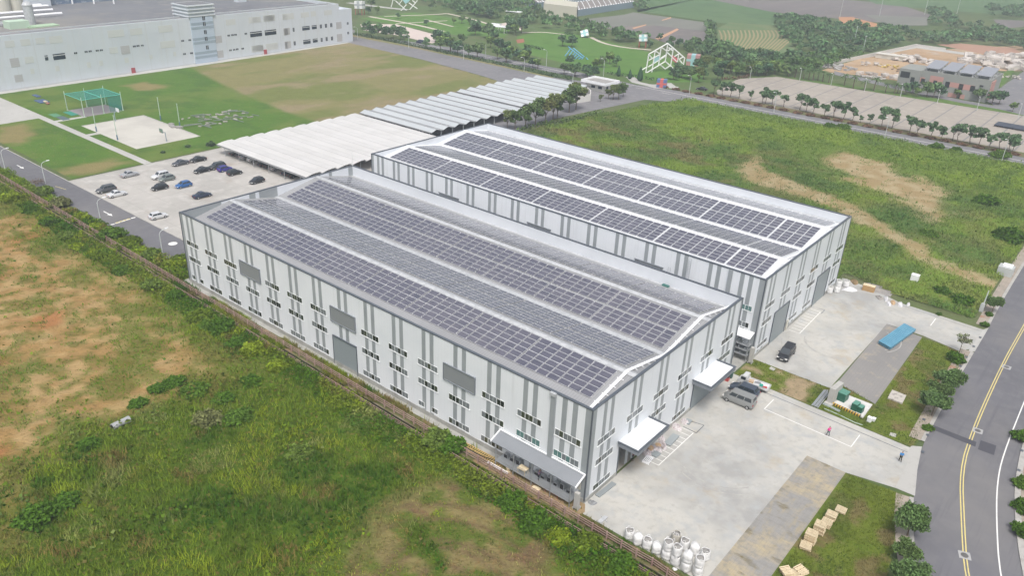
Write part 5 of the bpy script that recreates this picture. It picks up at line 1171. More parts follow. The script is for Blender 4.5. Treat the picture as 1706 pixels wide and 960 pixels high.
heap(1515,100,9,2.5,PALE,'pale heap of slabs behind the left end of the grey and pink building',40)
heap(1670,108,16,3,PALE,'big white debris heap at the right end of the building site',90)
heap(1700,100,12,3,PALE,'white debris heap touching the right edge of the photo',50)
heap(1392,112,7,1.5,M('grey_debris',(.34,.33,.32),.9),'grey rubble at the left tip of the building site',30)
heap(1468,128,8,1.2,PALE,'low pale rubble at the near edge of the building site',40)
heap(1455,108,5,2,PALE,'small stack of white sheets in the site middle',14)
heap(1485,112,5,1.6,M('yellow_plant',(.45,.33,.08),.7),'yellow machinery parts beside the stacked sheets',14)
heap(1500,118,4,1.6,M('brown_stack',(.22,.17,.14),.9),'dark stacked timber on the building site',14)
heap(1678,128,5,1.4,PALE,'long pale pile behind the grey and pink building',16)
b = MB(); p = G(1484,98); b.box(p.x-7,p.x+7,p.y-2.5,p.y+2.5,0,2.0); b.box(p.x-7.3,p.x+7.3,p.y-2.8,p.y+2.8,2.0,2.25); tag(b.build('site_shed', M('shed_white',(.60,.58,.52),.7, var=[(.3,(.5,.48,.43),.4,.6)])),'low white roofed shed on the building site','shed')
# grey and pink building with solar canopies
Q0 = G(1641,171); QL = G(1499,134); QR = G(1662,143); uL = Vector((1,0,0)); uR = Vector((0,-1,0))
LL = (QL-Q0).length; nF = uR
sb_ = thing('solar_roof_building','two-storey grey and pink building with four tilted solar canopies on its roof','building')
def qb(b, s0, s1, d0, d1, z0, z1, mi=None):
    vs = []
    for z in (z0,z1):
        for (s, d) in ((s0,d0),(s1,d0),(s1,d1),(s0,d1)): vs.append(Q0+uL*s+uR*d+Vector((0,0,z)))
    return b.add(vs, [(0,1,2,3),(7,6,5,4),(0,4,5,1),(1,5,6,2),(2,6,7,3),(3,7,4,0)], mi)
GB = M('grey_green_render', (.28,.29,.275), .85, var=[(.1,(.25,.26,.245),.4,.7)]); PK = M('pink_tile',(.46,.26,.23),.85); DKO = M('dark_opening',(.02,.025,.03),.4)
HB = 8.9
b = MB(); qb(b,0,26,0,.4,0,HB); qb(b,0,.4,.4,22,0,HB); qb(b,.4,26,21.6,22,0,HB); qb(b,25.6,26,.4,21.6,0,HB); qb(b,.4,25.6,.4,21.6,HB-1.2,HB-.9)
qb(b,26,34.5,-1.0,14,0,HB-.2); b.build('wall', GB, sb_)
def qwin(x0,y0,x1,y1,name,mt,th_=.05):
    Z = lambda a,c: GX(1360+a*.2028,60+c*.2028,Q0,nF); a, c = Z(x0,y0), Z(x1,y1); s0, s1 = sorted(((a-Q0).dot(uL),(c-Q0).dot(uL))); z0, z1 = sorted((a.z,c.z)); b = MB()
    off = -1.0 if s0 > 25.5 else 0
    qb(b,s0,s1,off-th_,off,max(z0,.05),z1); b.build(name,mt,sb_)
for r in [(1090,375,1185,430),(1200,392,1290,452),(1085,462,1210,525),(940,322,1035,392),(795,325,885,378)]: qwin(*r,'pink_panel',PK)
for r in [(1065,372,1088,425),(1176,390,1199,442),(1270,405,1294,458),(965,362,988,394),(785,332,806,376),(864,346,886,390),(1345,400,1370,420),(1155,480,1175,512),(705,282,768,342)]: qwin(*r,'dark_window',DKO,.09)
for k in range(4):
    s1 = .6+k*6.4; b = MB(); z0, z1 = HB+1.2, HB+2.7
    vs = [Q0+uL*s1+uR*1.0+Vector((0,0,z0)),Q0+uL*(s1+5.5)+uR*1.0+Vector((0,0,z0)),Q0+uL*(s1+5.5)+uR*15+Vector((0,0,z1)),Q0+uL*s1+uR*15+Vector((0,0,z1))]
    b.add(vs+[v-Vector((0,0,.18)) for v in vs],[(0,1,2,3),(7,6,5,4),(0,4,5,1),(1,5,6,2),(2,6,7,3),(3,7,4,0)]); b.build('solar_canopy', M('blue_solar',(.27,.28,.31),.3, spec=.6), sb_)
    b = MB()
    for s in (s1+.4,s1+5.1):
        for d in (1.4,8,14.5):
            p = Q0+uL*s+uR*d; b.beam((p.x,p.y,HB-1.),(p.x,p.y,z0+(z1-z0)*(d-1)/14-.15),.22,.22)
        p = Q0+uL*s+uR*1.4; q = Q0+uL*s+uR*8; b.beam((p.x,p.y,HB-.9),(q.x,q.y,z0+.6),.18,.18)
    b.build('canopy_frame', M('canopy_steel',(.5,.52,.53),.5), sb_)
b = MB(); qb(b,-.35,0,2,9,1,HB-1); b.build('pink_panel', PK, sb_)
# guardhouse
g0 = G(1004,155); gh = thing('guardhouse','small flat-roofed white guardhouse at the site gate','guardhouse')
gx0, gx1, gy0, gy1 = 129.2, 138.0, -197.2, -204.0
b = MB(); b.box(gx0,gx1,gy1,gy0,0,2.9); b.build('wall', M('cream_wall',(.60,.59,.56),.8), gh)
b = MB(); b.box(gx0-1.5,gx1+1.5,gy1-1.5,gy0+1.5,2.9,3.15); b.box(gx0-1.5,gx1+1.5,gy0+1.2,gy0+1.5,3.15,3.9); b.box(gx0-1.5,gx1+1.5,gy1-1.5,gy1-1.2,3.15,3.9); b.box(gx0-1.5,gx0-1.2,gy1-1.2,gy0+1.2,3.15,3.9); b.box(gx1+1.2,gx1+1.5,gy1-1.2,gy0+1.2,3.15,3.9); b.build('roof_rim', CAPW, gh)
b = MB(); b.box(gx0-1.2,gx1+1.2,gy1-1.2,gy0+1.2,3.15,3.2); b.build('roof', M('guard_roof',(.30,.29,.28),.9), gh)
for x in (gx0+1.2,gx0+4.4): b = MB(); b.box(x,x+1.8,gy0,gy0+.05,1.1,2.1); b.build('window', DKG, gh)
for y in (gy1+1.2,gy1+4.2): b = MB(); b.box(gx0-.05,gx0,y,y+1.4,1.1,2.1); b.build('window', DKG, gh)
b = MB(); cc = G(968,168)
arc = [(cc.x+9*math.cos(a),cc.y+1+7*math.sin(a)) for a in np.linspace(-2.6,.2,9)]
pw = Gs([(976,155),(983,161),(983,168),(972,170),(955,172)]); 
for a, c in zip(pw, pw[1:]): b.beam((a.x,a.y,1.3),(c.x,c.y,1.3),.3,2.6)
tag(b.build('curved_wall', M('cream_wall',(.60,.59,.56),.8)),'curved cream wall right of the last carport','wall')
# greenhouses / sheds at the top with white skylight dots
def longshed(pts, h, lab, dots):
    q = Gs(pts); t = thing('long_shed', lab, 'shed'); b = MB(); mid = [(q[0]+q[3])/2,(q[1]+q[2])/2]
    zt_ = Vector((0,0,h)); zr_ = Vector((0,0,h+2.2))
    b.add([q[0]+zt_,q[1]+zt_,mid[1]+zr_,mid[0]+zr_,q[2]+zt_,q[3]+zt_],[(0,1,2,3),(3,2,4,5),(0,3,5),(1,4,2)]); b.build('roof', M('brown_grey_roof',(.20,.18,.175),.85, var=[(.1,(.24,.215,.20),.4,.7)]), t)
    b = MB()
    for a, c in ((0,1),(1,2),(2,3),(3,0)): b.add([q[a],q[c],q[c]+zt_,q[a]+zt_],[(0,1,2,3)])
    b.build('wall', M('blue_grey_wall',(.18,.24,.29),.8), t); b = MB()
    for (e0,e1,f) in ((q[0]+zt_,q[1]+zt_,.0),(mid[0]+zr_,mid[1]+zr_,0)):
        for k in range(dots):
            a = e0.lerp(e1,(k+.2)/dots); c = e0.lerp(e1,(k+.7)/dots); o_ = (mid[0]+zr_-q[0]-zt_)*.1; up = Vector((0,0,.1))
            b.add([a+up,c+up,c+o_+up,a+o_+up],[(0,1,2,3)])
    for k in range(0,dots,2):
        a = (q[0]+zt_).lerp(q[1]+zt_,(k+.5)/dots); c = (mid[0]+zr_).lerp(mid[1]+zr_,(k+.5)/dots); d = (q[1]-q[0]).normalized()*.7; up = Vector((0,0,.12)); b.add([a+up,a+d+up,c+d+up,c+up],[(0,1,2,3)])
    b.build('skylights_band', CAPW, t)
longshed([(962,27),(1056,12),(1040,2),(950,14)],4,'long brown-roofed shed with dotted white skylights, nearest the grey field',22)
longshed([(895,14),(985,8),(960,-4),(860,2)],4,'long brown-roofed shed with white skylights at the top edge of the photo',22)
b = MB(); p = [G(905,24),G(960,31),G(962,22),G(910,14)]; b.prism([(v.x,v.y) for v in p],0,7); tag(b.build('cream_block', M('cream_render',(.52,.50,.42),.85)),'cream windowless block beside the dotted sheds','building')
# sculptures
def plane_bars(name, lab, base, nrm, bars, wd, mat_, org, sc, panels=(), legs=None):
    t = thing(name, lab, 'sculpture'); b = MB()
    for (x0,y0,x1,y1) in bars:
        a = GX(org[0]+x0*sc,org[1]+y0*sc,base,nrm); c = GX(org[0]+x1*sc,org[1]+y1*sc,base,nrm); b.tube(a,c,wd,n=6)
    b.build('frame', mat_, t)
    for pts, mt in panels:
        q = [GX(org[0]+x*sc,org[1]+y*sc,base,nrm) for x,y in pts]; d = nrm.normalized()*.12; b = MB(); b.add([v-d for v in q]+[v+d for v in q],[(0,1,2,3),(7,6,5,4),(0,4,5,1),(1,5,6,2),(2,6,7,3),(3,7,4,0)]); b.build('coloured_panel', mt, t)
    return t
CY = M('pale_cyan',(.30,.52,.55),.6); RDP = M('coral_red',(.55,.10,.14),.6); SCW = M('sculpture_white',(.72,.72,.72),.5)
A_ = G(1076,121); C_ = G(1108,118); D_ = G(1136,119); C_ = C_+Vector((0,0,0))
n1 = (C_-A_).cross(Vector((0,0,1))).normalized(); n2 = (D_-C_).cross(Vector((0,0,1))).normalized()
o6, s6 = (1040,0), 240/1706
t1 = plane_bars('frame_sculpture','tall white open lattice sculpture like a cube corner with a cyan and a red panel',A_,n1,[(290,640,515,510),(290,640,255,860),(365,600,320,893),(435,565,405,775),(515,510,485,725),(285,790,495,655),(262,862,485,725),(300,655,335,690),(290,712,430,640),(370,603,425,640),(445,562,500,600),(430,690,490,650),(200,830,262,795)],.28,SCW,o6,s6,[([(362,668),(430,635),(418,705),(343,745)],CY)])
t2 = plane_bars('frame','x',C_,n2,[(515,510,715,685),(715,685,690,830),(645,635,605,885),(580,575,550,775),(485,725,610,830),(510,620,700,800),(515,600,580,560),(525,560,575,600),(590,670,645,635),(650,700,700,670),(655,710,690,750),(430,770,485,815),(485,815,550,770)],.28,SCW,o6,s6,[([(572,650),(638,695),(628,755),(568,708)],RDP)])
for c in list(t2.children): c.parent = t1
bpy.data.objects.remove(t2)
B7 = G(672,18); nv = Vector((CF.x,CF.y,0)).normalized()
plane_bars('frame_sculpture','white crossed-bar sculpture with a cyan panel cut by the top edge',B7,nv,[(545,-60,510,80),(560,5,690,120),(640,0,600,50),(820,0,730,110),(690,50,625,125),(720,30,820,100),(760,0,800,35),(545,0,620,-90),(830,-10,760,-80)],.3,SCW,(580,0),s6,[([(640,-10),(735,-10),(715,20),(680,42)],CY)])
B8 = G(958,98)
plane_bars('blue_sculpture','row of slanting light blue bars on the park lawn',B8,nv,[(900,550,1075,690),(960,565,1090,670),(930,572,862,660),(958,592,885,690),(985,610,925,690),(1010,630,945,700),(1035,650,970,710),(1060,670,1000,715),(1085,672,1030,730),(1110,680,1150,720)],.25,M('sky_blue_paint',(.13,.36,.60),.6),(820,0),s6)
def cube_art(px, py, s, lab, m1, m2, tilt, legs=0):
    p = G(px,py); t = thing('cube_pavilion', lab, 'pavilion', (p.x,p.y,0), .4)
    b = MB(); b.T = Matrix.Translation((0,0,legs+s*.5))@Matrix.Rotation(tilt,4,'X')@Matrix.Rotation(tilt*.7,4,'Y'); b.box(-s*.6,s*.6,-s/2,s/2,-s/2,s/2,0); b.box(-s*.2,s*.2,-s*.51,s*.51,-s*.51,s*.51,1); b.box(-s*.61,s*.61,-s*.52,s*.52,-s*.1,s*.12,1); b.build('box_shell', [m1,m2], t)
    if legs:
        b = MB()
        for x in (-s*.5,s*.5):
            for y in (-s*.4,s*.4): b.tube((x,y,0),(x,y,legs+.3),.25,n=6)
        b.build('supports', M('brick_red',(.32,.10,.07),.8), t)
cube_art(974,62,3.4,'tilted white and cyan cube on the far side of the park lawn',SCW,CY,.5)
cube_art(1070,79,3.3,'white striped box raised on red legs beside the park path',SCW,CY,.15,3.2)
cube_art(1154,108,4.8,'red and cyan box right behind the white frame sculpture',M('dusty_red',(.42,.22,.22),.7),CY,.0)
cube_art(600,24,4.2,'white roofed box on red posts beside the huge factory end',SCW,M('grey_roof2',(.35,.38,.4),.6),.05,3.6)
cube_art(1102,145,3.2,'small multicoloured cube sign at the park entrance',M('sign_blue',(.10,.16,.32),.6),M('sign_red',(.55,.12,.10),.6),.0)
for i, (px, py, w_, d_) in enumerate([(832,54,9,5),(825,50,6,4),(856,28,10,4)]):
    p = G(px,py); b = MB(); b.box(-w_/2,w_/2,-d_/2,d_/2,3.2,3.5); t = thing('park_shelter',['white roofed park shelter among trees left of the big lawn','smaller white roofed shelter next to the larger one','long thin white shelter beside the pink plaza'][i],'shelter',(p.x,p.y,0),.3); b.build('roof',CAPW,t)
    b = MB()
    for x in (-w_*.4,w_*.4):
        for y in (-d_*.35,d_*.35): b.tube((x,y,0),(x,y,3.2),.15,n=6)
    b.build('column_set', SCW, t)
# lamps
def street_lamp(px, py, h, rz, lab, grp=None):
    p = G(px,py); t = thing('street_lamp', lab, 'street lamp', (p.x,p.y,0), rz, grp); b = MB(); b.tube((0,0,0),(0,0,h*.86),.11,.08,n=6)
    pts = [Vector((0,0,h*.86)),Vector((.25,0,h*.94)),Vector((.7,0,h*.98)),Vector((1.5,0,h))]; b.path(pts,.06,n=5); b.build('pole', POLE, t)
    b = MB(); b.box(1.3,2.0,-.14,.14,h-.04,h+.1); b.build('lamp_head', CAPW, t)
for i, (px, py, h) in enumerate([(9,284,5.5),(76,306,5.5),(169,374,5.8),(272,429,5.8)]): street_lamp(px,py,h,-PI/2,['street lamp at the left edge of the photo beside the access road','street lamp next to the brown bare bush on the access road','street lamp by the yellow and white dashed line of the access road','street lamp closest to the front hall on the access road'][i])
for (px,py) in [(1148,157),(1289,187),(1473,232),(1668,271),(1005,127),(910,111),(809,95),(873,119),(772,99),(681,80),(596,65),(953,152)]: street_lamp(px,py,7.5 if px>880 else 6,PI/2-.3,'pale street lamp along the public road and hedge','street lamps of the public road')
for (px,py) in [(1384,143),(1440,152),(1499.5,162),(1561,172.5),(1627,184),(1696,196),(1249,132),(1332,134)]: street_lamp(px,py,5.5,PI/2,'pale lamp on the verge behind the paved lot','lamps behind the paved lot')
for i, (px,py,h) in enumerate([(1437,88,9),(1399,28,12),(1465,26,12),(1540,24,12),(1594,22,10),(1423,70,9)]):
    p = G(px,py); b = MB(); b.tube((0,0,0),(0,0,h),.16,.10,n=6); b.box(-.1,.1,-1.2,1.2,h-.7,h-.5); o = b.build('utility_pole', POLE); o.location = (p.x,p.y,0); tag(o,['white utility pole standing before the dark wood','distant utility pole at the end of the orange soil','distant utility pole above the grey ploughed plot','distant utility pole at the edge of the far crop','distant utility pole farthest right in the fields','thin utility pole within the dark wood'][i],'pole')
# dark object on the paved lot: solar panel bench
p = G(1690,213); b = MB(); b.box(-9,9,-3.6,3.6,.35,.6); 
for x in (-8,-3,3,8):
    for y in (-3,3): b.box(x-.1,x+.1,y-.1,y+.1,0,.35)
o = b.build('dark_platform', M('blue_black',(.02,.025,.045),.35)); o.location = (p.x-3,p.y,0.02); tag(o,'flat blue-black platform lying on the paved lot at the right edge','platform')
v = make_car('parked_car','black car parked at the left corner of the paved lot','car','sedan',BK); p = G(1169,150); v.location = (p.x,p.y,.02); v.rotation_euler[2] = .1
v = make_car('parked_car','dark blue van on the public road behind the hedge','van','minivan',(.03,.04,.09)); p = G(700,72); v.location = (p.x,p.y,.02)
v = make_car('scooter','x','x','hatch',BK) if 0 else None

# ================================================================ far woods (one mass)
def woodland(name, polys, n_tree, size, base, ht=(5,9), cards=46):
    P = []; C = []; S = []
    for poly, n_ in zip(polys, n_tree):
        q = [(v.x,v.y) for v in Gs(poly)]; X0_, X1_ = min(v[0] for v in q), max(v[0] for v in q); Y0_, Y1_ = min(v[1] for v in q), max(v[1] for v in q); k = 0; tries = 0
        while k < n_ and tries < n_*30:
            tries += 1; x, y = random.uniform(X0_,X1_), random.uniform(Y0_,Y1_)
            if not pip(q, np.array([x]), np.array([y]))[0]: continue
            k += 1; h = random.uniform(*ht); r = h*random.uniform(.38,.6); d = rng.normal(size=(cards,3)); d /= np.linalg.norm(d,axis=1)[:,None]; d[:,2] = np.abs(d[:,2])*1.0-.15
            pp = d*(r*rng.uniform(.6,1.05,(cards,1)))*[1,1,.8]+[x,y,h*.55]; c = np.array(base)*random.uniform(.7,1.35)*(1+rng.uniform(-.1,.1,3))
            P.append(pp); C.append(c*(1+rng.uniform(-.25,.3,(cards,1)))); S.append(size*rng.uniform(.7,1.3,cards)*h/7)
    me = cards_mesh(name, np.concatenate(P), np.concatenate(S), np.clip(np.concatenate(C),0,1)); o = bpy.data.objects.new(name, me); COL.objects.link(o); o['kind'] = 'stuff'; return o
woodland('far_wood', [[(1285,30),(1300,28),(1400,40),(1480,50),(1545,62),(1500,74),(1430,92),(1370,108),(1330,112),(1335,88),(1300,66)],[(1540,62),(1600,58),(1706,62),(1720,100),(1690,80),(1620,72),(1530,76)],[(1545,20),(1570,18),(1600,38),(1706,58),(1706,70),(1640,64),(1550,40)],[(1640,12),(1706,14),(1706,32),(1650,28)]], [330,130,90,60], 1.9, (.095,.165,.075), (3,5.5))
woodland('far_wood', [[(740,-8),(880,-8),(900,20),(950,34),(1000,50),(1090,68),(1080,78),(1000,66),(930,50),(880,42),(830,36),(760,22)],[(1140,78),(1180,72),(1240,96),(1330,98),(1340,112),(1260,112),(1160,98)],[(690,-8),(760,-8),(830,25),(790,30),(720,18)],[(1178,40),(1186,36),(1188,60),(1180,66)],[(1056,-2),(1074,-2),(1078,18),(1058,18)]], [260,80,60,14,16], 1.9, (.095,.165,.07), (3.2,6))
woodland('far_scrub', [[(1190,118),(1290,110),(1420,96),(1450,92),(1400,104),(1330,128),(1230,128)],[(1330,100),(1450,84),(1390,112),(1340,122)]], [110,50], 1.6, (.08,.14,.045), (2.5,5))
# ================================================================ yard objects
# brown fence
fn = thing('brown_fence','long brown post-and-rail fence between the front hall and the overgrown field','fence')
fx = list(np.arange(-24,176,2.05)); FENH = 1.25
def fyy(x): return FY(x) if x > -9.5 else FY(-9.5)+(-9.5-x)*.10-(.25 if x < -11 else 0)
for x in fx:
    b = MB(); b.box(x-.075,x+.075,fyy(x)-.075,fyy(x)+.075,-.1,FENH); b.add([(x-.085,fyy(x)-.085,FENH),(x+.085,fyy(x)-.085,FENH),(x+.085,fyy(x)+.085,FENH),(x-.085,fyy(x)+.085,FENH),(x,fyy(x),FENH+.07)],[(0,1,4),(1,2,4),(2,3,4),(3,0,4)]); b.build('post', BROWNF, fn)
for z in (.38,.72,1.06):
    b = MB()
    for a, c in zip(fx, fx[1:]): b.beam((a,fyy(a)-.1,z),(c,fyy(c)-.1,z),.06,.10)
    b.build('rail', BROWNF, fn)
fn2 = thing('low_rail_fence','lower brown rail fence on the field side of the drainage channel, half hidden by weeds','fence')
fx2 = list(np.arange(-24,176,2.9))
for x in fx2: b = MB(); b.box(x-.07,x+.07,FY(x)+1.42,FY(x)+1.56,-.1,.75); b.build('post', BROWNF, fn2)
for z in (.35,.66):
    b = MB()
    for a, c in zip(fx2, fx2[1:]): b.beam((a,FY(a)+1.4,z),(c,FY(c)+1.4,z),.05,.11)
    b.build('rail', BROWNF, fn2)

# bulk bags
BAGM = M('woven_bag', (.72,.72,.72), .8, obj=True, var=[(2,(.58,.58,.58),.45,.7),(6,(.68,.68,.67),.5,.7)], bump=(3,.6,.15)); GRAV = M('bag_gravel', (.24,.235,.225), .95, var=[(9,(.36,.35,.33),.45,.65)], bump=(12,.9,.05))
BAGD = M('woven_bag_dusty', (.44,.42,.37), .85, obj=True, var=[(2,(.34,.32,.28),.45,.7)], bump=(3,.6,.15))
def bag_proto(i, closed=False, dusty=False):
    random.seed(500+i); t = thing('bulk_bag','x','bulk bag'); n = 14; b = MB()
    prof = [(.40,0),(.50,.12),(.53,.45),(.50,.52),(.53,.6),(.52,.9),(.48,1.12)]+([(.46,1.2),(.40,1.15)] if not closed else [(.36,1.22),(.2,1.3),(.08,1.42)])
    vs = []; fs = []
    ph = [random.uniform(0,6.28) for _ in range(3)]
    for r, z in prof:
        for k in range(n):
            a = 2*PI*k/n; sq = 1+.06*math.cos(4*a); rr = r*sq*(1+.05*math.sin(3*a+ph[0])+.04*math.sin(5*a+ph[1]+z*4)+random.uniform(-.02,.02)); vs.append((rr*math.cos(a),rr*math.sin(a),z+(.05*math.sin(2*a+ph[2]) if z > 1 else 0)))
    for j in range(len(prof)-1):
        for k in range(n): fs.append((j*n+k,j*n+(k+1)%n,(j+1)*n+(k+1)%n,(j+1)*n+k))
    fs.append(tuple(range(n-1,-1,-1)))
    if closed: fs.append(tuple((len(prof)-1)*n+k for k in range(n)))
    b.add(vs, fs); b.build('sack', BAGD if dusty else BAGM, t, smooth=True)
    if not closed: g = MB(); g.lathe([(.47,1.02),(.44,1.06),(.25,1.13),(.05,1.16)],n=14,wob=.04); g.build('gravel_fill', GRAV, t)
    for k in range(4):
        a = PI/4+k*PI/2; l = MB(); c = Vector((math.cos(a)*.45,math.sin(a)*.45,1.12)); s = Vector((-math.sin(a),math.cos(a),0)); o = Vector((math.cos(a),math.sin(a),0)); f_ = random.uniform(-.2,.15)
        l.path([c-s*.16,c-s*.1+Vector((0,0,.22))+o*f_,c+s*.1+Vector((0,0,.22))+o*f_,c+s*.16],.022,n=4); l.build('lifting_loop', BAGM, t)
    return t
BP = [bag_proto(0),bag_proto(1),bag_proto(2,True),bag_proto(3,False,True)]
for t_ in BP: t_.scale = (1.1,1.1,1.13)
used = set()
def bag(k, x, y, z, lab, group=None):
    if k not in used: used.add(k); t = BP[k]; t.location = (x,y,z); t.rotation_euler[2] = random.uniform(0,6.28); t['label'] = lab
    else: t = dup(BP[k],(x,y,z),random.uniform(0,6.28),lab)
    if group: t['group'] = group
    elif 'group' in t: del t['group']
    return t
zb = lambda a, c: (1020+a*.11723, 850+c*.11723)
bl = [((235,405),0,0,'dirty open bulk bag at the left end of the bag row on the front yard'),((355,478),2,0,'tied white bulk bag second from the left in the front yard row'),((490,540),1,0,'open round bulk bag third from the left in the front yard row'),((620,610),2,0,'white bulk bag with a peaked knot, fourth from the left in the front yard row'),
 ((765,690),1,1,'fifth from the left in the front yard row'),((890,765),0,1,'sixth from the left in the front yard row'),((1040,860),2,1,'seventh from the left in the front yard row'),((1205,925),1,1,'nearest the paver strip in the front yard row'),
 ((895,455),3,0,'dusty brown bulk bag standing behind the front yard row, leftmost of the back row'),((1020,550),0,0,'white bulk bag second in the back row of the front yard'),((1160,620),2,0,'bulk bag with folded white cover, third in the back row of the front yard'),((1305,700),0,0,'open bulk bag at the right end of the back row of the front yard')]
for (a, c), k, two, lab in bl:
    p = G(*zb(a,c)); 
    if two: bag(2 if k else 1,p.x,p.y,.0,'lower of two stacked bags, '+lab); bag(k,p.x,p.y-.02,1.28,'upper of two stacked bags, '+lab)
    else: bag(k,p.x,p.y,0,lab)
zb2 = lambda a, c: (1360+a*.125, 440+c*.125)
for (a, c), k, z, lab in [((170,385),1,0,'white bulk bag against the rear hall corner, nearest the roller door'),((268,378),2,0,'lower white bulk bag by the rear hall corner, under another bag'),((272,378),1,1.3,'white bulk bag on top of another at the rear hall corner'),((388,300),0,0,'white bulk bag farthest from the roller door at the rear hall corner')]:
    p = G(*zb2(a,c)); bag(k,p.x,p.y,z,lab)
random.seed(99)
def lump(name, pts, th_, mat_, lab, cat, z=0, wob=.15, seg=10, rise=.4):
    """crumpled cloth / low heap over an outline"""
    cx = sum(p[0] for p in pts)/len(pts); cy = sum(p[1] for p in pts)/len(pts); pl = smooth([tuple(p[:2]) for p in pts]+[tuple(pts[0][:2])],2)[:-1]; n = len(pl); vs = []; fs = []
    rings = [(1.0,0.0),(.86,.45),(.6,.8),(.3,1.0)]
    for r, h in rings:
        for q in pl: vs.append((cx+(q[0]-cx)*r*(1+random.uniform(-.06,.06)), cy+(q[1]-cy)*r*(1+random.uniform(-.06,.06)), z+th_*h*(1+random.uniform(-rise,rise)) if h else z))
    vs.append((cx,cy,z+th_*.9))
    for j in range(len(rings)-1):
        for k in range(n): fs.append((j*n+k,j*n+(k+1)%n,(j+1)*n+(k+1)%n,(j+1)*n+k))
    for k in range(n): fs.append(((len(rings)-1)*n+k,(len(rings)-1)*n+(k+1)%n,len(vs)-1))
    b = MB(); b.add(vs, fs); return tag(b.build(name, mat_, fixn=True), lab, cat)
TARP = M('white_plastic', (.66,.66,.68), .5, var=[(1.5,(.52,.52,.55),.45,.65)])
GRVL = M('gravel_pad', (.30,.285,.27), .95, var=[(.6,(.38,.35,.31),.45,.65),(4,(.23,.22,.21),.5,.7)], bump=(5,.8,.15))
P2 = lambda l: [tuple(G(*zb2(a,c)))[:2] for a, c in l]
lump('tarpaulin',P2([(330,345),(430,300),(560,345),(520,375),(400,360)]),.35,TARP,'crumpled white tarpaulin spread beside the bulk bags at the rear hall','tarpaulin')
sheet('gravel_pad',P2([(610,265),(760,245),(900,290),(1025,390),(985,440),(850,395),(760,370)]),GRVL,.03)
lump('soil_heap',P2([(450,215),(540,215),(570,265),(500,290)]),.5,DIRT,'brown soil heap behind the bulk bags of the rear yard','soil heap')
lump('rubble_heap',P2([(780,425),(860,430),(900,470),(840,490)]),.35,GRVL,'grey rubble heap left of the white rubbish by the rear yard edge','rubble')
for pts, m_, lab in (([(900,440),(960,450),(950,510),(905,500)],TARP,'white rubbish sack, leftmost at the rear yard edge'),([(930,520),(985,510),(1005,570),(950,560)],TARP,'white rubbish sack nearest the yard at the rear yard edge'),([(985,500),(1060,505),(1050,550),(1000,545)],M('cardboard',(.45,.32,.2),.85),'brown cardboard heap among the white sacks at the rear yard edge'),([(1080,520),(1130,520),(1160,575),(1090,575)],TARP,'grey-white sack right of the cardboard at the rear yard edge'),([(1200,540),(1250,545),(1245,560),(1205,558)],TARP,'small white bag at the right end of the rubbish line')):
    lump('rubbish_sack',P2(pts),.5,m_,lab,'rubbish')
b = MB(); p = G(*zb2(1330,420)); lump('plastic_scrap',[(p.x-1,p.y-1),(p.x+1,p.y-1),(p.x+1,p.y+.8),(p.x-.8,p.y+1)],.15,TARP,'pale plastic scrap lying in the meadow behind the rubbish line','scrap')
# cable / timber crate
def crate(x, y, rz, w_, d_, h, lab):
    t = thing('timber_crate', lab, 'crate', (x,y,0), rz); b = MB()
    for k in range(7): u = -w_/2+w_*(k+.5)/7; b.box(u-w_/16,u+w_/16,-d_/2,d_/2,h,h+.03)
    b.build('lid', WOODP, t); b = MB()
    for k in range(4):
        z = h*(k+.5)/4; zz = h/9
        b.box(-w_/2,w_/2,-d_/2-.02,-d_/2,z-zz,z+zz); b.box(-w_/2,w_/2,d_/2,d_/2+.02,z-zz,z+zz); b.box(-w_/2-.02,-w_/2,-d_/2,d_/2,z-zz,z+zz); b.box(w_/2,w_/2+.02,-d_/2,d_/2,z-zz,z+zz)
    b.box(-w_/2+.01,w_/2-.01,-d_/2+.01,d_/2-.01,0,h-.01); b.build('side_boards', M('pallet_wood_dark',(.42,.27,.13),.85), t); return t
p = G(*zb2(680,365)); crate(p.x,p.y-.5,.12,2.2,1.1,1.15,'orange-brown timber crate at the far edge of the rear yard')
# blue sheet stack
q = [G(*(1440+a*.18746,440+c*.18746)) for a, c in ((118,712),(345,552),(465,602),(225,772))]
e1 = (q[1]-q[0]); e2 = (q[3]-q[0]); sw = thing('sheet_stack','stack of long ribbed light blue roofing sheets lying on the rear grey paver strip','sheet stack')
BLU = M('blue_sheet', (.10,.27,.38), .5, var=[(.6,(.13,.31,.42),.45,.65)])
for k, (z, sh) in enumerate(((.25,0),(.42,.12),(.60,.02))):
    b = MB(); n = 14; o0 = q[0]+e1.normalized()*sh
    for i in range(n):
        a, c = i/n, (i+1)/n; h = .06 if i % 2 else 0
        v = [o0+e2*a,o0+e2*c,o0+e2*c+e1,o0+e2*a+e1]; b.add([x+Vector((0,0,z+h)) for x in v]+[x+Vector((0,0,z-.03)) for x in v],[(0,3,2,1) if False else (0,1,2,3),(0,4,5,1),(2,6,7,3),(3,7,4,0),(1,5,6,2)])
    b.build('roof_sheet', BLU, sw, fixn=True)
for s in (.15,.5,.85): b = MB(); a = q[0]+e1*s; c = a+e2; b.beam(a+Vector((0,0,.11)),c+Vector((0,0,.11)),.15,.2); b.build('support_timber', DGREY, sw)
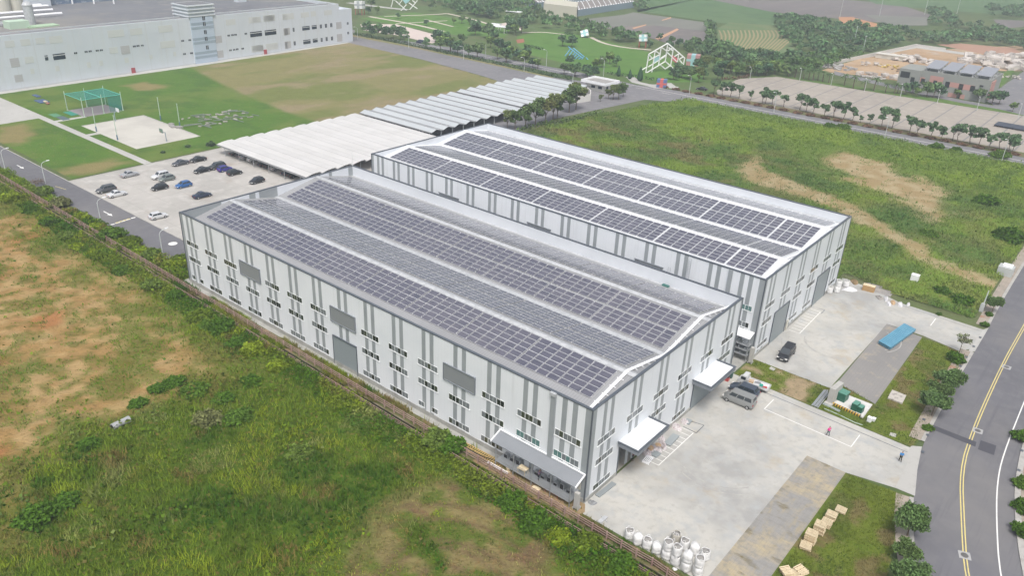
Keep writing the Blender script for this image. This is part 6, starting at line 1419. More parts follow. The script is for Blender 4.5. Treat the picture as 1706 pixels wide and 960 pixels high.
# transformer pad
zt8 = lambda a, c: (1180+a*.17710, 590+c*.17710)
pp = [G(*zt8(a,c)) for a, c in ((1165,478),(1310,400),(1540,490),(1452,610))]
b = MB(); b.prism([(p.x,p.y) for p in pp],-.02,.28); tag(b.build('transformer_plinth', M('pad_white',(.58,.575,.56),.85, var=[(.6,(.5,.495,.48),.45,.7)])),'white concrete plinth carrying the green electric cabinets','plinth')
b = MB(); a, c = pp[0], pp[3]; d = (c-a); nn = Vector((d.y,-d.x,0)).normalized(); nn = nn if nn.dot(a-pp[1]) > 0 else -nn; n = 22
for k in range(n):
    u, v = a+d*(k/n*.92), a+d*((k+1)/n*.92); b.add([u+nn*.02,v+nn*.02,v+nn*.02+Vector((0,0,.26)),u+nn*.02+Vector((0,0,.26))],[(0,1,2,3)],k%2); b.add([u+Vector((0,0,.285))+nn*.02,v+Vector((0,0,.285))+nn*.02,v+Vector((0,0,.285))-nn*.35,u+Vector((0,0,.285))-nn*.35],[(0,1,2,3)],k%2)
tag(b.build('hazard_stripe', [M('hazard_yellow',(.62,.38,.03),.6),M('hazard_black',(.03,.03,.03),.6)]),'black and yellow hazard stripe along the front edge of the white plinth','hazard stripe')
GCB = M('cabinet_green',(.012,.10,.065),.45); GCT = M('cabinet_top',(.10,.26,.20),.4)
def cab(name, px, py, w_, d_, h, rz, lab, fins):
    p = G(px,py,.28); t = thing(name, lab, 'electric cabinet', (p.x,p.y,.28), rz)
    b = MB(); b.box(-w_/2,w_/2,-d_/2,d_/2,0,h); b.build('housing', GCB, t, bevel=.02)
    for k in range(fins): b = MB(); u = -w_/2+(k+.5)*w_/fins; b.box(u-w_/fins*.45,u+w_/fins*.45,-d_/2-.08,d_/2+.08,h,h+.09); b.build('cover', GCT, t)
    for k in range(fins): b = MB(); u = -w_/2+(k+.5)*w_/fins; b.box(u-.03,u+.03,d_/2,d_/2+.03,h*.35,h*.6); b.build('door_handle', DGREY, t)
ang = math.atan2(d.y,d.x)
cab('transformer_cabinet',*zt8(1252,425),1.5,1.5,1.35,ang+PI/2,'green electric cabinet with three pale lids nearest the concrete wall',3)
cab('transformer_cabinet',*zt8(1378,522),.9,1.1,1.15,ang,'taller dark green cabinet in the middle of the white plinth',1)
cab('transformer_cabinet',*zt8(1428,545),.7,.9,.95,ang,'smaller green cabinet at the right end of the white plinth',1)
b = MB(); a0, a1 = G(*zt8(1135,468)), G(*zt8(1215,400)); b.beam(a0+Vector((0,0,1.35)),a1+Vector((0,0,1.35)),.85,2.7); b.beam(a0+Vector((0,0,.12))-(a1-a0).normalized()*.6,a1+Vector((0,0,.12)),1.2,.24); tag(b.build('concrete_wall', CONCL, bevel=.03),'tall thick concrete wall piece standing behind the green cabinets','wall')
b = MB(); b.box(-.9,.9,-.35,.35,0,.12); p = G(*zt8(1228,265)); b2 = p
p = G(*zt8(1065,430)); t = thing('steel_bundle','bundle of long grey steel sections on the grass by the concrete wall','steel bundle',(p.x,p.y,0),0)
a0, a1 = G(*zt8(1000,500))-p, G(*zt8(1120,352))-p; s = Vector((-(a1-a0).y,(a1-a0).x,0)).normalized()
for k in range(5): b = MB(); o = s*(k-2)*.22; b.beam(a0+o+Vector((0,0,.1+.1*(k%2))),a1+o+(a1-a0)*random.uniform(-.15,.05)+Vector((0,0,.1+.1*(k%2))),.16,.12); b.build('steel_section', STEEL, t)
a0, a1 = G(*zt8(1080,470)), G(*zt8(1235,545)); b = MB(); b.beam(a0+Vector((0,0,.08)),a1+Vector((0,0,.08)),.5,.14); tag(b.build('metal_sheet', M('pale_metal',(.40,.45,.45),.4,metal=.4)),'flat pale metal sheet on the grass before the hazard stripe','metal sheet')
a0, a1, a2, a3 = [G(*zt8(*v))+Vector((0,0,.05)) for v in ((1085,515),(1230,575),(1380,650),(1450,672))]; b = MB(); b.path([a0,a1,a2,a3],.06,n=6); tag(b.build('pipe', M('pale_pipe',(.42,.50,.47),.5)),'thin pale pipe snaking over the grass toward the driveway','pipe')
for (a, c), w_, h, lab in (((1512,625),.55,.75,'white meter box on the grass, left of two'),((1553,618),.4,.45,'smaller white meter box on the grass, right of two')):
    p = G(*zt8(a,c+12)); b = MB(); b.box(-w_/2,w_/2,-.25,.25,0,h); b.box(-w_/2-.04,w_/2+.04,-.29,.29,h,h+.05); o = b.build('meter_box', CAPW, bevel=.01); o.location = (p.x,p.y,0); o.rotation_euler[2] = ang; tag(o,lab,'meter box')
def slab(name, pts, h, m_, lab): b = MB(); b.prism([(p.x,p.y) for p in pts],-.02,h); return tag(b.build(name,m_),lab,'cover slab')
zk = lambda a, c: (1440+a*.18746, 600+c*.18746)
slab('chamber_slab',[G(*zk(*v)) for v in ((205,345),(245,275),(370,325),(335,395))],.22,M('mottled_slab',(.47,.44,.40),.9,var=[(1.5,(.28,.26,.24),.5,.62)]),'mottled concrete chamber slab in the grass near the street trees')
slab('drain_cover',[G(*zk(*v)) for v in ((222,672),(232,648),(285,662),(278,690))],.08,CONCL,'pale framed drain cover in the grass by the driveway')
slab('drain_cover',[G(*zt8(*v)) for v in ((570,140),(590,122),(632,142),(612,162))],.08,CONCL,'pale drain cover at the grass edge below the black minivan')
b = MB(); p = G(*zt8(175,250)); b.box(-.3,.3,-.3,.3,0,.7); b.box(-.32,.32,-.32,.32,.7,.76,1); o = b.build('red_drum_box',[M('red_paint',(.42,.05,.05),.4),BLACK]); o.location = (p.x,p.y,0); tag(o,'red container standing at the corner of the second canopy','container')
b = MB(); p = G(*zt8(205,225)); b.box(-.35,.35,-.3,.3,0,.9); b.box(-.38,.38,-.33,.33,.9,.97); o = b.build('green_bin',M('bin_green',(.03,.10,.08),.5)); o.location = (p.x+.1,p.y-.1,0); tag(o,'dark green bin beside the red container at the second canopy','bin')
# pallets
def pallet_mesh():
    b = MB()
    for k in range(6): y = -.6+k*.22; b.box(-.62,.62,y,y+.12,.12,.145)
    b.build; bb = MB()
    for y in (-.55,-.05,.45):
        for x in (-.58,-.06,.46): bb.box(x,x+.12,y,y+.1,.02,.12)
        bb.box(-.6,.6,y,y+.1,0,.02)
    return b, bb
def pallet_thing():
    t = thing('pallet','x','pallet'); a, c = pallet_mesh(); a.build('deck_boards', WOODP, t); c.build('blocks', M('pallet_wood_shaded',(.36,.25,.14),.85), t); return t  # block tone darkened to paint shade into the gaps between boards
PT = pallet_thing(); first = [True]
def pal(x, y, z, rz, lab, group=None):
    if first[0]: first[0] = False; t = PT; t.location = (x,y,z); t.rotation_euler[2] = rz; t['label'] = lab
    else: t = dup(PT,(x,y,z),rz,lab)
    if group: t['group'] = group
    return t
zp = lambda a, c: (1280+a*.20833, 760+c*.20833)
_e = G(*zp(395,570),1.2)-G(*zp(330,540),1.2); PRZ = math.atan2(_e.y,_e.x)
stacks = [((330,690),10,.55,'second tall pallet stack from the camera, on the rough lawn edge'),((402,612),9,.6,'tall pallet stack in the middle of the pallet row'),((458,555),4,.4,'short pallet stack between two taller ones'),((497,500),5,.62,'low light pallet stack near the far end'),((578,440),2,.55,'pair of pallets at the far end of the pallet row')]
for (px, py), n, rz, lab in stacks:
    p = G(*zp(px,py))
    for k in range(n):
        last = k == n-1
        pal(p.x+random.uniform(-.04,.04),p.y+random.uniform(-.04,.04),.01+k*.147,PRZ+(rz-.5)*.35+random.uniform(-.03,.03),('top pallet of the ' if last else 'pallet within the ')+lab, None if last else 'pallets of the '+lab)
for (px, py), n, rz, lab in [((300,735),3,.2,'slipped pallets below the nearest tall stack'),((150,950),5,.9,'bottom edge pallet stack, left one'),((262,935),4,1.15,'bottom edge pallet stack, right one'),((225,960),3,.7,'low pallets lying between the two bottom edge stacks')]:
    p = G(*zp(px,py))
    for k in range(n):
        last = k == n-1; t = pal(p.x+k*.03,p.y+k*.04,.01+k*.147,rz+random.uniform(-.1,.1),('top pallet of the ' if last else 'pallet within the ')+lab, None if last else 'pallets of the '+lab)
# pallets / ladder-like racking along the fence near the lean-to
b = MB(); a0, a1 = G(742,727), G(838,778)
n = 30; dd = (a1-a0); s = Vector((-dd.y,dd.x,0)).normalized()
for off in (-.55,0,.55): b.beam(a0+s*off+Vector((0,0,.1)),a1+s*off+Vector((0,0,.1)),.08,.12)
for k in range(n): c = a0+dd*(k/n); b.beam(c-s*.65+Vector((0,0,.19)),c+s*.65+Vector((0,0,.19)),.12,.05)
tag(b.build('slatted_timber', M('yellow_timber',(.50,.36,.15),.85)),'long yellow slatted timber track lying between fence and front hall','timber track')
b = MB(); b.path([G(745,729)+Vector((0,0,.3)),G(775,748)+Vector((0,0,.28)),G(800,762)+Vector((0,0,.3)),G(828,771)+Vector((0,0,.12)),G(850,776)+Vector((0,0,.1))],.07,n=6); tag(b.build('black_hose', BLACK),'black hose lying along the yellow timber track','hose')
zl = lambda a, c: (820+a*.16667, 700+c*.16667)
p = G(*zl(163,512)); t = thing('cable_drum','small wooden cable drum between the fence and the lean-to','cable drum',(p.x,p.y,0)); b = MB(); b.lathe([(.35,0),(.35,.05)],n=14); b.build('flange',WOODP,t); b = MB(); b.lathe([(.35,.55),(.35,.6)],n=14); b.build('flange',WOODP,t); b = MB(); b.lathe([(.18,.05),(.18,.55)],n=10); b.build('core',WOODP,t)
p = G(*zl(440,690)); b = MB(); b.box(-.5,.4,-.4,.4,0,.12); b.box(-.3,.5,-.2,.5,.12,.2); o = b.build('timber_offcuts', WOODP); o.location = (p.x,p.y,0); tag(o,'pale timber offcuts on the soil below the lean-to','offcuts')
p = G(*zl(615,735)); b = MB(); b.T = Matrix.Rotation(.25,4,'X'); b.box(-1.1,1.1,-.5,.5,.35,.42); b.T = None
for x in (-1,1):
    for y in (-.4,.4): b.tube((x,y,0),(x*.9,y*.8,.4),.03,n=4)
o = b.build('red_table', M('faded_red_orange',(.42,.12,.07),.7)); o.location = (p.x,p.y+.2,0); tag(o,'faded red folding table standing on the soil by the fence','table')
b = MB(); b.box(8.0,9.3,1.0,1.9,.86+.75,.86+.8); 
for x in (8.1,9.2):
    for y in (1.1,1.8): b.box(x-.03,x+.03,y-.03,y+.03,.86,1.61)
tag(b.build('work_table', WOODP),'light wooden table standing on the service platform','table')
# switch gear on the platform
rr = random.Random(8)
for k in range(11):
    x = 1.7+k*1.02; h = rr.uniform(.4,.9)
    if 7.6 < x < 9.6: continue
    b = MB(); b.box(x,x+.62,.15,.7,.86,.86+h,0); b.box(x+.06,x+.56,.7,.72,.93,.8+h,1); tag(b.build('control_unit',[STEEL,BLACK]),'grey control unit with dark front on the service platform under the lean-to','control unit','control units under the lean-to')
b = MB(); b.box(11.0,12.3,.1,.25,2.2,3.3); b.build('panel_board', M('cream_board',(.52,.50,.44),.7), tA); b = MB(); b.box(.6,1.7,.1,.25,1.9,3.1); b.build('panel_board', M('cream_board',(.52,.50,.44),.7), tA)
b = MB(); b.tube((10.5,2.25,.25),(13.9,2.25,.25),.16,n=10); tag(b.build('white_pipe', CAPW),'short thick white pipe at the left end of the service platform','pipe')
# bundles and panels beside the front hall
zy = lambda a, c: (1040+a*.125, 680+c*.125)
BUND = M('white_wrap', (.60,.57,.58), .7, obj=True, var=[(5,(.42,.34,.35),.48,.62)])
for (a, c), r, lab in [((300,615),.75,'white wrapped bundle at the left end of the pile by the first canopy'),((345,590),.6,'white bundle under the brown disc, left of pile centre'),((400,560),.7,'crumpled white bundle in front of the two brown discs'),((455,575),.6,'pink and white bundle nearest the white bay lines'),((500,505),.7,'white bundle right of the second brown disc'),((500,425),.7,'white bundle closest to the hall wall by the first canopy'),((530,545),.45,'small dark and white bundle at the right of the pile'),((700,265),.9,'pale grey bundle pile halfway to the second canopy'),((800,200),.7,'reddish white bundle near the dark drain frame')]:
    p = G(*zy(a,c)); lump('wrapped_bundle',[(p.x+r*math.cos(t_)*random.uniform(.7,1.1),p.y+r*.8*math.sin(t_)*random.uniform(.7,1.1)) for t_ in np.linspace(0,6.28,8)[:-1]],.6,BUND,lab,'bundle',rise=.5)
for (a, c), lab in [((350,535),'brown cardboard disc on the pile, left of two'),((450,500),'brown cardboard disc on the pile, right of two')]:
    p = G(*zy(a,c),.6); b = MB(); b.lathe([(.42,0),(.42,.3)],n=12); o = b.build('cardboard_roll',M('cardboard',(.45,.32,.2),.85)); o.location = (p.x,p.y,.45); tag(o,lab,'cardboard roll')
for (a0_, a1_), w_, lab in [(((570,500),(690,370)),1.0,'grey panel stack nearest the second canopy among the bay lines'),(((380,650),(450,600)),1.0,'grey panel stack under the wrapped bundles'),(((830,220),(870,165)),.8,'small grey panel stack by the dark drain frame')]:
    u, v = G(*zy(*a0_)), G(*zy(*a1_)); b = MB(); b.beam(u+Vector((0,0,.12)),v+Vector((0,0,.12)),w_,.22); tag(b.build('panel_stack',M('grey_panels',(.27,.30,.31),.6, wave=[(2,.05,.3,(.2,.22,.23),.6)])),lab,'panel stack')
p = G(*zy(312,705)); t = thing('white_rack','white slatted rack lying on the yard before the first canopy','rack',(p.x,p.y,0),.1)
b = MB(); b.box(-.5,.5,-.75,-.68,0,.3); b.box(-.5,.5,.68,.75,0,.3); b.build('side_rail',CAPW,t); b = MB()
for k in range(5): b.box(-.5+k*.22,-.4+k*.22,-.68,.68,.2,.28)
b.build('slats_panel',CAPW,t)
a0, a1 = G(995,828), G(1023,806); b = MB(); b.beam(a0+Vector((0,0,.08)),a1+Vector((0,0,.08)),.7,.14); tag(b.build('panel_stack',M('grey_panels',(.27,.30,.31),.6)),'flat grey panel lying along the plinth at the near hall corner','panel')
p = G(986,838); lump('rag_pile',[(p.x-.6,p.y-.4),(p.x+.6,p.y-.3),(p.x+.5,p.y+.4),(p.x-.5,p.y+.5)],.3,M('grey_rag',(.25,.26,.27),.9),'small grey rag pile at the near hall corner','rags')
a0, a1 = G(1001,860), G(1012,872); b = MB(); b.beam(a0+Vector((0,0,.05)),a1+Vector((0,0,.05)),.06,.08); a0, a1 = G(998,872), G(1010,862); b.beam(a0+Vector((0,0,.12)),a1+Vector((0,0,.12)),.5,.06); tag(b.build('board_piece',CAPL),'pale board piece lying on the yard left of the bulk bags','board')
p = G(1124,949); b = MB(); lump('white_litter',[(p.x-.3,p.y-.2),(p.x+.3,p.y-.2),(p.x+.25,p.y+.2),(p.x-.2,p.y+.25)],.12,TARP,'white litter on the grass beside the lowest bulk bag','litter')
# rear yard left things
p = G(1321,529); b = MB(); b.box(-.3,.3,-.35,.35,0,.35); b.lathe([(.32,.35),(.28,.5)],n=10); o = b.build('red_basin',M('red_paint',(.42,.05,.05),.4)); o.location = (p.x,p.y,0); tag(o,'red basin on the rear yard beside the door of the rear hall','basin')
p = G(1315,538); b = MB(); b.lathe([(.25,0),(.27,.45),(.2,.5)],n=10); o = b.build('grey_bucket',CAPL); o.location = (p.x,p.y,0); tag(o,'pale bucket in front of the red basin','bucket')
b = MB(); b.box(BX0-.25,BX0-.09,-61.6,-60.9,0,2.0); b.build('side_door', M('cream_board',(.52,.50,.44),.7), tB)
# cabinets in the meadow
p = G(1522,471); b = MB(); b.box(-.7,.7,-.6,.6,0,1.7); b.box(-.75,.75,-.65,.65,1.7,1.8); o = b.build('meadow_cabinet',CAPW,bevel=.02); o.location = (p.x,p.y,0); tag(o,'lone white cabinet in the meadow behind the rear yard','cabinet')
p = G(1672,456); t = thing('utility_hut','grey-white utility box with a raised lid beside the road at the right','utility box',(p.x,p.y,0)); b = MB(); b.box(-1.6,1.2,-1.1,1.4,0,1.8); b.build('housing',M('hut_grey',(.45,.47,.47),.7,var=[(.8,(.38,.40,.40),.45,.65)]),t,bevel=.03); b = MB(); b.box(-1.2,.6,-1.0,.6,1.803,2.1); b.build('lid',CAPW,t)
p = G(1634,519); t = thing('utility_pole','short grey pole with a meter cabinet beside the roadside tree','pole',(p.x,p.y,0)); b = MB(); b.tube((0,0,0),(-.15,-.3,4.3),.13,.09,n=7); b.build('pole',POLE,t); b = MB(); b.box(-.35,.35,-.3,.3,0,1.5); b.lathe([(.3,1.5),(.33,1.7),(.15,1.75)],n=8); b.build('meter_cabinet',M('hut_grey',(.45,.47,.47),.7),t)
p = G(203,711); b = MB(); a0, a1 = G(188,718), G(217,704); b.tube(a0+Vector((0,0,.55)),a1+Vector((0,0,.55)),.5,n=14); b.tube(a0.lerp(a1,-.01)+Vector((0,0,.55)),a0.lerp(a1,.02)+Vector((0,0,.55)),.4,n=14,mi=1); tag(b.build('concrete_pipe',[M('pipe_grey',(.33,.34,.35),.6),BLACK],smooth=False),'grey pipe lying at the edge of bare soil in the overgrown field','pipe')  # black end disc stands in for the shade inside the hollow pipe
p = G(1041,142); b = MB(); b = None
for i, (px, py) in enumerate([(1046,149),(1066,142)]):
    pass
# bollards along the kerb on the far side of the road: dark drain slots
b = MB()
for (px, py) in [(1697,785),(1694,810),(1692,845),(1696,880),(1702,752),(1539,700),(1545,726),(1537,754),(1633,563),(1622,578),(1610,596),(1600,611)]:
    c = G(px,py); b.box(c.x-.2,c.x+.2,c.y-.28,c.y+.28,.1,.112)
b.build('kerb_drain', DGREY, kind='structure')

# ================================================================ people
SKIN = M('skin', (.40,.24,.17), .6)
def skin_obj(name, verts, edges, radii, mat_, parent, root=0, sub=2):
    me = bpy.data.meshes.new(name); me.from_pydata([tuple(v) for v in verts], edges, []); me.materials.append(mat_); o = bpy.data.objects.new(name, me); COL.objects.link(o); o.parent = parent
    mo = o.modifiers.new('skin','SKIN'); mo.use_smooth_shade = True
    for i, r in enumerate(radii): sv = me.skin_vertices[0].data[i]; sv.radius = (r,r) if not isinstance(r, tuple) else r; sv.use_root = (i == root)
    s = o.modifiers.new('subsurf','SUBSURF'); s.levels = sub; s.render_levels = sub; return o
def person(label, x, y, z, rz, shirt, trousers, arms, stride=.12, lean=0):
    t = thing('person', label, 'person', (x,y,z), rz)
    # joints, facing +x
    V = {}; V['pel'] = Vector((0,0,.93)); V['bel'] = Vector((lean*.3,0,1.1)); V['che'] = Vector((lean*.8,0,1.32)); V['nek'] = Vector((lean,0,1.46)); V['hb'] = Vector((lean+.01,0,1.53)); V['hd'] = Vector((lean+.025,0,1.62)); V['ht'] = Vector((lean+.015,0,1.70))
    for s, n in ((1,'L'),(-1,'R')):
        f = stride*s; V['hip'+n] = Vector((0,.09*s,.88)); V['kn'+n] = Vector((f*.6+.03,.10*s,.49)); V['an'+n] = Vector((f,.10*s,.09)); V['to'+n] = Vector((f+.17,.12*s,.035))
        V['sh'+n] = Vector((lean*.9,.17*s,1.40)); e, h = arms[0 if s == 1 else 1]; V['el'+n] = V['sh'+n]+Vector(e)*.28; V['wr'+n] = V['el'+n]+Vector(h)*.25; V['pa'+n] = V['wr'+n]+Vector(h)*.07
    names = list(V); I = {k: i for i, k in enumerate(names)}
    E_ = [('pel','bel'),('bel','che'),('che','nek'),('nek','hb'),('hb','hd'),('hd','ht')]
    R_ = dict(pel=.13,bel=.115,che=.13,nek=.055,hb=.062,hd=.088,ht=.06)
    for n in 'LR':
        E_ += [('pel','hip'+n),('hip'+n,'kn'+n),('kn'+n,'an'+n),('an'+n,'to'+n),('che','sh'+n),('sh'+n,'el'+n),('el'+n,'wr'+n),('wr'+n,'pa'+n)]
        for k, r in (('hip',.085),('kn',.055),('an',.04),('to',.03),('sh',.055),('el',.04),('wr',.027),('pa',.034)): R_[k+n] = r
    verts = [V[k] for k in names]; edges = [(I[a],I[c]) for a, c in E_]; rad = [R_[k] for k in names]
    for n, s in (('L',1),('R',-1)):
        h = (V['pa'+n]-V['wr'+n]).normalized(); sd_ = h.cross(Vector((1,0,.2))); sd_ = sd_.normalized() if sd_.length > .1 else Vector((0,1,0)); cl = h.cross(sd_)
        for j in range(5):
            L_ = (.05,.075,.082,.076,.06)[j]
            base = V['pa'+n]+sd_*(.018*(j-2.2)) if j else V['pa'+n]-sd_*.03-h*.03
            dr = h if j else (h*.6-sd_*.8).normalized()
            a = len(verts); verts += [base+dr*.02, base+dr*(L_*.6)+cl*.01, base+dr*L_+cl*.03]; rad += [.0095,.009,.0075]; edges += [(I['pa'+n],a),(a,a+1),(a+1,a+2)]
    body = skin_obj('body', verts, edges, rad, SKIN, t)
    # face: nose, eyes, ears
    hd = V['hd']; f = MB(); f.lathe([(.012,0),(.006,.03)],(hd.x+.088,0,hd.z-.02),n=6); f.build('nose',SKIN,body); f = MB()
    for s in (-1,1): f.box(hd.x+.078,hd.x+.086,s*.03-.008,s*.03+.008,hd.z+.008,hd.z+.018)
    f.build('eyes_pair',BLACK,body)
    f = MB(); f.box(hd.x+.076,hd.x+.083,-.02,.02,hd.z-.045,hd.z-.038); f.build('mouth',M('lip',(.3,.12,.1),.6),body)
    def sub(keys, eds, rr_, name, mt, root=0): ks = keys; skin_obj(name,[V[k] for k in ks],[(ks.index(a),ks.index(c)) for a, c in eds],rr_,mt,t,root)
    for n in 'LR': V['cf'+n] = V['el'+n].lerp(V['wr'+n],.55); V['hm'+n] = V['kn'+n].lerp(V['an'+n],.85)
    V['wst'] = Vector((0,0,.9)); V['col'] = V['che'].lerp(V['nek'],.6)
    sub(['wst','bel','che','col','shL','elL','cfL','shR','elR','cfR'],[('wst','bel'),('bel','che'),('che','col'),('che','shL'),('shL','elL'),('elL','cfL'),('che','shR'),('shR','elR'),('elR','cfR')],[.145,.14,.15,.075,.075,.06,.05,.075,.06,.05],'shirt',shirt)
    sub(['pel','hipL','knL','hmL','hipR','knR','hmR'],[('pel','hipL'),('hipL','knL'),('knL','hmL'),('pel','hipR'),('hipR','knR'),('knR','hmR')],[.15,.105,.078,.065,.105,.078,.065],'trousers',trousers)
    for n in 'LR': sub(['an'+n,'to'+n],[('an'+n,'to'+n)],[.055,.042],'shoe',BLACK)
    V['h1'] = V['hd']+Vector((-.02,0,.035)); V['h2'] = V['ht']+Vector((-.015,0,.012)); sub(['h1','h2'],[('h1','h2')],[.098,.07],'hair',M('black_hair',(.012,.01,.01),.7))
    return t
DN = (0,0,-1)
p = G(1499,769); person('person in a bright blue shirt and dark trousers standing where the yard meets the road',p.x,p.y,.004,2.2,M('blue_shirt',(.01,.22,.55),.8),M('khaki_dark',(.045,.045,.03),.9),(((.2,.25,-.95),(.9,.0,.45)),((.15,-.3,-.93),(.85,.25,.45))),.1,.05)
p = G(1379,727); person('person in a bright pink top and grey trousers standing on the white bay line',p.x,p.y,.004,-.6,M('pink_top',(.75,.03,.30),.8),M('grey_trousers',(.14,.17,.18),.9),(((.1,.2,-.97),(.5,.0,-.85)),((.1,-.2,-.97),(.7,-.3,-.6))),.16)
p = G(1052.3,768); person('person in a dark red top standing under the first loading canopy',p.x,p.y,.004,2.8,M('dark_red_top',(.14,.02,.035),.8),M('black_trousers',(.015,.015,.02),.9),(((.05,.15,-.98),(.3,0,-.95)),((.05,-.15,-.98),(.3,0,-.95))),.05)
person('person in a mauve grey shirt bending over the service platform under the lean-to',6.3,1.25,.86,-1.9,M('mauve_shirt',(.17,.12,.19),.8),M('dark_trousers',(.03,.03,.04),.9),(((.6,.2,-.75),(.9,0,-.3)),((.6,-.2,-.75),(.9,0,-.3))),.08,.22)
# ================================================================ overgrown fields
def grid_field(name, x0, x1, y0, y1, st, maskf, colf, zf, mat_):
    nx, ny = int((x1-x0)/st)+1, int((y1-y0)/st)+1; X, Y = np.meshgrid(np.linspace(x0,x1,nx), np.linspace(y0,y1,ny)); X, Y = X.ravel(), Y.ravel()
    Zv = zf(X,Y); C = colf(X,Y); ok = maskf(X,Y)
    idx = np.arange(nx*ny).reshape(ny,nx); q = np.stack([idx[:-1,:-1],idx[:-1,1:],idx[1:,1:],idx[1:,:-1]],-1).reshape(-1,4); q = q[ok[q].all(1)]
    me = bpy.data.meshes.new(name); me.vertices.add(len(X)); me.vertices.foreach_set('co', np.stack([X,Y,Zv],1).astype(np.float32).ravel())
    me.loops.add(q.size); me.loops.foreach_set('vertex_index', q.astype(np.int32).ravel()); me.polygons.add(len(q)); me.polygons.foreach_set('loop_start', np.arange(0,q.size,4,dtype=np.int32))
    a = me.color_attributes.new('Col','FLOAT_COLOR','POINT'); cc = np.ones((len(X),4),np.float32); cc[:,:3] = C; a.data.foreach_set('color', cc.ravel()); me.materials.append(mat_); me.update(calc_edges=True)
    me.polygons.foreach_set('use_smooth', np.ones(len(q),bool)); o = bpy.data.objects.new(name, me); COL.objects.link(o); o['kind'] = 'structure'; return o
def sstep(a, b_, x): t = np.clip((x-a)/(b_-a),0,1); return t*t*(3-2*t)
def mixc(A, B, f): return A*(1-f[:,None])+B*f[:,None]
W2 = lambda pts: [tuple(G(*p))[:2] for p in pts]
SOILP = W2([(-60,335),(0,348),(60,362),(110,405),(170,445),(230,478),(262,500),(300,530),(345,560),(378,590),(385,618),(330,640),(300,665),(262,668),(225,690),(190,712),(150,712),(128,745),(95,772),(62,790),(55,830),(20,850),(0,880),(-80,900)])
DRYPL = W2([(690,812),(760,800),(830,835),(880,880),(960,960),(1010,1010),(560,1010),(585,900),(630,840)])
DRYIN = W2([(665,875),(700,870),(745,930),(740,960),(690,935)])
def soilm(X,Y): return sstep(-.5,.6, pdist(SOILP,X,Y)/12+.05+(fbm(X,Y,9,5)-.5)*1.2)
def drym(X,Y): return sstep(-.45,.6, pdist(DRYPL,X,Y)/8+(fbm(X+50,Y,5,5)-.5)*1.0)*(1-.8*sstep(-.2,.2,pdist(DRYIN,X,Y)/3+(fbm(X,Y,2)-.5)))
def greenpatch(X,Y): return np.maximum(sstep(.50,.68,fbm(X*1.0+200,Y*1.6+90,7,6))*.8, sstep(.46,.66,fbm(X+20,Y+410,1.6,5))*.6)
SO = np.array([.30,.19,.075]); SO2 = np.array([.36,.25,.115]); SO3 = np.array([.33,.13,.05]); GG = np.array([.062,.105,.010]); DRYC = np.array([.20,.165,.07])
TC = tuple(G(742,985))[:2]
def colL(X,Y):
    n1, n2, n3 = fbm(X,Y,12,4), fbm(X+99,Y,2.5,4), fbm(X,Y+77,25,3)
    soil = mixc(np.tile(SO,(len(X),1)), np.tile(SO2,(len(X),1)), sstep(.4,.65,n2)); soil = mixc(soil, np.tile(SO3,(len(X),1)), sstep(.58,.72,n1)*.7); soil *= (.8+.4*fbm(X,Y,1.2,3))[:,None]
    g = np.tile(GG,(len(X),1))*(.7+.6*n2)[:,None]
    dry = np.tile(DRYC,(len(X),1))*(.7+.6*fbm(X,Y,1.5,4))[:,None]; dry = mixc(dry, np.tile(np.array([.16,.10,.06]),(len(X),1)), sstep(.6,.72,fbm(X+30,Y+30,3,4))); dry = mixc(dry, np.tile(np.array([.075,.115,.015]),(len(X),1)), sstep(.44,.58,fbm(X+130,Y+30,3,5))*.85)
    rad = np.hypot(X-TC[0],(Y-TC[1])*1.15); trk = sum(np.exp(-((rad-r_+1.6*(fbm(X,Y,5,3)-.5))/.45)**2) for r_ in (3.2,6.2,7.6,11.5,14.5)); dry = mixc(dry, np.tile(np.array([.13,.085,.05]),(len(X),1)), np.clip(trk,0,1)*.75); c = mixc(g, soil, soilm(X,Y)*(1-.85*greenpatch(X,Y))); return np.clip(mixc(c, dry, drym(X,Y)),0,1)
def zL(X,Y):
    edge = np.clip((Y-(3.25-.0125*X)-1.35)/3,0,1); s = soilm(X,Y); return -.03+edge*(.35*fbm(X,Y,6,4)+.5*fbm(X+9,Y,18,2)*(1-s)+.10*fbm(X,Y,1.2,3)+.25*s*fbm(X,Y,3,4)-.25)
FIELDM = M('field_soil', (.3,.2,.1), .95, attr='Col', var=[(1.6,(.20,.13,.05),.54,.76),(.45,(.12,.14,.025),.62,.76)], bump=(2.2,1.0,.35))
grid_field('overgrown_field', -45, 236, 1.0, 76, .62, lambda X,Y: Y > (3.25-.0125*X)+1.05, colL, zL, FIELDM)
# meadow right of hall B
MEADP = [(-25.3,-90.0),(-12,-89.5),(-6,-92),(-.8,-93),(-.6,-86.4),(92.6,-86.4),(93,-92)]+W2([(862,224),(892,214),(960,202),(1002,190)])+[(101,-213.0),(-25.3,-213.0)]
SOILM = [W2([(1366,268),(1398,250),(1440,262),(1490,284),(1563,314),(1590,344),(1580,368),(1558,375),(1530,350),(1500,338),(1440,314),(1381,285)]), W2([(1228,285),(1262,262),(1275,285),(1340,312),(1415,342),(1470,372),(1515,400),(1562,434),(1665,474),(1662,486),(1600,464),(1550,446),(1500,412),(1440,378),(1400,356),(1330,330),(1250,306)])]
def soilB(X,Y): return np.maximum(sstep(-.4,.9,pdist(SOILM[0],X,Y)/7+.1+(fbm(X,Y,6,5)-.5)*1.9), sstep(-.3,.7,pdist(SOILM[1],X,Y)/3+.25+(fbm(X+20,Y,4,5)-.5)*1.5)*.9)
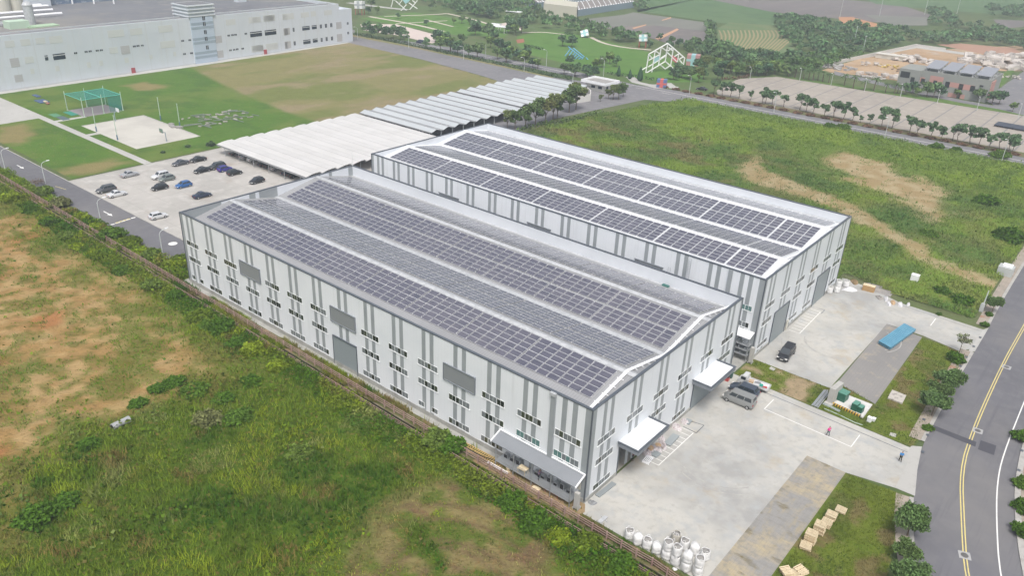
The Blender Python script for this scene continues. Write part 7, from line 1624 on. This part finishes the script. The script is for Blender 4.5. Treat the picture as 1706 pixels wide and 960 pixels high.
def meadcol(X,Y):
    far = sstep(-150,-185,Y)*1.0; n = fbm(X,Y,14,4); n2 = fbm(X+50,Y,5,4)
    a = np.tile(np.array([.10,.168,.038]),(len(X),1)); b_ = np.tile(np.array([.17,.25,.038]),(len(X),1)); d = np.tile(np.array([.18,.165,.07]),(len(X),1)); dk = np.tile(np.array([.07,.135,.035]),(len(X),1))
    c = mixc(a, b_, np.clip(sstep(.42,.62,n)*.8+far*.5,0,1)); c = mixc(c, d, sstep(.45,.62,n2)*(.5*sstep(20,60,X)+.35)*(1-far)); c = mixc(c, dk, sstep(.55,.68,fbm(X,Y+300,10,4))*.6); return c
def colB(X,Y):
    s = soilB(X,Y); soil = mixc(np.tile(np.array([.30,.225,.115]),(len(X),1)), np.tile(np.array([.37,.30,.18]),(len(X),1)), sstep(.4,.65,fbm(X,Y,3,4))); return np.clip(mixc(meadcol(X,Y)*.9, soil, s),0,1)
grid_field('meadow', -26, 135, -213.2, -86.4, 1.0, lambda X,Y: pip(MEADP,X,Y), colB, lambda X,Y: .03+np.clip(pdist(MEADP,X,Y)/4,0,1)*(.5*fbm(X,Y,9,4)+.25*fbm(X,Y,2.5,3)), FIELDM)

# lawns and dry sports field as one coloured sheet
DRYF = [(150,-86.0),(203,-91.4),(262,-103),(290,-110),(290,-200),(150,-200)]
WORN = W2([(100,290),(112,276),(200,264),(222,272),(180,285),(128,294)]), W2([(-10,214),(40,206),(62,222),(40,236),(-10,247)]), W2([(195,143),(240,136),(290,146),(250,153)])
def colF(X,Y):
    g = np.tile(np.array([.075,.15,.022]),(len(X),1)); g = mixc(g, np.tile(np.array([.115,.165,.035]),(len(X),1)), sstep(.42,.66,fbm(X,Y,20,4))); g = mixc(g, np.tile(np.array([.055,.12,.02]),(len(X),1)), sstep(.5,.68,fbm(X+70,Y,7,4))*.7)
    d = np.tile(np.array([.20,.185,.078]),(len(X),1)); d = mixc(d, np.tile(np.array([.145,.165,.05]),(len(X),1)), sstep(.45,.62,fbm(X*1.4,Y*.7+40,22,4))); d = mixc(d, np.tile(np.array([.25,.20,.12]),(len(X),1)), sstep(.50,.68,fbm(X*1.6+11,Y*.6,14,5))*.8)
    c = mixc(g, d, sstep(-.12,.12,pdist(DRYF,X,Y)/10+(fbm(X,Y,9,4)-.5)*.35))
    for i, wp in enumerate(WORN): c = mixc(c, np.tile(np.array([.235,.185,.085]),(len(X),1)), sstep(-.3,.5,pdist(wp,X,Y)/5+(fbm(X,Y+30*i,5,5)-.5)*1.6)*.85)
    return np.clip(c*(.88+.24*fbm(X,Y,2,3))[:,None],0,1)
LAWNF = [(162.2,-9.4),(275.5,-9.4),(282,-196),(224,-190.4),(182.7,-184.8),(158,-179.2),(160.2,-97),(162.2,-97)]
LFM = M('lawn_sheet', (.1,.15,.03), .95, attr='Col', var=[(.8,(.16,.16,.06),.56,.78),(2.5,(.05,.10,.02),.55,.8)], bump=(2,.7,.2))
grid_field('lawn', 157, 283, -197, -9.4, 1.25, lambda X,Y: pip(LAWNF,X,Y), colF, lambda X,Y: np.full(len(X),.004), LFM)
def blades(name, X, Y, Zb, C, nb, h, wd, spread, lab=None):
    """tufts: nb blades (one bent triangle each) at every point"""
    n = len(X); k = nb; Xr = np.repeat(X,k)+rng.normal(0,spread,n*k); Yr = np.repeat(Y,k)+rng.normal(0,spread,n*k); Zr = np.repeat(Zb,k); hr = np.repeat(h,k)*rng.uniform(.5,1.25,n*k)
    a = rng.uniform(0,2*PI,n*k); ln = rng.uniform(.3,1.1,n*k)*hr; wv = np.repeat(wd,k)*rng.uniform(.6,1.3,n*k) if hasattr(wd,'__len__') else wd*rng.uniform(.6,1.3,n*k)
    dx, dy = np.cos(a), np.sin(a); px, py = -dy, dx
    B1 = np.stack([Xr-px*wv,Yr-py*wv,Zr-.05],1); B2 = np.stack([Xr+px*wv,Yr+py*wv,Zr-.05],1); T = np.stack([Xr+dx*ln,Yr+dy*ln,Zr+hr],1)
    V = np.stack([B1,B2,T],1).reshape(-1,3); Cr = np.repeat(C,k,0)*rng.uniform(.7,1.35,(n*k,1)); me = raw_mesh(name, V, n*k, 3, np.clip(np.repeat(Cr,3,0),0,1), LEAF); o = bpy.data.objects.new(name, me); COL.objects.link(o); o['kind'] = 'stuff'; return o
# near field grass
N = 72000; X = rng.uniform(-42,190,N); Y = 4.6+(rng.random(N)**.85)*66
vis_ = np.ones(N,bool); s = soilm(X,Y)*(1-.8*greenpatch(X,Y)); d = drym(X,Y); keep = (rng.random(N) < np.clip(1-s*1.0,0.02,1)*(1-.45*d)) & (Y > 3.25-.0125*X+1.7)
# only what the camera side can see
ahead = ((X-CP.x)*CF.x+(Y-CP.y)*CF.y) > 8; keep &= ahead; X, Y = X[keep], Y[keep]
def grasscol(X,Y):
    n1, n2, n3 = fbm(X,Y,11,4), fbm(X+40,Y,4.5,4), fbm(X,Y+60,2.2,3); c = np.tile(np.array([.105,.155,.016]),(len(X),1))
    c = mixc(c, np.tile(np.array([.042,.095,.010]),(len(X),1)), sstep(.50,.64,n1)); c = mixc(c, np.tile(np.array([.165,.215,.018]),(len(X),1)), sstep(.52,.66,n2)*.9); c = mixc(c, np.tile(np.array([.155,.11,.04]),(len(X),1)), sstep(.60,.72,fbm(X+300,Y+20,5,4))*.85); c = mixc(c, np.tile(np.array([.18,.20,.065]),(len(X),1)), sstep(.62,.74,fbm(X+500,Y+120,6,4))*.8)
    return c*(.85+.5*n3)[:,None]
C = grasscol(X,Y); C = mixc(C, np.tile(DRYC*.95,(len(X),1)), drym(X,Y)*.75*(1-sstep(.44,.58,fbm(X+130,Y+30,3,5)))); sm = soilm(X,Y); C = mixc(C, np.tile(np.array([.09,.19,.012]),(len(X),1)), sm*.7)
C = C*np.where(drym(X,Y)>.4, rng.uniform(.55,1.5,len(X)), 1.0)[:,None]; H = (.3+.8*fbm(X,Y,7,3)**1.3)*(1-.72*drym(X,Y))*(1-.6*sm); blades('tall_grass', X, Y, zL(X,Y)+.05, C, 5, H, .055, .22)
# dense green band along the channel
N = 30000; X = rng.uniform(-24,170,N); u = rng.random(N)**1.3; wdt = 2.2+3.6*fbm(X,X*0,9,3); Y = FY(X)+1.75+u*wdt; C = grasscol(X,Y); C = mixc(C, np.tile(np.array([.14,.19,.022]),(N,1)), sstep(.48,.60,fbm(X+80,Y,5,3))*.9); C = mixc(C, np.tile(np.array([.038,.11,.008]),(N,1)), sstep(.50,.60,fbm(X,Y+210,5,3))*.8)
P = np.stack([X,Y,zL(X,Y)+rng.random(N)*(1.15-.8*u)*(.5+fbm(X,Y,3,3))],1); me = cards_mesh('channel_bank_weeds', P, rng.uniform(.13,.32,N), np.clip(C*rng.uniform(.7,1.3,(N,1)),0,1)); o = bpy.data.objects.new('channel_bank_weeds', me); COL.objects.link(o); o['kind'] = 'stuff'
# reed clumps along the lower field, pale
N = 300; X = rng.uniform(5,95,N); Y = rng.uniform(8,46,N); k_ = (fbm(X,Y,9,3) > .56) & (soilm(X,Y) < .3) & (drym(X,Y) < .3); X, Y = X[k_], Y[k_]; blades('reeds', X, Y, zL(X,Y), np.tile(np.array([.15,.185,.05]),(len(X),1))*rng.uniform(.7,1.2,(len(X),1)), 16, np.full(len(X),1.3), .05, .45)
# herb layer: broad leaf cards as low bushes
N = 26000; X = rng.uniform(-42,190,N); Y = 4.6+(rng.random(N)**.9)*60; nb = fbm(X+11,Y,6,4)
k_ = (nb > .50) & (rng.random(N) > soilm(X,Y)*.93) & (drym(X,Y) < .45) & (Y > 3.25-.0125*X+1.8) & (((X-CP.x)*CF.x+(Y-CP.y)*CF.y) > 8); X, Y, nb = X[k_], Y[k_], nb[k_]
P = np.stack([X,Y,zL(X,Y)+rng.uniform(.1,1.0,len(X))*(nb-.42)*6],1); me = cards_mesh('undergrowth', P, rng.uniform(.25,.5,len(X)), np.clip(grasscol(X+3,Y)*np.array([.8,.9,.9])*rng.uniform(.7,1.2,(len(X),1)),0,1)); o = bpy.data.objects.new('undergrowth', me); COL.objects.link(o); o['kind'] = 'stuff'
# strip between fence and channel / plinth weeds
N = 20000; X = rng.uniform(-24,186,N); u = rng.random(N); Y = np.where(X < 92, .9+u*2.2, -1.9+u*(FY(X)+1.9)); k_ = (fbm(X,Y,4,3) > .46) & ~((X > -1) & (X < 30) & (rng.random(N) < .93)) & ~((X < -.5) & (Y < 2.2)); X, Y = X[k_], Y[k_]; C = grasscol(X,Y); C = mixc(C,np.tile(np.array([.20,.14,.07]),(len(X),1)),sstep(.45,.6,fbm(X+70,Y,3,3))*.6*(X<92)); blades('weeds', X, Y, np.zeros(len(X)), C, 4, .25+.5*rng.random(len(X)), .06, .15)
# meadow grass
N = 60000; X = rng.uniform(-25,118,N); Y = rng.uniform(-213,-87,N); k_ = pip(MEADP,X,Y) & (rng.random(N) > soilB(X,Y)*.97); X, Y = X[k_], Y[k_]
C = meadcol(X,Y)*rng.uniform(.85,1.18,(len(X),1)); blades('meadow_grass', X, Y, .05+.4*fbm(X,Y,9,4)+.15, C, 4, .2+.55*fbm(X,Y,6,3)*rng.uniform(.6,1.2,len(X)), .10, .4)
N = 9000; X = rng.uniform(-25,110,N); Y = rng.uniform(-212,-88,N); nb = fbm(X+31,Y,8,4); k_ = pip(MEADP,X,Y) & (nb > .58) & (soilB(X,Y) < .3); X, Y, nb = X[k_], Y[k_], nb[k_]
P = np.stack([X,Y,.3+rng.uniform(.1,1,len(X))*(nb-.50)*7],1); me = cards_mesh('meadow_scrub', P, rng.uniform(.35,.7,len(X)), np.clip(meadcol(X,Y)*np.array([.75,.88,.9])*rng.uniform(.7,1.2,(len(X),1)),0,1)); o = bpy.data.objects.new('meadow_scrub', me); COL.objects.link(o); o['kind'] = 'stuff'
# rough lawns in the yards
DIRTP = [W2([(1180+a*.1771,590+c*.1771) for a,c in q_]) for q_ in ([(720,190),(850,215),(1000,285),(890,460),(830,445),(700,395)],[(225,70),(330,100),(520,150),(470,175),(330,150),(240,130)],[(620,150),(740,180),(700,205),(640,175)])]
def dirtm(X,Y):
    return np.max([sstep(-.5,.6,pdist(q_,X,Y)/1.2+(fbm(X,Y+9*i,1.6,4)-.5)*2) for i,q_ in enumerate(DIRTP)],0)
def lawnc(X,Y):
    C = np.tile(np.array([.115,.15,.022]),(len(X),1)); C = mixc(C,np.tile(np.array([.165,.13,.06]),(len(X),1)),sstep(.50,.64,fbm(X,Y,2.8,4))*.85); C = mixc(C,np.tile(np.array([.085,.12,.02]),(len(X),1)),sstep(.5,.62,fbm(X+90,Y,6,4))*.7); return mixc(C,np.tile(np.array([.29,.225,.14]),(len(X),1)),dirtm(X,Y))
RL = [(-22.6,3.2),(-22.6,-28.6),(-30.2,-29.3),(-31.6,-20),(-33.4,-8),(-34,3.6)]; GP = [(-.5,-41.2),(-28,-40.5),(-27.8,-75.3),(-19.8,-75.8),(-20.2,-48.2),(-13.5,-50.4),(-13.4,-47.8),(-.5,-47.8)]
for q_, nm, zz in ((RL,'rough_lawn',.012),(GP,'grass_patch',-.002)):
    sheet(nm, q_, ROUGHG, zz-.008)
    grid_field(nm, min(p[0] for p in q_)-.3, max(p[0] for p in q_)+.3, min(p[1] for p in q_)-.3, max(p[1] for p in q_)+.3, .3, lambda X,Y: pip(q_,X,Y), lambda X,Y: np.clip(lawnc(X,Y)*(.8+.4*fbm(X,Y,.8,3))[:,None],0,1), lambda X,Y: np.full(len(X),zz), LFM)
def lawnscatter(name, poly, N, h, wd, cf=None):
    q = poly; X = rng.uniform(min(p[0] for p in q),max(p[0] for p in q),N); Y = rng.uniform(min(p[1] for p in q),max(p[1] for p in q),N); k_ = pip(q,X,Y) & (pdist(q,X,Y) > .15) & (rng.random(N) > dirtm(X,Y)*.95); X, Y = X[k_], Y[k_]; C = lawnc(X,Y); C = mixc(C,np.tile(np.array([.13,.20,.03]),(len(X),1)),sstep(.60,.70,fbm(X+30,Y,2,3))); C = mixc(C,np.tile(np.array([.06,.10,.025]),(len(X),1)),sstep(.52,.66,fbm(X+60,Y,3,3))*.8)
    blades(name, X, Y, np.zeros(len(X)), C, 3, h*(.5+fbm(X,Y,2,3)), wd, .12)
lawnscatter('lawn_grass', [(-22.9,3.2),(-22.9,-28.5),(-30.0,-29.2),(-31.4,-20),(-33.2,-8),(-34,3.6)], 9000, .22, .045)
lawnscatter('lawn_grass', [(-13.6,-50.6),(-13.5,-47.9),(-.8,-47.8),(-.8,-41.4),(-27.8,-40.7),(-27.6,-75),(-20,-75.6),(-20.5,-48.4)], 12000, .2, .05)
lawnscatter('lawn_grass', [(-1,1.9),(-24,2.4),(-24,3.3),(-1,3.1)], 900, .22, .045)

# green verge mass between access road and fence
N = 14000; X = rng.uniform(92,232,N); u = rng.random(N); Y = -1.7+u*(FY(X)+1.5); nb = fbm(X,Y,5,3); k_ = nb > .42; X, Y, nb = X[k_], Y[k_], nb[k_]; n_ = len(X); P = np.stack([X,Y,rng.random(n_)*(.3+(nb-.42)*6)],1); me = cards_mesh('verge_scrub', P, rng.uniform(.18,.4,n_), np.clip(grasscol(X+9,Y)*rng.uniform(.8,1.3,(n_,1))*np.array([.95,1.05,.9]),0,1)); o = bpy.data.objects.new('verge_scrub', me); COL.objects.link(o); o['kind'] = 'stuff'
# sprigs hanging over the channel
N = 9000; X = rng.uniform(-10,180,N); Y = FY(X)+.45+rng.random(N)*.95; nb = fbm(X,X*0+5,7,3); k_ = nb > .45; X, Y = X[k_], Y[k_]; n_ = len(X); P = np.stack([X,Y,rng.uniform(-.3,.35,n_)],1); me = cards_mesh('channel_sprigs', P, rng.uniform(.15,.35,n_), np.clip(grasscol(X,Y)*rng.uniform(.7,1.2,(n_,1)),0,1)); o = bpy.data.objects.new('channel_sprigs', me); COL.objects.link(o); o['kind'] = 'stuff'
# shrubs along the fence and the access road
sl_ = [((30,334),'Y',1.6,'broad yellow-green bush at the left edge beyond the fence'),((62,352),'D',1.1,'dark bush touching the yellow-green one at the left edge'),((92,372),'D',1.2,'dark green bush on the field side of the fence, third from the left edge'),((112,398),'G',1.1,'greyish green reed bush just below the fence near the soil edge'),((140,412),'Y',1.0,'yellowish feathery bush between soil and fence, below the left road lamp'),((165,430),'Y',1.0,'low yellow-green bush right of the feathery one'),((185,422),'D',.9,'small dark bush right against the fence below the dashed road line'),((205,455),'D',1.0,'dark green bush bordering the orange soil in its middle'),((262,478),'G',1.2,'grey-green bush below the fence left of the front hall'),((300,492),'D',.9,'dark low bush under the left corner of the front hall'),
 ((335,532),'Y',1.3,'bright yellow-green bush by the fence, second bay of the front hall'),((368,552),'D',1.3,'dark leafy bush right of the bright yellow-green one by the fence'),((345,545),'D',.9,'dark bush tucked under the bright yellow-green one'),((430,585),'Y',1.2,'yellow-green bush below the fence at the first grey louvre'),((470,612),'Y',1.0,'smaller yellow-green bush right of its bigger twin'),((402,572),'D',1.0,'dark bush just above the yellow-green pair by the fence'),
 ((325,655),'D',1.35,'big dark bush thicket at the tip of the orange soil'),((372,668),'D',1.2,'dark bush thicket right of the biggest one'),((290,640),'D',1.2,'dark bush jutting into the orange soil'),((262,650),'D',1.0,'small dark bush on the orange soil left of the thicket'),((230,675),'D',1.0,'dark bush with two bare stems at the soil edge'),((395,700),'D',1.4,'dark bush below the thicket in the overgrown field'),((345,705),'G',1.5,'olive reed bush in the centre left of the field'),((420,640),'D',1.2,'dark bush above the thicket near the long grass'),((60,868),'D',1.6,'dark bush near the bottom left corner'),((110,840),'D',1.3,'dark bush along the soil edge at lower left'),((150,745),'D',1.1,'dark bush at the lower soil edge below the grey pipe'),((500,760),'G',1.3,'olive bush in the middle of the long grass'),((760,742),'D',1.2,'dark bush next to the fence left of the yellow timber track'),((740,735),'G',1.3,'feathery green bush by the fence above the dry mown patch'),((860,835),'D',1.1,'dark bush along the fence below the lean-to'),((900,870),'D',1.2,'dark bush along the fence right below the lean-to end'),((985,905),'Y',1.0,'bright yellow bush along the fence near the concrete gate post'),((940,893),'Y',1.0,'yellow-green bush along the fence, middle of the bright run'),((1040,940),'D',1.1,'dark green bush along the fence opposite the bulk bags')]
for (pxy, kd, s, lab) in sl_:
    pr = {'Y':SHR_Y,'D':SHR_D,'G':SHR_G}[kd]; p = G(*pxy); place_shrub(pr[int(pxy[0])%2],'shrub',lab,p.x,p.y+(1.0 if p.y < 6.5 else 0),s*(.95 if p.y < 8 else .78),sz=random.uniform(.6,.85) if p.y > 8 else random.uniform(.8,1.05))
for (pxy, kd, s, lab) in [((70,326),'G',1.2,'round shrub between the access road and fence, leftmost'),((97,345),'G',1.25,'round shrub on the road verge, second from the left'),((132,368),'Y',1.1,'light green shrub on the road verge opposite the road arrow'),((160,385),'Y',1.0,'light green shrub on the road verge under the third lamp'),((183,397),'D',1.3,'darker shrub on the road verge beside the yellow dashed line'),((213,412),'Y',1.25,'round yellow-green shrub on the road verge before the hall corner'),((250,432),'G',1.1,'low shrub on the road verge nearest the last street lamp'),((292,448),'Y',1.3,'wide green shrub right at the left corner of the front hall'),((300,440),'G',1.0,'shrub squeezed behind the wide one at the hall corner')]:
    pr = {'Y':SHR_Y,'D':SHR_D,'G':SHR_G}[kd]; p = G(*pxy); place_shrub(pr[int(pxy[0])%2],'verge_shrub',lab,p.x,p.y-.6,s*1.05)
bare = shrub_proto(240, 1.8, 1.8, 420, .14, (.14,.10,.075)); p = G(63,308); place_shrub(bare,'bare_shrub','brown leafless shrub beside the access road at the left',p.x,p.y,1.1)
for (pxy, kd, s, lab) in [((1228,570),'D',.5,'small shrub at the grass edge beside the concrete post of the rear hall'),((1440,520),'D',.9,'x'),]:
    if lab == 'x': continue
    p = G(*pxy); place_shrub(SHR_D[0],'shrub',lab,p.x-1,p.y-.5,s)
for (pxy, s, lab) in [((1665,262),1.6,'dark bush overlapping the public road at the right edge'),((1405,215),1.3,'dark round bush at the meadow edge by the public road'),((1560,247),1.3,'bush standing on the meadow side kerb of the public road'),((1592,252),1.0,'smaller bush next to it on the public road kerb'),((1382,213),1.2,'brownish bush at the meadow corner by the public road'),((1545,395),1.2,'dark bush in the right part of the meadow'),((1640,340),1.8,'large bush near the right edge of the meadow'),((1680,400),2.0,'dark green thicket at the right road side of the meadow'),((1600,505),1.2,'low dark bush beside the short grey pole'),((1570,490),1.0,'dark bush in the meadow left of the grey pole')]:
    p = G(*pxy); place_shrub(SHR_D[int(pxy[0])%2],'shrub',lab,p.x,p.y,s,sz=.8)
# street trees at the road
for (pxy, s, k, lab, sz) in [((1511,893),.80,0,'dark street tree with a bare stem closest to the camera, crown over the road',1.15),((1508,938),.62,1,'small street tree second from the bottom edge',1.0),((1509,990),.85,2,'street tree crown cut by the bottom edge of the photo',1.0),((1552,693),.85,2,'leaning street tree in front of the mottled slab',1.0),((1577,655),.85,0,'wide street tree at the upper right of the leaning one',1.05),((1560,672),.75,1,'street tree squeezed between the wide and leaning ones',1.0),((1652,521),.62,0,'single street tree above the rear driveway by the road',1.2)]:
    p = G(*pxy); place_tree(NEARP[k],'street_tree',lab,'tree',p.x,p.y,s,sz=sz,rz=random.uniform(0,6))
sp = tree_proto(130, 4.0, 1.7, .07, 420, .22, (.16,.18,.10), nlobes=5, crown_base=.5); p = G(1598,588); place_tree(sp,'sapling','thin pale sapling at the grass corner of the rear driveway','tree',p.x,p.y,.9)
for (pxy, s, lab) in [((1592,601),.85,'round dark shrub below the thin sapling'),((1640,543),.45,'small shrub in the kerb strip above the rear driveway'),((1648,526),.4,'tiny shrub at the foot of the single street tree'),((1545,716),.45,'reddish green shrub on the footpath below the leaning tree'),((1700,732),.8,'bush at the right edge beside the white edge line'),((1703,810),.7,'red flowering bush at the right edge, upper'),((1704,850),.8,'bush at the right edge, middle'),((1704,890),.8,'bush at the right edge, lower'),((1564,525),.3,'tiny shrub on the rear driveway kerb')]:
    p = G(*pxy); place_shrub(SHR_D[int(pxy[0])%2],'shrub',lab,p.x,p.y,s)
# ---------------------------------------------------------------- air
HZ = MB(); HZ.box(-1101, 1701, -1501, 601, -2.5, 72)
hm = bpy.data.materials.new('haze'); hm.use_nodes = True; hn = hm.node_tree
for x in list(hn.nodes):
    if x.type == 'BSDF_PRINCIPLED': hn.nodes.remove(x)
pv = hn.nodes.new('ShaderNodeVolumePrincipled'); pv.inputs['Color'].default_value = (.80,.87,.97,1); pv.inputs['Density'].default_value = HAZED; pv.inputs['Anisotropy'].default_value = .2
hn.links.new(pv.outputs[0], hn.nodes['Material Output'].inputs['Volume'])
ho = HZ.build('haze', hm); ho['kind'] = 'stuff'
scene.cycles.volume_bounces = 1; scene.cycles.max_bounces = 6; scene.cycles.transparent_max_bounces = 8
scene.cycles.use_denoising = True
